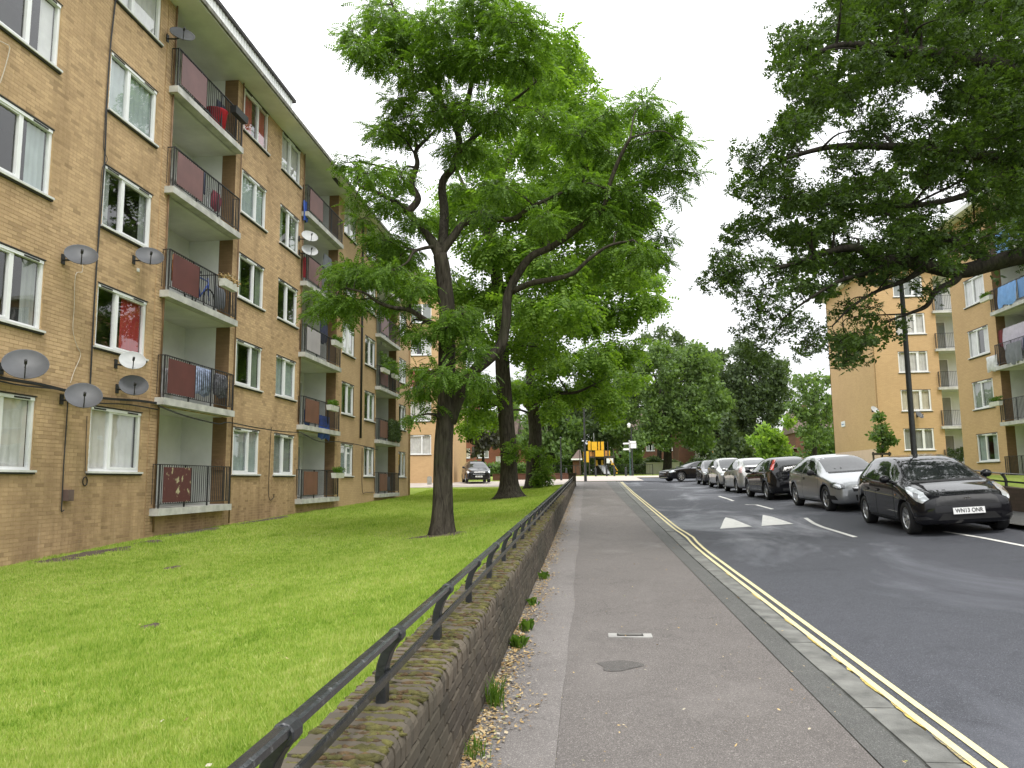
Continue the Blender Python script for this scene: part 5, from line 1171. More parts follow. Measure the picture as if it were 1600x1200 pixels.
# key stations:   x, ztop, zedge, wedge, zbelt, wbelt, wmid, zbot
SPEC = {
 'mpv': [(1.97, .66, .63, .42, .58, .54, .56, .27), (1.92, .75, .71, .54, .63, .68, .71, .23), (1.80, .81, .77, .62, .70, .76, .79, .20), (1.55, .88, .85, .66, .80, .81, .84, .18), (1.28, .94, .92, .68, .88, .835, .86, .18), (1.12, .98, .96, .69, .92, .838, .862, .18),
         (.80, 1.15, 1.10, .655, .975, .838, .862, .18), (.45, 1.34, 1.27, .62, .99, .838, .862, .18), (.18, 1.435, 1.355, .592, 1.0, .838, .862, .18), (-.2, 1.49, 1.405, .575, 1.01, .838, .862, .18), (-.7, 1.505, 1.42, .57, 1.02, .838, .862, .18), (-1.2, 1.485, 1.40, .56, 1.04, .825, .858, .18),
         (-1.5, 1.45, 1.36, .55, 1.05, .80, .85, .19), (-1.68, 1.36, 1.27, .55, 1.04, .775, .83, .2), (-1.82, 1.12, 1.06, .58, .98, .74, .80, .22), (-1.92, .90, .86, .58, .80, .68, .74, .24), (-1.97, .74, .70, .5, .64, .58, .62, .27)],
 'hatch': [(2.12, .60, .57, .42, .54, .54, .58, .25), (2.07, .68, .65, .54, .59, .67, .70, .21), (1.93, .74, .71, .62, .66, .77, .80, .18), (1.6, .83, .80, .68, .76, .82, .86, .17), (1.25, .90, .875, .69, .84, .84, .875, .17), (1.0, .955, .93, .70, .875, .845, .878, .17),
         (.75, 1.06, 1.02, .675, .89, .845, .878, .17), (.4, 1.23, 1.17, .63, .905, .845, .878, .17), (.1, 1.345, 1.27, .595, .92, .845, .878, .17), (-.3, 1.415, 1.335, .57, .935, .845, .878, .17), (-.8, 1.43, 1.345, .56, .95, .845, .878, .17), (-1.3, 1.39, 1.30, .545, .975, .83, .872, .17),
         (-1.65, 1.31, 1.22, .535, .995, .80, .855, .19), (-1.85, 1.17, 1.10, .545, 1.0, .765, .83, .21), (-1.98, .98, .94, .56, .90, .72, .78, .23), (-2.08, .78, .75, .54, .70, .66, .71, .25), (-2.12, .64, .61, .46, .56, .56, .60, .28)],
 'coupe': [(2.35, .62, .59, .44, .55, .56, .60, .25), (2.29, .74, .71, .56, .63, .70, .73, .21), (2.12, .80, .77, .64, .71, .79, .82, .18), (1.7, .88, .85, .70, .80, .84, .88, .17), (1.3, .93, .905, .71, .86, .855, .895, .17), (1.0, .97, .945, .71, .885, .86, .90, .17),
         (.75, 1.07, 1.03, .68, .89, .86, .90, .17), (.4, 1.23, 1.17, .63, .895, .86, .90, .17), (.1, 1.34, 1.26, .595, .90, .86, .90, .17), (-.3, 1.405, 1.32, .57, .905, .86, .90, .17), (-.7, 1.405, 1.315, .56, .91, .86, .90, .17), (-1.15, 1.32, 1.23, .555, .92, .855, .895, .17),
         (-1.6, 1.12, 1.06, .58, .93, .84, .885, .17), (-1.85, 1.00, .97, .64, .93, .82, .87, .18), (-2.15, .96, .935, .64, .89, .77, .82, .2), (-2.29, .84, .81, .58, .74, .70, .75, .23), (-2.35, .66, .63, .46, .58, .58, .62, .27)],
 'fast': [(2.2, .62, .59, .42, .55, .54, .58, .25), (2.14, .72, .69, .54, .62, .68, .71, .21), (1.95, .80, .77, .62, .69, .78, .81, .18), (1.6, .91, .88, .66, .79, .82, .855, .17), (1.3, .98, .955, .68, .86, .84, .87, .17), (1.05, 1.06, 1.03, .68, .90, .845, .872, .17),
         (.75, 1.21, 1.16, .65, .915, .845, .872, .17), (.4, 1.37, 1.30, .61, .93, .845, .872, .17), (.05, 1.465, 1.385, .58, .945, .845, .872, .17), (-.3, 1.49, 1.41, .565, .96, .845, .872, .17), (-.8, 1.465, 1.38, .555, .98, .84, .87, .17), (-1.3, 1.38, 1.30, .545, 1.01, .825, .865, .17),
         (-1.7, 1.27, 1.20, .545, 1.04, .795, .85, .19), (-2.0, 1.17, 1.11, .55, 1.03, .76, .825, .21), (-2.1, .98, .95, .55, .88, .70, .77, .23), (-2.17, .78, .75, .53, .70, .64, .70, .25), (-2.2, .64, .61, .46, .56, .56, .6, .28)]}
def smooth_interp(xs, xk, yk):
    y = np.interp(xs, xk, yk); d = 3
    ker = np.array([1, 2, 3, 2, 1.0]); ker /= ker.sum(); z = np.convolve(np.pad(y, 2, mode='edge'), ker, 'valid'); z[:2] = y[:2]; z[-2:] = y[-2:]; return z
def car_shell(spec, sx, sy, sz, wheels, wr):
    k = np.array(spec)[::-1]; xk = k[:, 0]; xs = []
    for a, b in zip(xk[:-1], xk[1:]): xs += list(np.linspace(a, b, 5)[:-1])
    xs = np.array(xs+[xk[-1]]); par = [smooth_interp(xs, xk, k[:, i]) for i in range(1, 8)]
    rings = []
    for i, x in enumerate(xs):
        zt, ze, we, zb, wb, wm, z0 = [p[i] for p in par]
        zm = z0+(zb-z0)*.52
        ctrl = [(0, z0), (wm*.86, z0), (wm*.965, z0+.045), (wm, z0+.16), (wm*1.0, zm), (wb+.012, zb-.05), (wb, zb), (wb+(we-wb)*.5+.018, zb+(ze-zb)*.5), (we, ze), (we*.86, zt-.018), (we*.5, zt-.003), (0, zt)]
        half = []
        for a, b in zip(ctrl[:-1], ctrl[1:]):
            for t in (0, .5): half.append((a[0]+(b[0]-a[0])*t, a[1]+(b[1]-a[1])*t))
        half.append(ctrl[-1]); h = np.array(half)
        h2 = h.copy(); h2[1:-1] = .25*h[:-2]+.5*h[1:-1]+.25*h[2:]; h = h2
        ring = [(x*sx, y*sy, z*sz) for y, z in h]+[(x*sx, -y*sy, z*sz) for y, z in h[-2:0:-1]]
        rings.append(ring)
    n = len(rings[0]); mb = MB()
    V = [p for r in rings for p in r]; nf = len(rings)
    F_ = [(i*n+j, i*n+(j+1) % n, (i+1)*n+(j+1) % n, (i+1)*n+j) for i in range(nf-1) for j in range(n)]+[tuple(range(n-1, -1, -1)), tuple((nf-1)*n+j for j in range(n))]
    mb.add(V, F_); return mb
def car(name, label, kind, loc, rz, L, Wd, Hh, paint, wheel_x, wr=.305, group='cars parked along the kerb', spokes=7, tilt=(0, 0), front='jazz', plate=None, plate_rear=None, tall_tail=False, doors=5, detail=2, rim_mat=None):
    spec = SPEC[kind]; l0 = spec[0][0]-spec[-1][0]; h0 = max(q[1] for q in spec); w0 = 2*max(q[6] for q in spec); sx, sy, sz = L/l0, Wd/w0, Hh/h0
    e = empty(name, loc, rz); e.rotation_euler = (tilt[0], tilt[1], rz); tag(e, label, 'car', group)
    mb = car_shell(spec, sx, sy, sz, wheel_x, wr)
    me = mb.mesh('body', [paint, M_UNDER], True, True)
    tmp = bpy.data.objects.new('tmp', me); COL.objects.link(tmp)
    cm = MB()
    for x in wheel_x:
        for sg in (-1, 1):
            y0, y1 = sg*(Wd/2-.30), sg*(Wd/2+.2); n = 28
            rr = wr*1.16; vs = []
            for y in (y0, y1):
                for j in range(n): a = 2*math.pi*j/n; vs.append((x+rr*math.cos(a), y, wr+rr*math.sin(a)))
            cm.add(vs, [(j, (j+1) % n, n+(j+1) % n, n+j) for j in range(n)]+[tuple(range(n-1, -1, -1)), tuple(range(n, 2*n))], 1)
    cme = cm.mesh('cut', [paint, M_UNDER], False, True); cut = bpy.data.objects.new('cut', cme); COL.objects.link(cut)
    md = tmp.modifiers.new('b', 'BOOLEAN'); md.operation = 'DIFFERENCE'; md.object = cut; md.solver = 'EXACT'
    dg = bpy.context.evaluated_depsgraph_get(); dg.update(); em = bpy.data.meshes.new_from_object(tmp.evaluated_get(dg))
    bv0 = bmesh.new(); bv0.from_mesh(me); bvh = BVHTree.FromBMesh(bv0); bv0.free()
    bpy.data.objects.remove(tmp); bpy.data.objects.remove(cut)
    em.name = 'body'; link('body', em, e)
    # --- patches that follow the body surface
    def patch(name_, poly, az, mat, off=.005, parent=None, cuts=4, mirror=True, thick=0):
        res = []
        if 20 < az < 80:
            ax, ay = (spec[2][0]-.03)*sx, .64*sy; s0 = -math.sin(R(az))*ax+math.cos(R(az))*ay; poly = [(p_+s0, q_) for p_, q_ in poly]
        for sg in ((1, -1) if mirror else (1,)):
            a = R(az)*sg; d = Vector((-math.cos(a), -math.sin(a), 0)); rt = Vector((-math.sin(a), math.cos(a), 0))
            b = bmesh.new(); vs = []
            for (s_, z_) in poly: vs.append(b.verts.new(rt*(s_*sg)+Vector((0, 0, z_))))
            b.faces.new(vs); bmesh.ops.triangulate(b, faces=b.faces[:])
            for _ in range(cuts): bmesh.ops.subdivide_edges(b, edges=[q for q in b.edges if q.calc_length() > .07], cuts=1, use_grid_fill=True); 
            bmesh.ops.triangulate(b, faces=b.faces[:])
            dead = []
            for v in b.verts:
                h, nrm, _, _ = bvh.ray_cast(v.co-d*6, d)
                if h is None: dead.append(v)
                else:
                    if nrm.dot(d) > 0: nrm = -nrm
                    v.co = h+nrm*off
            bmesh.ops.delete(b, geom=dead, context='VERTS'); bmesh.ops.recalc_face_normals(b, faces=b.faces)
            for f in b.faces:
                if f.normal.dot(d) > 0: f.normal_flip()
                f.smooth = True
            m_ = bpy.data.meshes.new(name_); b.to_mesh(m_); b.free(); m_.materials.append(mat); res.append(link(name_, m_, parent or e))
        return res
    def sc(poly): return [(x*sx, z*sz) for x, z in poly]
    def side(p): return [(-x*sx, z*sz) for x, z in p]           # side view polygons given as (x, z)
    def strip(name_, pts, az, mat, wd=.012, mirror=True, off=.003):
        for (x0, z0), (x1, z1) in zip(pts[:-1], pts[1:]):
            dx, dz = x1-x0, z1-z0; l = math.hypot(dx, dz); nx, nz = -dz/l*wd/2, dx/l*wd/2
            patch(name_, [(x0+nx, z0+nz), (x1+nx, z1+nz), (x1-nx, z1-nz), (x0-nx, z0-nz)], az, mat, off, cuts=3, mirror=mirror)
    # glazing
    def G(name_, p): patch(name_, side(p), 90, M_CGLASS, .004)
    if kind == 'mpv':
        patch('windscreen', [(-.62*sy, .995*sz), (.62*sy, .995*sz), (.53*sy, 1.40*sz), (.42*sy, 1.425*sz), (-.42*sy, 1.425*sz), (-.53*sy, 1.40*sz)], 0, M_CGLASS, .004, mirror=False)
        patch('rear_window', [(-.52*sy, 1.07*sz), (.52*sy, 1.07*sz), (.46*sy, 1.37*sz), (-.46*sy, 1.37*sz)], 180, M_CGLASS, .004, mirror=False)
        G('quarter_window', [(.92, 1.0), (.60, .995), (.60, 1.19), (.66, 1.165)]); G('front_side_window', [(.55, .995), (-.26, 1.015), (-.24, 1.355), (.08, 1.335), (.30, 1.285), (.55, 1.205)])
        G('rear_side_window', [(-.33, 1.02), (-.98, 1.055), (-1.02, 1.345), (-.31, 1.365)]); G('rear_quarter_window', [(-1.08, 1.065), (-1.42, 1.10), (-1.36, 1.29), (-1.1, 1.335)])
    elif kind == 'hatch':
        patch('windscreen', [(-.63*sy, .975*sz), (.63*sy, .975*sz), (.54*sy, 1.32*sz), (.42*sy, 1.345*sz), (-.42*sy, 1.345*sz), (-.54*sy, 1.32*sz)], 0, M_CGLASS, .004, mirror=False)
        patch('rear_window', [(-.52*sy, 1.03*sz), (.52*sy, 1.03*sz), (.47*sy, 1.31*sz), (-.47*sy, 1.31*sz)], 180, M_CGLASS, .004, mirror=False)
        if doors == 3:
            G('front_side_window', [(.72, .92), (-.42, .955), (-.40, 1.295), (-.05, 1.265), (.30, 1.155)]); G('rear_side_window', [(-.50, .96), (-1.42, 1.03), (-1.30, 1.19), (-.95, 1.28), (-.48, 1.30)])
        else:
            G('front_side_window', [(.72, .92), (-.22, .945), (-.20, 1.29), (-.02, 1.275), (.30, 1.155)]); G('rear_side_window', [(-.30, .95), (-1.0, .985), (-1.05, 1.265), (-.28, 1.30)]); G('rear_quarter_window', [(-1.08, .99), (-1.45, 1.03), (-1.30, 1.19), (-1.1, 1.25)])
    elif kind == 'coupe':
        patch('windscreen', [(-.64*sy, .985*sz), (.64*sy, .985*sz), (.54*sy, 1.32*sz), (-.54*sy, 1.32*sz)], 0, M_CGLASS, .004, mirror=False)
        G('front_side_window', [(.70, .925), (-.52, .935), (-.46, 1.27), (-.02, 1.25), (.32, 1.14)]); G('rear_side_window', [(-.60, .935), (-1.38, .955), (-1.15, 1.15), (-.55, 1.265)])
        patch('rear_window', [(-.52*sy, 1.02*sz), (.52*sy, 1.02*sz), (.46*sy, 1.28*sz), (-.46*sy, 1.28*sz)], 180, M_CGLASS, .004, mirror=False)
    else:
        patch('windscreen', [(-.62*sy, 1.08*sz), (.62*sy, 1.08*sz), (.54*sy, 1.43*sz), (-.54*sy, 1.43*sz)], 0, M_CGLASS, .004, mirror=False)
        G('front_side_window', [(.80, .95), (-.22, .97), (-.20, 1.36), (.05, 1.33), (.42, 1.20)]); G('rear_side_window', [(-.30, .975), (-1.02, 1.005), (-1.0, 1.30), (-.28, 1.36)]); G('rear_quarter_window', [(-1.1, 1.01), (-1.42, 1.05), (-1.15, 1.26)])
        patch('rear_window', [(-.53*sy, 1.17*sz), (.53*sy, 1.17*sz), (.46*sy, 1.38*sz), (-.46*sy, 1.38*sz)], 180, M_CGLASS, .004, mirror=False)
        patch('lower_rear_window', [(-.55*sy, .98*sz), (.55*sy, .98*sz), (.55*sy, 1.10*sz), (-.55*sy, 1.10*sz)], 180, M_CGLASS, .006, mirror=False)
    # lamps, grille, intake
    zf = sz
    if front == 'jazz':
        for o_ in patch('headlamp', [(-.12, .69*zf), (-.02, .62*zf), (.10, .66*zf), (.30, .79*zf), (.44, .90*zf), (.37, .905*zf), (.22, .87*zf), (.02, .80*zf)], 42, M_LENS, .008): pass
        patch('headlamp_reflector', [(.06, .70*zf), (.16, .73*zf), (.22, .81*zf), (.10, .78*zf)], 42, M_LENSD, .012)
        patch('grille', [(-.52*sy, .57*zf), (.52*sy, .57*zf), (.50*sy, .68*zf), (.42*sy, .735*zf), (-.42*sy, .735*zf), (-.50*sy, .68*zf)], 0, M_TRIM, .006, mirror=False)
        patch('lower_intake', [(-.52*sy, .30*zf), (.52*sy, .30*zf), (.42*sy, .42*zf), (-.42*sy, .42*zf)], 0, M_UNDER, .006, mirror=False)
        patch('bumper_corner_trim', [(.30*sy, .33*zf), (.56*sy, .30*zf), (.54*sy, .36*zf), (.42*sy, .38*zf)], 8, M_TRIM, .008)  # black plastic trim piece low on each bumper corner
    elif front == 'astra':
        patch('headlamp', [(-.10, .66*zf), (-.12, .58*zf), (.05, .56*zf), (.28, .62*zf), (.30, .72*zf), (.15, .74*zf)], 35, M_LENSD, .008)
        patch('headlamp_reflector', [(.00, .67*zf), (-.04, .60*zf), (.08, .60*zf), (.20, .65*zf), (.18, .70*zf)], 35, M_LENS, .011)
        patch('grille', [(-.44*sy, .50*zf), (.44*sy, .50*zf), (.46*sy, .59*zf), (-.46*sy, .59*zf)], 0, M_TRIM, .006, mirror=False)
        patch('grille_bar', [(-.44*sy, .575*zf), (.44*sy, .575*zf), (.44*sy, .60*zf), (-.44*sy, .60*zf)], 0, M_CHROME, .013, mirror=False)
        patch('fog_lamp_recess', [(.34*sy, .30*zf), (.55*sy, .32*zf), (.54*sy, .42*zf), (.40*sy, .41*zf)], 12, M_UNDER, .008)
        patch('lower_intake', [(-.38*sy, .27*zf), (.38*sy, .27*zf), (.40*sy, .42*zf), (-.40*sy, .42*zf)], 0, M_UNDER, .006, mirror=False)
    elif front == 'merc':
        patch('headlamp', [(-.08, .66*zf), (-.06, .59*zf), (.12, .60*zf), (.30, .66*zf), (.26, .74*zf), (.06, .73*zf)], 35, M_LENS, .008)
        patch('grille', [(-.34*sy, .50*zf), (.34*sy, .50*zf), (.38*sy, .64*zf), (.30*sy, .69*zf), (-.30*sy, .69*zf), (-.38*sy, .64*zf)], 0, M_TRIM, .006, mirror=False)
        patch('grille_bar', [(-.36*sy, .60*zf), (.36*sy, .60*zf), (.36*sy, .625*zf), (-.36*sy, .625*zf)], 0, M_CHROME, .013, mirror=False)
        patch('lower_intake', [(-.6*sy, .28*zf), (.6*sy, .28*zf), (.6*sy, .38*zf), (-.6*sy, .38*zf)], 0, M_UNDER, .006, mirror=False)
        patch('intake_trim', [(-.6*sy, .265*zf), (.6*sy, .265*zf), (.6*sy, .285*zf), (-.6*sy, .285*zf)], 0, M_CHROME, .01, mirror=False)
    else:
        patch('headlamp', [(-.10, .70*zf), (-.06, .62*zf), (.08, .62*zf), (.28, .72*zf), (.24, .80*zf), (.04, .76*zf)], 38, M_LENS, .008)
        patch('grille', [(-.42*sy, .50*zf), (.42*sy, .50*zf), (.40*sy, .62*zf), (-.40*sy, .62*zf)], 0, M_TRIM, .006, mirror=False)
        patch('grille_bar', [(-.40*sy, .545*zf), (.40*sy, .545*zf), (.40*sy, .57*zf), (-.40*sy, .57*zf)], 0, M_CHROME, .012, mirror=False)
        patch('lower_intake', [(-.5*sy, .28*zf), (.5*sy, .28*zf), (.46*sy, .40*zf), (-.46*sy, .40*zf)], 0, M_UNDER, .006, mirror=False)
    if tall_tail: patch('tail_lamp', [(.20, 1.02*zf), (.36, 1.0*zf), (.34, 1.34*zf), (.22, 1.34*zf)], 150, M_RED, .012)
    elif kind == 'fast': patch('tail_lamp', [(.26, .86*zf), (.46, .86*zf), (.44, 1.12*zf), (.30, 1.12*zf)], 150, simple('clear tail lamp', (.62, .42, .42), .15, .1, Coat_Weight=1.0), .01)
    else: patch('tail_lamp', [(.20, .82*zf), (.44, .82*zf), (.42, 1.04*zf), (.24, 1.02*zf)], 150, M_RED, .01)
    patch('rear_bumper_trim', [(-.5*sy, .32*zf), (.5*sy, .32*zf), (.5*sy, .40*zf), (-.5*sy, .40*zf)], 180, M_TRIM, .006, mirror=False)
    # sills, shut lines, handles
    xw = wheel_x
    patch('sill_trim', [(-(xw[1]+wr*1.25), .19*zf+.01), (-(xw[0]-wr*1.25), .19*zf+.01), (-(xw[0]-wr*1.25), .25*zf), (-(xw[1]+wr*1.25), .25*zf)], 90, M_TRIM, .006)
    if detail > 1:
        dl = [.78, -.30, -1.02] if doors == 5 else [.85, -.46]
        for i, x in enumerate(dl):
            zt = .93*zf
            strip('shut_line', [(-x*sx, .28*zf), (-(x+.02)*sx, .6*zf), (-(x-.02)*sx, zt)], 90, M_UNDER, .012)
        strip('shut_line', [(-dl[0]*sx, .28*zf), (-dl[-1]*sx, .28*zf)], 90, M_UNDER, .01)
        hz = .80*zf
        for x in ([-.16, -.86] if doors == 5 else [-.3]):
            patch('door_handle', [(-(x-.1)*sx, hz), (-(x+.08)*sx, hz-.005), (-(x+.08)*sx, hz+.028), (-(x-.1)*sx, hz+.03)], 90, paint, .028)
            patch('handle_recess', [(-(x-.11)*sx, hz-.02), (-(x+.09)*sx, hz-.02), (-(x+.09)*sx, hz+.04), (-(x-.11)*sx, hz+.04)], 90, M_UNDER, .004)
        if front == 'astra': strip('rub_strip', [(-.75*sx, .50*zf), (.85*sx, .52*zf)], 90, paint, .05, off=.012)
        if front == 'jazz': patch('side_repeater', [(-.95*sx, .735*zf), (-.89*sx, .735*zf), (-.89*sx, .765*zf), (-.95*sx, .765*zf)], 90, M_AMB, .008)
        bl = {'mpv': [(.92, .985), (.55, .978), (-.33, 1.0), (-1.05, 1.045), (-1.42, 1.085)], 'hatch': [(.74, .905), (-.42, .938), (-1.42, 1.012)], 'coupe': [(.72, .912), (-1.36, .94)], 'fast': [(.8, .935), (-1.4, 1.035)]}[kind]
        strip('window_trim', [(-x*sx, z*sz) for x, z in bl], 90, M_TRIM if kind != 'coupe' else M_CHROME, .018, off=.008)
        bz = [q for q in spec if q[0] < 1.15][0]
        patch('cowl', [(-.60*sy, bz[1]*sz-.012), (.60*sy, bz[1]*sz-.012), (.60*sy, bz[1]*sz+.022), (-.60*sy, bz[1]*sz+.022)], 0, M_TRIM, .006, mirror=False)
    # mirrors
    for sg in (1, -1):
        xm = {'mpv': .62, 'hatch': .60, 'coupe': .62, 'fast': .70}[kind]*sx; zm_ = {'mpv': 1.03, 'hatch': .955, 'coupe': .965, 'fast': .99}[kind]*sz
        m_ = MB(); b = bmesh.new(); bmesh.ops.create_uvsphere(b, u_segments=12, v_segments=8, radius=1)
        vs = [(xm+v.co.x*.075*(1 if v.co.x > 0 else .55), sg*(Wd/2+.065+v.co.y*.105), zm_+.02+v.co.z*.075) for v in b.verts]; m_.add(vs, [[v.index for v in f.verts] for f in b.faces]); b.free()
        m_.tube([(xm+.02, sg*(Wd/2-.06), zm_-.03), (xm, sg*(Wd/2+.03), zm_-.01)], .03, 6); m_.obj('mirror', paint if kind != 'hatch' or paint == M_CBLACK else M_TRIM, e, smooth=True)
    # wheels
    def wheel_meshes():
        t_ = MB(); prof = [(wr*.66, -.085), (wr*.70, -.1), (wr*.9, -.105), (wr*.985, -.085), (wr, -.05), (wr, .05), (wr*.985, .085), (wr*.9, .105), (wr*.70, .1), (wr*.66, .085)]
        t_.lathe(prof, 32, lambda x, y, z: (x, z, y)); tm = t_.mesh('tyre', [M_TYRE], True)
        r_ = MB(); r_.lathe([(wr*.68, -.08), (wr*.68, .085), (wr*.64, .09), (wr*.61, .075), (wr*.60, .02)], 32, lambda x, y, z: (x, z, y)); r_.lathe([(.001, .078), (wr*.15, .078), (wr*.19, .06), (wr*.2, .02)], 16, lambda x, y, z: (x, z, y))
        for k in range(spokes):
            a = 2*math.pi*k/spokes
            for da in ((-.12, .12) if spokes < 7 else (0,)):
                c, s = math.cos(a+da), math.sin(a+da); w_ = .016 if spokes < 7 else .022
                r_.add([(c*p-s*q, yy, s*p+c*q) for p, q, yy in ((wr*.15, -w_, .06), (wr*.15, w_, .06), (wr*.64, w_*1.2, .078), (wr*.64, -w_*1.2, .078), (wr*.15, -w_, .03), (wr*.15, w_, .03), (wr*.64, w_*1.2, .04), (wr*.64, -w_*1.2, .04))], [(0, 1, 2, 3), (0, 4, 5, 1), (3, 2, 6, 7), (1, 5, 6, 2), (0, 3, 7, 4)])
        rm = r_.mesh('rim', [rim_mat or M_RIM], False, True)
        h_ = MB(); h_.lathe([(.001, .03), (wr*.6, .03), (wr*.64, -.06)], 24, lambda x, y, z: (x, z, y)); hm = h_.mesh('hub', [M_UNDER], True)
        return tm, rm, hm
    tm, rm, hm = wheel_meshes()
    for x in wheel_x:
        for sg in (-1, 1):
            o_ = link('wheel', tm, e); o_.location = (x, sg*(Wd/2-.125), wr); o_.rotation_euler = (0, random.random(), 0 if sg > 0 else math.pi); 
            for nm, mm in (('rim', rm), ('hub', hm)): link(nm, mm, o_)
    def put_plate(x, yaw, text, bgm, ink, z):
        m_ = MB(); m_.box(-.006, .006, -.26, .26, -.056, .056); o_ = m_.obj('number_plate', bgm, e); o_.location = (x, 0, z); o_.rotation_euler = (0, R(-6), yaw)
        if text:
            cu = bpy.data.curves.new('plate_text', 'FONT'); cu.body = text; cu.size = .108; cu.align_x = 'CENTER'; cu.align_y = 'CENTER'; cu.extrude = .0008; cu.offset = .0022; cu.space_character = 1.02
            to = bpy.data.objects.new('t', cu); COL.objects.link(to); dg2 = bpy.context.evaluated_depsgraph_get(); dg2.update(); tmesh = bpy.data.meshes.new_from_object(to.evaluated_get(dg2)); bpy.data.objects.remove(to)
            tmesh.materials.clear(); tmesh.materials.append(ink); q = link('plate_text', tmesh, o_); q.location = (.0085, 0, 0); q.rotation_euler = (R(90), 0, R(90)); q.scale = (.78, .92, 1)
    xf = spec[0][0]*sx; xr = spec[-1][0]*sx
    if plate: put_plate(xf+.022, 0, plate, M_PLATE, M_INK, (.46 if front == 'jazz' else .40)*sz)
    if plate_rear: put_plate(xr-.03 if kind != 'hatch' else xr+.0, math.pi, plate_rear[0], plate_rear[1], plate_rear[2], .80*sz if kind == 'hatch' else .66*sz)
    if front == 'jazz':     # chrome emblem on the grille
        m_ = MB(); 
        for sg in (-1, 1): m_.box(0, .012, sg*.030-.009, sg*.030+.009, -.045, .045)
        m_.box(0, .012, -.024, .024, -.010, .010)
        for sg in (-1, 1): m_.box(0, .010, sg*.055-.004, sg*.055+.004, -.045, .048)
        m_.box(0, .010, -.055, .055, .048, .056); m_.box(0, .010, -.05, .05, -.053, -.045)
        o_ = m_.obj('emblem', M_CHROME, e); o_.location = (xf-.008, 0, .645*sz)
    return e
def place(fx, fy, rx_, ry_, wheel_x, Wd, flip=False):
    """near side wheel contacts (front, rear) -> centre, heading; visible side is the -X side"""
    d = np.array([fx-rx_, fy-ry_]); hd = math.atan2(d[1], d[0]); c = np.array([fx+rx_, fy+ry_])/2; u = d/np.linalg.norm(d)
    nrm = np.array([-u[1], u[0]]); 
    if nrm[0] < 0: nrm = -nrm
    c = c+nrm*(Wd/2-.03)-u*(wheel_x[0]+wheel_x[1])/2
    z = float(road(c[0], c[1])); Xs = np.array([1, 0]); 
    sx_ = float(road(c[0]+.5, c[1])-road(c[0]-.5, c[1])); sy_ = float(road(c[0], c[1]+1)-road(c[0], c[1]-1))/2
    px = u[0]*sx_+u[1]*sy_; l = np.array([-u[1], u[0]]); py = l[0]*sx_+l[1]*sy_
    return (c[0], c[1], z), hd, (math.atan(py), -math.atan(px))
P0 = place(5.93, 15.15, 6.09, 17.72, (1.30, -1.27), 1.72)
car('black_hatchback', 'glossy black compact hatchback with plate WN13 ONR parked nearest the lamp post', 'mpv', P0[0], P0[1], 3.98, 1.72, 1.44, M_CBLACK, (1.30, -1.27), .30, spokes=9, tilt=P0[2], front='jazz', plate='WN13 ONR')
P0 = place(6.1, 20.55, 6.02, 23.1, (1.30, -1.30), 1.76)
car('silver_hatchback', 'silver three door hatchback parked nose to the black compact car', 'hatch', P0[0], P0[1], 4.27, 1.76, 1.42, M_CSILV, (1.30, -1.30), .32, spokes=5, tilt=P0[2], front='astra', plate=None, doors=3)
P0 = place(6.17, 30.4, 6.26, 27.85, (1.28, -1.30), 1.78)
car('black_hatchback', 'black hatchback seen from behind with tall red tail lamps', 'hatch', P0[0], P0[1], 4.3, 1.78, 1.46, M_CBLACK, (1.28, -1.30), .32, spokes=7, tilt=P0[2], front='gen', tall_tail=True, plate_rear=('00 067', M_PLATEB, M_INKW))
P0 = place(6.45, 36.9, 6.45, 34.2, (1.33, -1.36), 1.75)
car('silver_fastback', 'silver fastback with a split rear window parked before the tall red lamped car', 'fast', P0[0], P0[1], 4.46, 1.75, 1.49, M_CSILV2, (1.33, -1.36), .31, tilt=P0[2], front='gen')
P0 = place(6.79, 40.9, 6.76, 43.5, (1.28, -1.30), 1.76)
car('silver_hatchback', 'tall silver hatchback facing the silver fastback nose on', 'mpv', P0[0], P0[1], 4.2, 1.78, 1.56, M_CSILV2, (1.32, -1.28), .31, tilt=P0[2], front='gen')
P0 = place(6.94, 47.3, 6.98, 49.9, (1.25, -1.25), 1.72)
car('dark_hatchback', 'dark grey hatchback parked behind the tall silver one', 'mpv', P0[0], P0[1], 4.0, 1.72, 1.50, M_CGREY, (1.28, -1.25), .30, tilt=P0[2], front='gen')
c_ = (7.55, 56.2); car('black_coupe', 'black coupe pulling out across the road beyond the parked cars', 'coupe', (c_[0], c_[1], float(road(*c_))), R(180+24), 4.7, 1.82, 1.42, M_CBLACK, (1.42, -1.38), .335, None, front='merc')
# the people carrier on the drive and the car behind the parked row
cv = (-8.55, 59.6); car('people_carrier', 'black people carrier parked on the drive behind the locust trees', 'mpv', (cv[0], cv[1], float(lawn(*cv))+.02), R(-90+14), 4.75, 1.92, 1.68, M_CBLACK, (1.5, -1.35), .34, None, front='gen', plate='LM16 AKU')
cv = (14.2, 57.8); car('white_car', 'white car roof showing behind the silver three door hatchback', 'hatch', (cv[0], cv[1], float(road(7.6, cv[1]))+.02), R(8), 4.4, 1.78, 1.5, M_CWHITE, (1.3, -1.3), .32, None, front='gen')
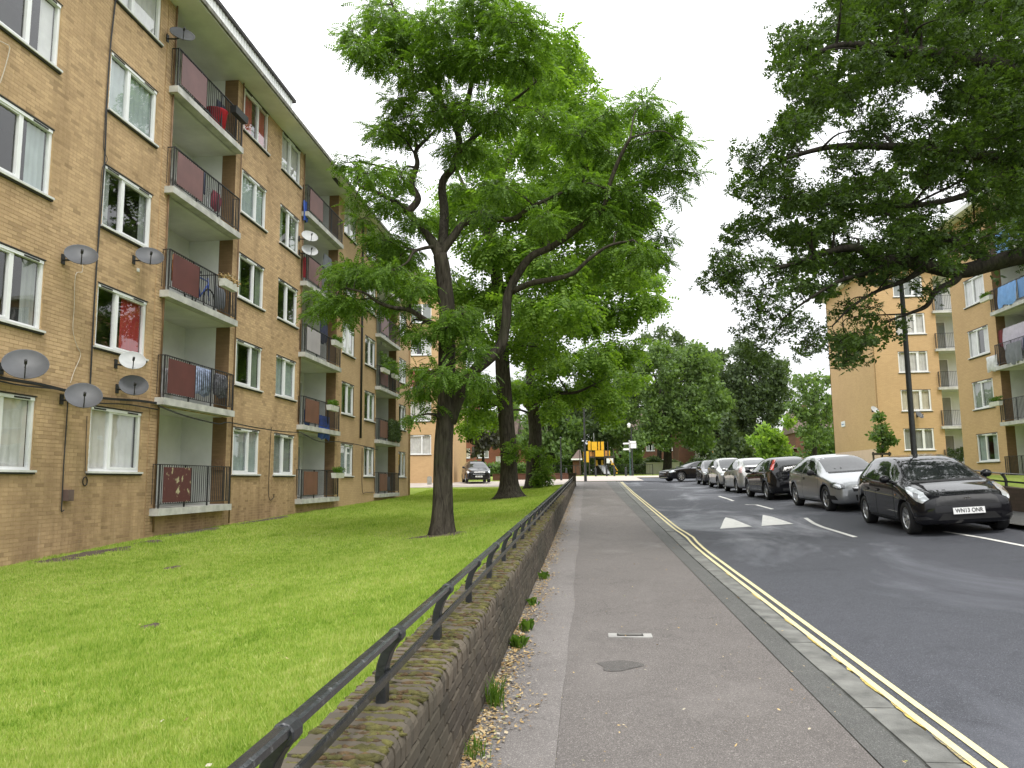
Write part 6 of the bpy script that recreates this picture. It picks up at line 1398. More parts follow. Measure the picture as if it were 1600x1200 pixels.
# ================================================================ hedges, low walls and street furniture
hedge('dense mid green hedge behind the yellow climbing frame', 858, 1005, 106, 3.0, M_BGA, 71, 2)
hedge('dark hedge in front of the dark brick house', 1005, 1180, 104, 1.7, M_BGB, 72)
hedge('tall green hedge running past the red brick house to the end wall', 1180, 1325, 98, 2.4, M_BGA, 73, 2)
hedge('low green hedge before the red brick house by the drive', 690, 862, 90, 1.3, M_BGA, 74)
def low_wall(label, px0, px1, Y, h, mat):
    x0, x1 = X_(px0, Y), X_(px1, Y); z = float(g(Y)); m = MB(); m.box(x0, x1, Y-.12, Y+.12, z-.4, z+h-.06); m.box(x0-.03, x1+.03, Y-.16, Y+.16, z+h-.06, z+h); o = m.obj('low_wall', mat); tag(o, label, 'wall')
low_wall('low red brown brick wall across the end of the drive', 770, 893, 66, .55, M_DKB)
low_wall('low pale wall in front of the far terrace', 1010, 1062, 99, 1.5, M_PALE)
# lamp post beside the parked cars
lp = empty('lamp_post', (8.12, 20, float(rpav(8.12, 20))-.05)); tag(lp, 'tall black lamp post with one overhanging lantern standing behind the black compact car', 'lamp post')
zt = 6.45-lp.location.z
m = MB(); m.lathe([(.10, 0), (.10, .9), (.075, 1.0), (.07, 1.4), (.055, zt)], 14, lambda x, y, z: (x, y, z)); m.tube([(0, 0, zt-.01), (0, 0, zt+.02)], .05, 10); m.obj('pole', M_BLACK, lp, smooth=True)
m = MB(); m.tube(crv([(0, 0, zt-.05), (-.08, -.01, zt+.03), (-.25, -.02, zt+.06), (-.45, -.03, zt+.055)], 3).tolist(), .032, 8); m.obj('arm', M_BLACK, lp, smooth=True)
m = MB(); b = bmesh.new(); bmesh.ops.create_uvsphere(b, u_segments=16, v_segments=10, radius=1); m.add([(-.52+v.co.x*.33, -.04+v.co.y*.16, zt+.05+(v.co.z*.11 if v.co.z > 0 else v.co.z*.045)) for v in b.verts], [[v.index for v in f.verts] for f in b.faces]); b.free(); la = m.obj('lantern', M_BLACK, lp, smooth=True)
m = MB(); m.lathe([(.001, 0), (.13, 0), (.10, -.035), (.001, -.045)], 16, lambda x, y, z: (-.54+x*1.3, -.04+y*.75, zt+.012+z)); m.obj('lens', simple('lamp lens', (.55, .57, .55), .2, .1), la, smooth=True)
def post(name, label, px, py, Y, h, r, mat, cat, extra=None, group=None):
    p = onY(px, py, Y); e = empty(name, tuple(p)); tag(e, label, cat, group); m = MB(); m.lathe([(r*1.5, -.3), (r*1.5, .5), (r, .6), (r*.75, h)], 10, lambda x, y, z: (x, y, z)); m.tube([(0, 0, h-.02), (0, 0, h)], r*.75, 8); m.obj('pole', mat, e, smooth=True); return e
e = post('lamp_post', 'slender black lamp post at the end of the mossy garden wall', 915, 753, 60, 8.2, .075, M_BLACK, 'lamp post')
m = MB(); m.tube([(0, 0, 8.1), (-.3, 0, 8.3), (-.8, 0, 8.35)], .04, 6); m.box(-1.3, -.7, -.12, .12, 8.28, 8.4); m.obj('lantern', M_BLACK, e)
e = post('lamp_post', 'short dark post on the grass by the low red brown wall', 877, 749, 63, 3.3, .06, M_BLACK, 'post')
m = MB(); m.lathe([(.001, 3.3), (.1, 3.3), (.12, 3.36), (.001, 3.45)], 10, lambda x, y, z: (x, y, z)); m.obj('cap', M_BLACK, e)
M_GREEN = simple('dark green paint', (.02, .06, .045), .45, .2, 10); M_SIGN = simple('white sign face', (.82, .83, .84), .4, .03, 8)
e = post('signpost', 'green signpost with white finger signs at the junction', 985, 744, 78, 3.55, .07, M_GREEN, 'signpost')
s_ = 78/1200
for nm, x0, x1, z0, z1 in (('finger_sign', -.66, -.06, 3.18, 3.34), ('finger_sign', -.66, -.06, 2.6, 2.78), ('finger_sign', .06, .68, 3.3, 3.5), ('sign_panel', .10, .68, 2.78, 3.26)):
    m = MB()
    if nm == 'finger_sign':
        sg = -1 if x0 < 0 else 1; a, b = (x1, x0) if sg < 0 else (x0, x1); mz = (z0+z1)/2
        pr = [(a, z0), (b-.06*sg, z0), (b, mz), (b-.06*sg, z1), (a, z1)]
        m.add([(x, y, z) for y in (-.02, .02) for x, z in pr], [(0, 1, 2, 3, 4), (9, 8, 7, 6, 5)]+[(i, (i+1) % 5, 5+(i+1) % 5, 5+i) for i in range(5)])
    else: m.box(x0, x1, -.02, .02, z0, z1)
    o = m.obj(nm, M_SIGN, e)
m = MB(); m.box(-.05, .05, -.05, .05, 2.4, 3.58); m.obj('sleeve', M_SIGN, e)
e = post('lamp_post', 'dark lamp post with a white lantern behind the signpost', 988.5, 744, 80, 5.1, .08, M_BLACK, 'lamp post')
m = MB(); m.lathe([(.02, 4.95), (.15, 5.0), (.17, 5.35), (.05, 5.45), (.001, 5.47)], 12, lambda x, y, z: (x-.22, y, z)); m.obj('lantern', M_SIGN, e, smooth=True)
bo = MB(); bo.lathe([(.09, -.2), (.09, .75), (.075, .78), (.085, .8), (.085, .86), (.001, .92)], 12, lambda x, y, z: (x, y, z)); bme_ = bo.mesh('bollard', [M_BLACK], True)
BOL = ['black bollard beside the slender lamp post at the paving edge', 'black bollard before the slide of the climbing frame', 'black bollard by the steps of the climbing frame', 'black bollard beside the green signpost', 'black bollard at the end of the low red brown wall']
for i, (px, py) in enumerate(((931, 745.5), (948, 741), (960, 742), (978, 744.5), (885, 746))):
    o = link('bollard', bme_); o.location = tuple(onY(px, py, 76)); tag(o, BOL[i], 'bollard', 'bollards before the playground')
# stone marker on the far lawn
p = onY(671, 755, 54); m = MB(); m.box(-.14, .14, -.12, .12, -.1, .42); m.box(-.11, .11, -.09, .09, .42, .48); o = m.obj('stone_marker', M_CONC); o.location = tuple(p); tag(o, 'short square stone marker on the grass before the end wall windows', 'marker')
# climbing frame
M_YPL = simple('yellow plastic', (.72, .40, .02), .4, .08, 4); M_TIMB = simple('dark timber', (.055, .045, .038), .8, .25, 5); M_STEEL = simple('grey steel', (.45, .46, .48), .3, .1, 5, Metallic=.6); M_ORANGE = simple('orange panel', (.5, .22, .05), .5, .1, 4)
Yp = 84; s_ = Yp/1200; p = onY(932, 742, Yp); cf = empty('climbing_frame', tuple(p)); tag(cf, 'yellow castle shaped climbing frame with a slide in the playground', 'climbing frame')
def cb(name, px0, px1, py0, py1, mat, y0=-.1, y1=0, round_=False):
    x0, x1 = (px0-932)*s_, (px1-932)*s_; z1, z0 = (742-py0)*s_, (742-py1)*s_; m = MB(); m.box(x0, x1, y0, y1, z0, z1); return m.obj(name, mat, cf)
for a in (907, 913.5, 921.5, 930.5, 945, 951, 959): cb('post', a-.7, a+.7, 704, 743, M_TIMB, -.1, .1); 
for a in (921.5, 930.5, 945, 951): cb('post', a-.6, a+.6, 690, 742, M_TIMB, 1.6, 1.75)
cb('mast', 929, 929.8, 677, 690, M_STEEL, .5, .55)
cb('deck', 921, 961, 713.5, 716, M_TIMB, -.05, 1.8)
for a, b, y0, y1, dep in ((920, 924.5, 690, 704, .2), (925.5, 934, 691, 704, .0), (935.5, 938.5, 691, 704, .2), (940, 944.5, 691, 704, .1), (912, 915, 706, 722, .3), (917, 921, 705.5, 722.5, -.1), (931, 944, 704.5, 714, -.15), (950, 953.5, 705, 713, .1), (931.5, 934.5, 719, 728, .8), (940, 943, 719, 728, .9)):
    cb('panel', a, b, y0, y1, M_YPL, dep-.12, dep)
cb('panel', 921.5, 926, 706, 714, M_ORANGE, .1, .2); cb('panel', 926.5, 930.5, 706.5, 714, M_ORANGE, .3, .4); cb('panel', 945.5, 949.5, 705, 713, M_ORANGE, 0, .1); cb('notice', 948, 958, 717, 724.5, M_SIGN, -.3, -.25)
m = MB(); x0 = (938-932)*s_; m.add([(x0-.25, .2, 1.05), (x0+.35, .2, 1.05), (x0+1.0, -1.4, .1), (x0+.35, -1.4, .1), (x0-.25, .2, 1.2), (x0+.35, .2, 1.2), (x0+1.0, -1.4, .26), (x0+.35, -1.4, .26)], [(0, 1, 2, 3), (0, 3, 7, 4), (1, 5, 6, 2)]); m.obj('slide', M_STEEL, cf)
for k in range(6): m = MB(); xx = (953+1.7*k-932)*s_; zz = 1.45-.24*k; m.box(xx, xx+.16, -1.0, -.2, zz-.16, zz); m.obj('step', M_YPL if k % 2 else M_TIMB, cf)
for dy in (-1.0, -.2): m = MB(); m.bar(((952-932)*s_, dy, 1.75), ((964-932)*s_, dy, .4), .04); m.obj('handrail', M_YPL, cf)
# shed and fence of the playground
p = onY(902, 744, 88); e = empty('shed', tuple(p)); tag(e, 'small brown shed with a pitched roof beside the climbing frame', 'shed'); w = 6.5*88/1200
m = MB(); m.box(-w*1.0, w*.9, 0, 2, -.2, 2.0); m.obj('wall', M_DKB, e); m = MB(); m.add([(-w*1.3, -.3, 1.95), (w*1.2, -.3, 1.95), (w*1.2, 2.3, 1.95), (-w*1.3, 2.3, 1.95), (w*.3, 1, 3.0), (w*.9, 1, 3.0)], [(0, 1, 5, 4), (1, 2, 5), (2, 3, 4, 5), (3, 0, 4), (0, 3, 2, 1)]); m.obj('roof', M_TILE, e); m = MB(); m.box(-w*1.35, w*1.25, -.36, -.3, 1.82, 1.98); m.obj('fascia', M_SIGN, e)
fe = empty('playground_fence', (X_(860, 82), 82, float(g(82)))); tag(fe, 'thin dark railing fence around the playground', 'fence'); x0, x1 = X_(860, 82), X_(1020, 82)
nb = int((x1-x0)/2.4)
for i in range(nb+1): m = MB(); m.box(-.03, .03, -.03, .03, 0, 1.15); o = m.obj('post', M_BLACK, fe); o.location = ((x1-x0)*i/nb, 0, 0)
for zz in (.15, 1.08): m = MB(); m.box(0, x1-x0, -.015, .015, zz, zz+.035); m.obj('rail', M_BLACK, fe)
m = MB()
for i in range(int((x1-x0)/.2)): m.box(i*.2, i*.2+.012, -.008, .008, .15, 1.1)
o = m.obj('bars', M_BLACK, fe); o['kind'] = 'stuff'
# yellow bin by the drive, orange frame, staked tree guard
p = onY(1115, 742, 96); e = empty('swing_frame', tuple(p)); tag(e, 'orange painted frame beside the dark brick house', 'frame')
for q in (((-.2, 0, 0), (.0, 0, 2.9)), ((.2, 0, 0), (.0, 0, 2.9)), ((-.9, 0, 1.7), (.2, 0, 1.7))): m = MB(); m.bar(q[0], q[1], .06); m.obj('leg' if q[0][2] == 0 else 'crossbar', M_ORANGE, e)
p = onY(1378, 722, 43.5); e = empty('tree_guard', tuple(p)); tag(e, 'dark timber stakes and crossbar holding the young street tree', 'tree guard')
for dx in (-.42, .42): m = MB(); m.box(dx-.04, dx+.04, -.04, .04, -.6, .55); m.obj('stake', M_TIMB, e)
m = MB(); m.box(-.5, .5, -.06, -.02, .38, .5); m.obj('crossbar', M_TIMB, e)
# ================================================================ satellite dishes
M_DISH = simple('grey dish', (.085, .088, .095), .5, .12, 5); M_DISHL = simple('pale dish', (.42, .43, .43), .5, .12, 5)
def dish(px, py, label, mat=M_DISH, X=LX, size=.30, out=.42, az=-52, el=34, on='X', Yp=None, grp='satellite dishes on the long block'):
    P = onX(px, py, X+out) if on == 'X' else onY(px, py, Yp-out)
    base = (X, P[1]+.05, P[2]-.02) if on == 'X' else (P[0], Yp, P[2])
    e = empty('satellite_dish', base); tag(e, label, 'satellite dish', grp)
    n = Vector((math.cos(R(el))*math.cos(R(az)), math.cos(R(el))*math.sin(R(az)), math.sin(R(el)))); q = n.to_track_quat('Z', 'Y').to_matrix()
    c = Vector(tuple(P))-Vector(base); T_ = lambda x, y, z: tuple(c+q @ Vector((x, y, z)))
    m = MB(); k = size; prof = [(.001, -.07*k/.3), (k*.35, -.06*k/.3), (k*.7, -.03*k/.3), (k*.97, .006), (k, .014), (k*.985, -.004), (k*.7, -.042*k/.3), (k*.35, -.075*k/.3), (.001, -.085*k/.3)]
    m.lathe(prof, 28, lambda x, y, z: T_(x*1.0, y*.95, z)); m.obj('reflector', mat, e, smooth=True)
    back = c-n*.09
    m = MB(); m.tube([(0, 0, -.05), tuple(back*.55+Vector((0, 0, -.05))), tuple(back)], .02, 7); nv = Vector(base)
    m.box(-.005 if on == 'X' else -.05, .02 if on == 'X' else .05, -.05, .05, -.14, .06); m.obj('bracket', M_TRIM, e)
    dn = q @ Vector((0, -1, 0)); 
    if dn.z > 0: dn = -dn
    lnb = c+n*(k*.62)+dn*(k*.45); m = MB(); m.tube([tuple(c+dn*k*.9-n*.02), tuple(c+dn*k*.75+n*k*.3), tuple(lnb)], .011, 5); m.obj('arm', M_TRIM, e)
    m = MB(); m.tube([tuple(lnb-n*.03), tuple(lnb+n*.06)], .026, 8); m.obj('receiver', M_TRIM, e, smooth=True)
    return e
dish(285, 53, 'dark satellite dish under the eaves beside the top balcony')
dish(127, 398, 'dark satellite dish on bare brick left of the tall black cable')
dish(234, 400, 'dark satellite dish on the brick pier beside the third storey balcony')
dish(207, 563, 'pale grey satellite dish under the window with the red curtain', M_DISHL, size=.27)
dish(209, 602, 'dark satellite dish just below the pale grey one')
dish(131, 618, 'dark satellite dish hanging over the ground floor cable run', size=.33, out=.5)
dish(40, 569, 'large dark satellite dish above the net curtained ground floor window', size=.36, out=.5)
dish(484, 369, 'upper of two pale satellite dishes at the second balcony stack', M_DISHL, size=.30)
dish(484, 391, 'lower of two pale satellite dishes at the second balcony stack', M_DISHL, size=.30)
dish(1367, 640, 'pale satellite dish at the corner of the far right block', M_DISHL, on='Y', Yp=R2Y, X=0, az=-60, grp='satellite dishes on the far right block')
dish(1437, 648, 'grey satellite dish between windows and balconies of the far right block', M_DISH, on='Y', Yp=R2Y, X=0, az=-60, grp='satellite dishes on the far right block')
# ================================================================ cables on the long block
M_CABLE = simple('black cable', (.012, .012, .012), .6, .2); M_CABLEP = simple('pale cable', (.5, .45, .38), .6, .1)
def cable(label, pts, r, mat=M_CABLE, X=LX+.03, n=4):
    P = [onX(x, y, X) for x, y in pts]; m = MB(); m.tube(crv(P, 4).tolist(), r, n); o = m.obj('cable', mat); tag(o, label, 'cable', 'cables on the long block')
cable('thick black cable bundle sagging along the brick above the ground floor', [(-60, 572), (0, 590), (60, 600), (110, 612), (160, 622), (215, 626), (245, 630)], .035, X=LX+.06)
cable('second black cable looping below the thick bundle above the ground floor', [(-60, 578), (20, 600), (100, 610), (140, 628), (200, 632), (247, 640)], .018, X=LX+.08)
cable('black cable slung under the first balcony of the lower storey', [(247, 634), (290, 650), (340, 662), (357, 660), (400, 668), (440, 674), (470, 676)], .02, X=LX+.26)
cable('black cable continuing along the brick past the second balcony stack', [(470, 676), (500, 690), (528, 690), (560, 695), (590, 703)], .02, X=LX+.26)
cable('tall black cable running down the brick between the first two window columns', [(183, -20), (176, 40), (172, 80), (167, 160), (164, 240), (160, 300), (152, 400), (147, 480), (143, 560), (141, 600)], .02)
cable('thin black cable beside the tall one on the upper brick', [(170, 100), (163, 200), (162, 232), (168, 250), (160, 262), (157, 300), (153, 370)], .008)
cable('pale thin wire wriggling down below the dish on bare brick', [(129, 412), (128, 425), (118, 430), (116, 480), (114, 515), (120, 540), (126, 555), (116, 580), (110, 598)], .007, M_CABLEP)
cable('black cable hanging to a small meter box on the ground floor', [(106, 622), (104, 660), (100, 720), (97, 780), (96, 798), (100, 797)], .014)
cable('thin cable ending in a coil beside the ground floor window', [(136, 650), (134, 700), (133, 740)], .008)
cable('pale wire across the upper left brick', [(-5, 62), (8, 68), (15, 75), (8, 105), (0, 130)], .008, M_CABLEP)
cable('thin black cable on the brick between the two ground floor windows past the balcony', [(424, 668), (422, 700), (420, 775), (427, 778), (428, 772)], .01)
cable('thin black cable under the ground floor window beyond the second balconies', [(566, 700), (566, 765), (572, 769), (584, 769)], .012)
P = onX(133, 752, LX+.03); m = MB(); m.tube([(0, .07*math.cos(a), .09*math.sin(a)) for a in np.linspace(0, 6.2832, 17)], .012, 5, cap=False); o = m.obj('cable_coil', M_CABLE); o.location = tuple(P); tag(o, 'small black coil of cable hanging on the ground floor brick', 'cable')
P = onX(102, 774, LX); m = MB(); m.box(0, .12, -.09, .09, -.11, .11); m.box(.12, .126, -.07, .07, -.09, .09); o = m.obj('meter_box', simple('brown box', (.12, .08, .07), .6, .1)); o.location = tuple(P); tag(o, 'small brown meter box fixed to the ground floor brick', 'box')
P = onX(215, 422, LX); m = MB(); m.box(0, .03, -.035, .035, -.04, .04); m.box(.03, .034, -.02, .02, -.02, .02); o = m.obj('junction_box', M_UPVC); o.location = tuple(P); tag(o, 'tiny white junction box below the pier dish', 'box')
# ================================================================ things on the balconies
M_PLW = simple('white planter', (.62, .61, .57), .6, .12, 6); M_PLB = simple('black planter', (.015, .015, .016), .5, .2); M_SOILP = M_SOIL
def planter(px, py, label, mat, X=LX+.36, ln=.8, plants=True, on='X', leaf=None, h=.2):
    P = onX(px, py, X); e = empty('planter_box', tuple(P)); tag(e, label, 'planter', 'planter boxes hung on balcony rails'); sg = 1
    m = MB(); w = .1
    vs = [(-w*.8, -ln/2*.95, -h/2), (w*.8, -ln/2*.95, -h/2), (w*.8, ln/2*.95, -h/2), (-w*.8, ln/2*.95, -h/2), (-w, -ln/2, h/2), (w, -ln/2, h/2), (w, ln/2, h/2), (-w, ln/2, h/2), (-w*.85, -ln/2+.02, h/2), (w*.85, -ln/2+.02, h/2), (w*.85, ln/2-.02, h/2), (-w*.85, ln/2-.02, h/2)]
    m.add(vs, [(0, 3, 2, 1), (0, 1, 5, 4), (1, 2, 6, 5), (2, 3, 7, 6), (3, 0, 4, 7), (4, 5, 9, 8), (5, 6, 10, 9), (6, 7, 11, 10), (7, 4, 8, 11)]); m.obj('box', mat, e)
    m = MB(); m.add([(-w*.85, -ln/2+.02, h/2-.02), (w*.85, -ln/2+.02, h/2-.02), (w*.85, ln/2-.02, h/2-.02), (-w*.85, ln/2-.02, h/2-.02)], [(0, 1, 2, 3)]); m.obj('soil', M_SOILP, e)
    if plants:
        rng = np.random.default_rng(int(px)); n = 60; pos = np.stack([rng.uniform(-w, w, n), rng.uniform(-ln/2, ln/2, n), h/2+rng.random(n)*.2], 1); V = scatter(BT, pos, rng.normal(0, 1, (n, 3)), np.full(n, .07), rng); o = np_mesh('plants', V, np.arange(len(V)).reshape(-1, 4), leaf or M_WEED, e); o['kind'] = 'stuff'
planter(374, 180, 'black planter box hung outside the top balcony rail', M_PLB, X=LX+.4, plants=False)
planter(357, 446, 'white planter box with dry plants on the rail behind the blue bicycle', M_PLW, X=LX+.4, leaf=M_LITTER)
planter(528, 282, 'black planter box on the topmost rail of the second balcony stack', M_PLB, X=LX+.4, plants=False, ln=1)
planter(527, 538, 'white planter box on the rail with the grey panel', M_PLW, X=LX+.4, ln=1)
planter(520, 638, 'white planter box on the rail with the blue tarpaulin', M_PLW, X=LX+.4, ln=1)
planter(528, 743, 'white planter box with green plants on the ground floor rail of the second stack', M_PLW, X=LX+.4, ln=1.1)
planter(602, 580, 'white planter box with bushy plants on the third balcony stack', M_PLW, X=LX+.4, ln=1.2)
planter(618, 589, 'second white planter box beside the bushy one on the third stack', M_PLW, X=LX+.4, ln=1.1)
def blob_cloth(name, label, cat, px, py, X, w, h, mat, seed=0, d=.12, group=None, axis='Y', loc=None):
    """crumpled cloth or bag: a puckered sheet with thickness, hanging from its top edge"""
    P = onX(px, py, X) if loc is None else loc; rng = random.Random(seed); m = MB(); nu, nv = 14, 12; ph = [rng.random()*6 for _ in range(4)]; vs = []
    for s in (1, -1):
        for j in range(nv+1):
            for i in range(nu+1):
                u = i/nu-.5; v = j/nv; wv = .028*math.sin(u*18+ph[0])*(v+.2)+.02*math.sin(u*31+v*5+ph[1]); tp = 1-.12*math.sin(v*math.pi)*math.sin(ph[2])
                ed = 0 if i in (0, nu) or j in (0, nv) else 1
                y = u*w*tp; z = -v*h*(1+.06*math.sin(u*9+ph[3])); x = wv+s*d*.5*ed*(.25+.75*math.sin(math.pi*v))*(math.cos(u*2.6))
                vs.append((x, y, z))
    n1 = nu+1; of = n1*(nv+1); fs = []
    for j in range(nv):
        for i in range(nu):
            a = j*n1+i; fs.append((a, a+1, a+n1+1, a+n1)); fs.append((of+a, of+a+n1, of+a+n1+1, of+a+1))
    m.add(vs, fs); o = m.obj(name, mat, None, True); o.location = tuple(P); tag(o, label, cat, group); return o
M_BLUEC = simple('blue tarpaulin', (.02, .07, .34), .5, .3, 8); M_REDP = simple('red plastic', (.45, .01, .03), .45, .15, 5); M_WHC = simple('white cloth', (.6, .6, .62), .9, .15, 6); M_NAVY = simple('navy cloth', (.03, .035, .07), .9, .2, 6); M_LILAC = simple('pale lilac cloth', (.5, .46, .55), .9, .12, 5); M_LBLUE = simple('light blue cloth', (.16, .32, .62), .8, .1, 5); M_GREYC = simple('grey cloth', (.16, .17, .19), .9, .15, 5)
blob_cloth('tarpaulin', 'bright blue tarpaulin bundled behind the second stack railing', 'tarpaulin', 507, 650, LX+.08, 1.2, .9, M_BLUEC, 3, .25)
blob_cloth('laundry_bag', 'white and blue laundry bag behind the lowest upper balcony rail', 'bag', 318, 575, LX+.0, .8, .75, simple('striped bag', (.30, .36, .52), .7, .8, 9), 4, .3)
blob_cloth('laundry_bag', 'bulky white bag at the pier end of the lowest upper balcony', 'bag', 259, 575, LX+.02, .3, .8, M_WHC, 5, .25)
blob_cloth('laundry_bag', 'dark patterned bundle at the far end of the lowest upper balcony', 'bag', 345, 585, LX+.0, .7, .65, simple('dark patterned cloth', (.12, .12, .14), .9, .9, 14), 6, .3)
blob_cloth('towel', 'blue cloth hanging at the near end of the second stack top balcony', 'cloth', 478, 315, LX+.1, .35, .75, M_BLUEC, 7, .08)
blob_cloth('towel', 'red cloth hanging beside the lower pale dish', 'cloth', 477, 402, LX+.1, .3, .75, M_REDP, 8, .08)
P = onX(337, 178, LX-.05); m = MB(); m.lathe([(.001, 0), (.26, 0), (.32, .55), (.34, .57), (.31, .56), (.25, .04), (.001, .04)], 20, lambda x, y, z: (x, y, z)); o = m.obj('plastic_tub', M_REDP, None, True); o.location = (P[0], P[1], SL0+4*ST+.02); tag(o, 'red plastic tub standing on the top balcony', 'tub')
P = onX(322, 160, LX-.2); m = MB(); m.box(-.2, .2, -.2, .2, 0, .42); m.box(-.2, -.15, -.2, .2, .42, .85); o = m.obj('balcony_chair', M_PLB); o.location = (LX-.25, P[1], SL0+4*ST); tag(o, 'dark chair behind the red tub on the top balcony', 'chair')
# blue bicycle stood up on the third storey balcony
be = empty('bicycle', (LX-.05, 19.35, SL0+2*ST)); tag(be, 'dark blue bicycle leaning against the third storey balcony rail', 'bicycle')
for i, yy_ in enumerate((-.5, .5)):
    m = MB(); m.tube([(0, yy_+.32*math.cos(a), .33+.32*math.sin(a)) for a in np.linspace(0, 6.2832, 25)], .022, 6, cap=False); w_ = m.obj('wheel', M_TYRE, be, True); m = MB()
    for a in np.linspace(0, 3.14, 7)[:-1]: m.bar((0, yy_+.31*math.cos(a), .33+.31*math.sin(a)), (0, yy_-.31*math.cos(a), .33-.31*math.sin(a)), .004, 3)
    m.obj('spokes', M_STEEL, w_)
m = MB(); 
for a, b in (((0, .5, .33), (0, .38, .95)), ((0, .4, .85), (0, -.15, .85)), ((0, .42, .78), (0, 0, .33)), ((0, 0, .33), (0, -.18, .95)), ((0, -.5, .33), (0, 0, .33)), ((0, -.5, .33), (0, -.15, .82))): m.bar(a, b, .02, 6)
m.obj('frame', M_BLUEC, be, True); m = MB(); m.bar((-.28, .36, 1.02), (.28, .36, 1.02), .014, 6); m.bar((0, .38, .93), (0, .36, 1.02), .014); m.obj('handlebar', M_TRIM, be); m = MB(); m.box(-.07, .07, -.32, -.06, .95, 1.0); m.obj('saddle', M_TRIM, be)
# ivy screen on the third stack
def screen(label, u0, u1, v0, v1, F, w, leaf, n, seed, sc=.09, name='ivy_screen', cat='ivy'):
    rng = np.random.default_rng(seed); u = rng.uniform(u0, u1, n); v = rng.uniform(v0, v1, n)+.06*np.sin(u*7); pos = np.array([F.T(a, b, w+rng.uniform(0, .08)) for a, b in zip(u, v)]); V = scatter(BT, pos, rng.normal(0, 1, (n, 3)), np.full(n, sc), rng); o = np_mesh(name, V, np.arange(len(V)).reshape(-1, 4), leaf); tag(o, label, cat)
screen('green ivy screen covering a balcony rail on the third stack', 38.3, 40.6, SL0+ST+.1, SL0+ST+1.1, LF, .24, M_BGB, 500, 81)
screen('bushy green plants above the white planter boxes on the third stack', 37.0, 40.4, SL0+2*ST+.9, SL0+2*ST+1.7, LF, .1, M_BGA, 400, 82, name='balcony_plants', cat='plants')
# right hand blocks
for k, z in enumerate((3, 2, 1)):
    P = onX((1545, 1562, 1555)[k], (468, 549, 633)[k], RX-.36)
planter(1541, 467, 'white planter box at the corner end of a right block balcony under the bough', M_PLW, X=RX-.34, ln=.9)
planter(1556, 631, 'white planter box with spiky plants on a right block balcony', M_PLW, X=RX-.34, ln=.9)
blob_cloth('washing', 'light blue sheet drying over the upper right block balcony rail', 'washing', 1572, 444, RX-.27, 1.5, .95, M_LBLUE, 21, .05, 'washing on the right block')
blob_cloth('washing', 'light blue sheet seen through the oak on the top right block balcony', 'washing', 1564, 362, RX-.27, 1.3, 1.0, M_LBLUE, 22, .05, 'washing on the right block')
blob_cloth('washing', 'pale lilac towels pegged on a line inside the right block balcony', 'washing', 1583, 508, RX+.05, 1.8, 1.3, M_LILAC, 23, .06, 'washing on the right block')
blob_cloth('washing', 'dark red clothes hanging inside the right block balcony beside lilac towels', 'washing', 1560, 517, RX+.1, .7, .8, simple('dark red cloth', (.16, .03, .035), .9, .2, 6), 24, .06, 'washing on the right block')
blob_cloth('washing', 'dark grey cloth over the rail below the lilac towels', 'washing', 1583, 535, RX-.27, 1.2, .95, M_GREYC, 25, .05, 'washing on the right block')
blob_cloth('washing', 'white clothes spilling over the near corner of the same rail as the grey cloth', 'washing', 1549, 556, RX-.2, 1.0, .75, M_WHC, 26, .15, 'washing on the right block')
blob_cloth('washing', 'navy clothes hanging inside a far right block balcony', 'washing', 0, 0, 0, 1.0, .7, M_NAVY, 27, .08, 'washing on the far right block', loc=(25.2, R2Y+.1, S2+3*2.58+1.9)).rotation_euler.z = R(90)
screen('dark green plants massed behind the lowest far right block balcony rail', 23.6, 27.3, S2+.15, S2+1.0, QF, .17, M_BGB, 700, 83, .1, 'balcony_plants', 'plants')
P = QF.T(25.2, S2+2*2.58+.75, .2); m = MB(); m.lathe([(.001, 0), (.14, 0), (.2, .3), (.21, .34), (.18, .32), (.001, .3)], 14, lambda x, y, z: (x, y, z)); o = m.obj('flower_pot', M_ORANGE, None, True); o.location = (P[0], P[1], S2+2*2.58+.9); tag(o, 'terracotta pot on the rail of a far right block balcony', 'pot')

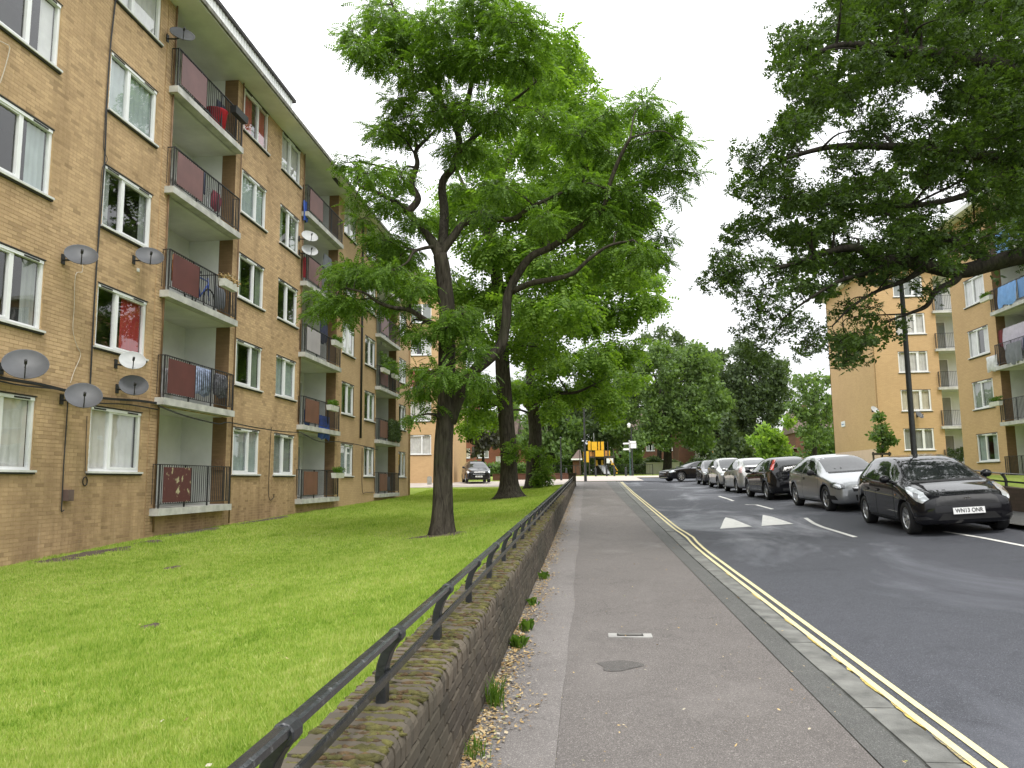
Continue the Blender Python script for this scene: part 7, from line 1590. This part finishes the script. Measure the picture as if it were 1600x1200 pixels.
# more clutter behind the rails of the long block
def airer(px, py, u, k, label):
    e = empty('clothes_airer', (LX-.35, u, SL0+k*ST)); tag(e, label, 'clothes airer')
    m = MB()
    for dy in (-.45, .45): m.bar((-.18, dy, 0), (.18, dy, .95), .012); m.bar((.18, dy, 0), (-.18, dy, .95), .012)
    for i in range(5): m.bar((-.18+.09*i, -.45, .95), (-.18+.09*i, .45, .95), .007)
    m.obj('frame', M_STEEL, e); return e
airer(0, 0, 19.9, 3, 'folding clothes airer on the fourth storey balcony of the first stack')
BC = [(310, 262, -.08, .9, .6, M_NAVY, 'navy blanket bundled on the fourth storey balcony of the first stack'), (338, 300, -.02, .5, .55, simple('maroon cloth', (.2, .03, .05), .8, .3, 8), 'maroon cloth hanging on the fourth storey balcony of the first stack'),
      (276, 400, -.05, .3, .7, simple('orange bag', (.5, .2, .05), .7, .4, 9), 'orange and white bag at the pier end of the bicycle balcony'), (344, 450, -.1, .6, .6, M_GREYC, 'grey cover bundled behind the rail past the blue bicycle'),
      (345, 160, -.05, .5, .75, M_NAVY, 'dark coat hanging behind the rail by the black planter box'), (506, 500, -.05, .8, .95, M_NAVY, 'dark navy sheet hanging beside the grey panel of the second stack'),
      (480, 630, .05, .35, .8, M_BLUEC, 'narrow blue cloth at the near end of the tarpaulin balcony'), (512, 400, -.1, .9, .8, M_GREYC, 'grey blanket drying on the balcony below the two pale dishes'),
      (600, 522, -.05, 1.0, .6, M_WHC, 'white linen drying on an upper balcony of the third stack'), (606, 745, -.1, .9, .7, M_GREYC, 'grey cover behind the ground floor rail of the third stack')]
for i, (px, py, dx, w_, h_, mt, lb_) in enumerate(BC): blob_cloth('hanging_cloth', lb_, 'cloth', px, py, LX+dx, w_, h_, mt, 60+i, .14)
for k, u, lb_ in ((1, 18.1, 'white storage box on the lowest upper balcony of the first stack'), (3, 18.2, 'white storage box on the fourth storey balcony of the first stack')):
    m = MB(); m.box(-.25, .25, -.3, .3, 0, .42); m.box(-.27, .27, -.32, .32, .42, .47); o = m.obj('storage_box', M_PLW); o.location = (LX-.4, u, SL0+k*ST+.005); tag(o, lb_, 'box')
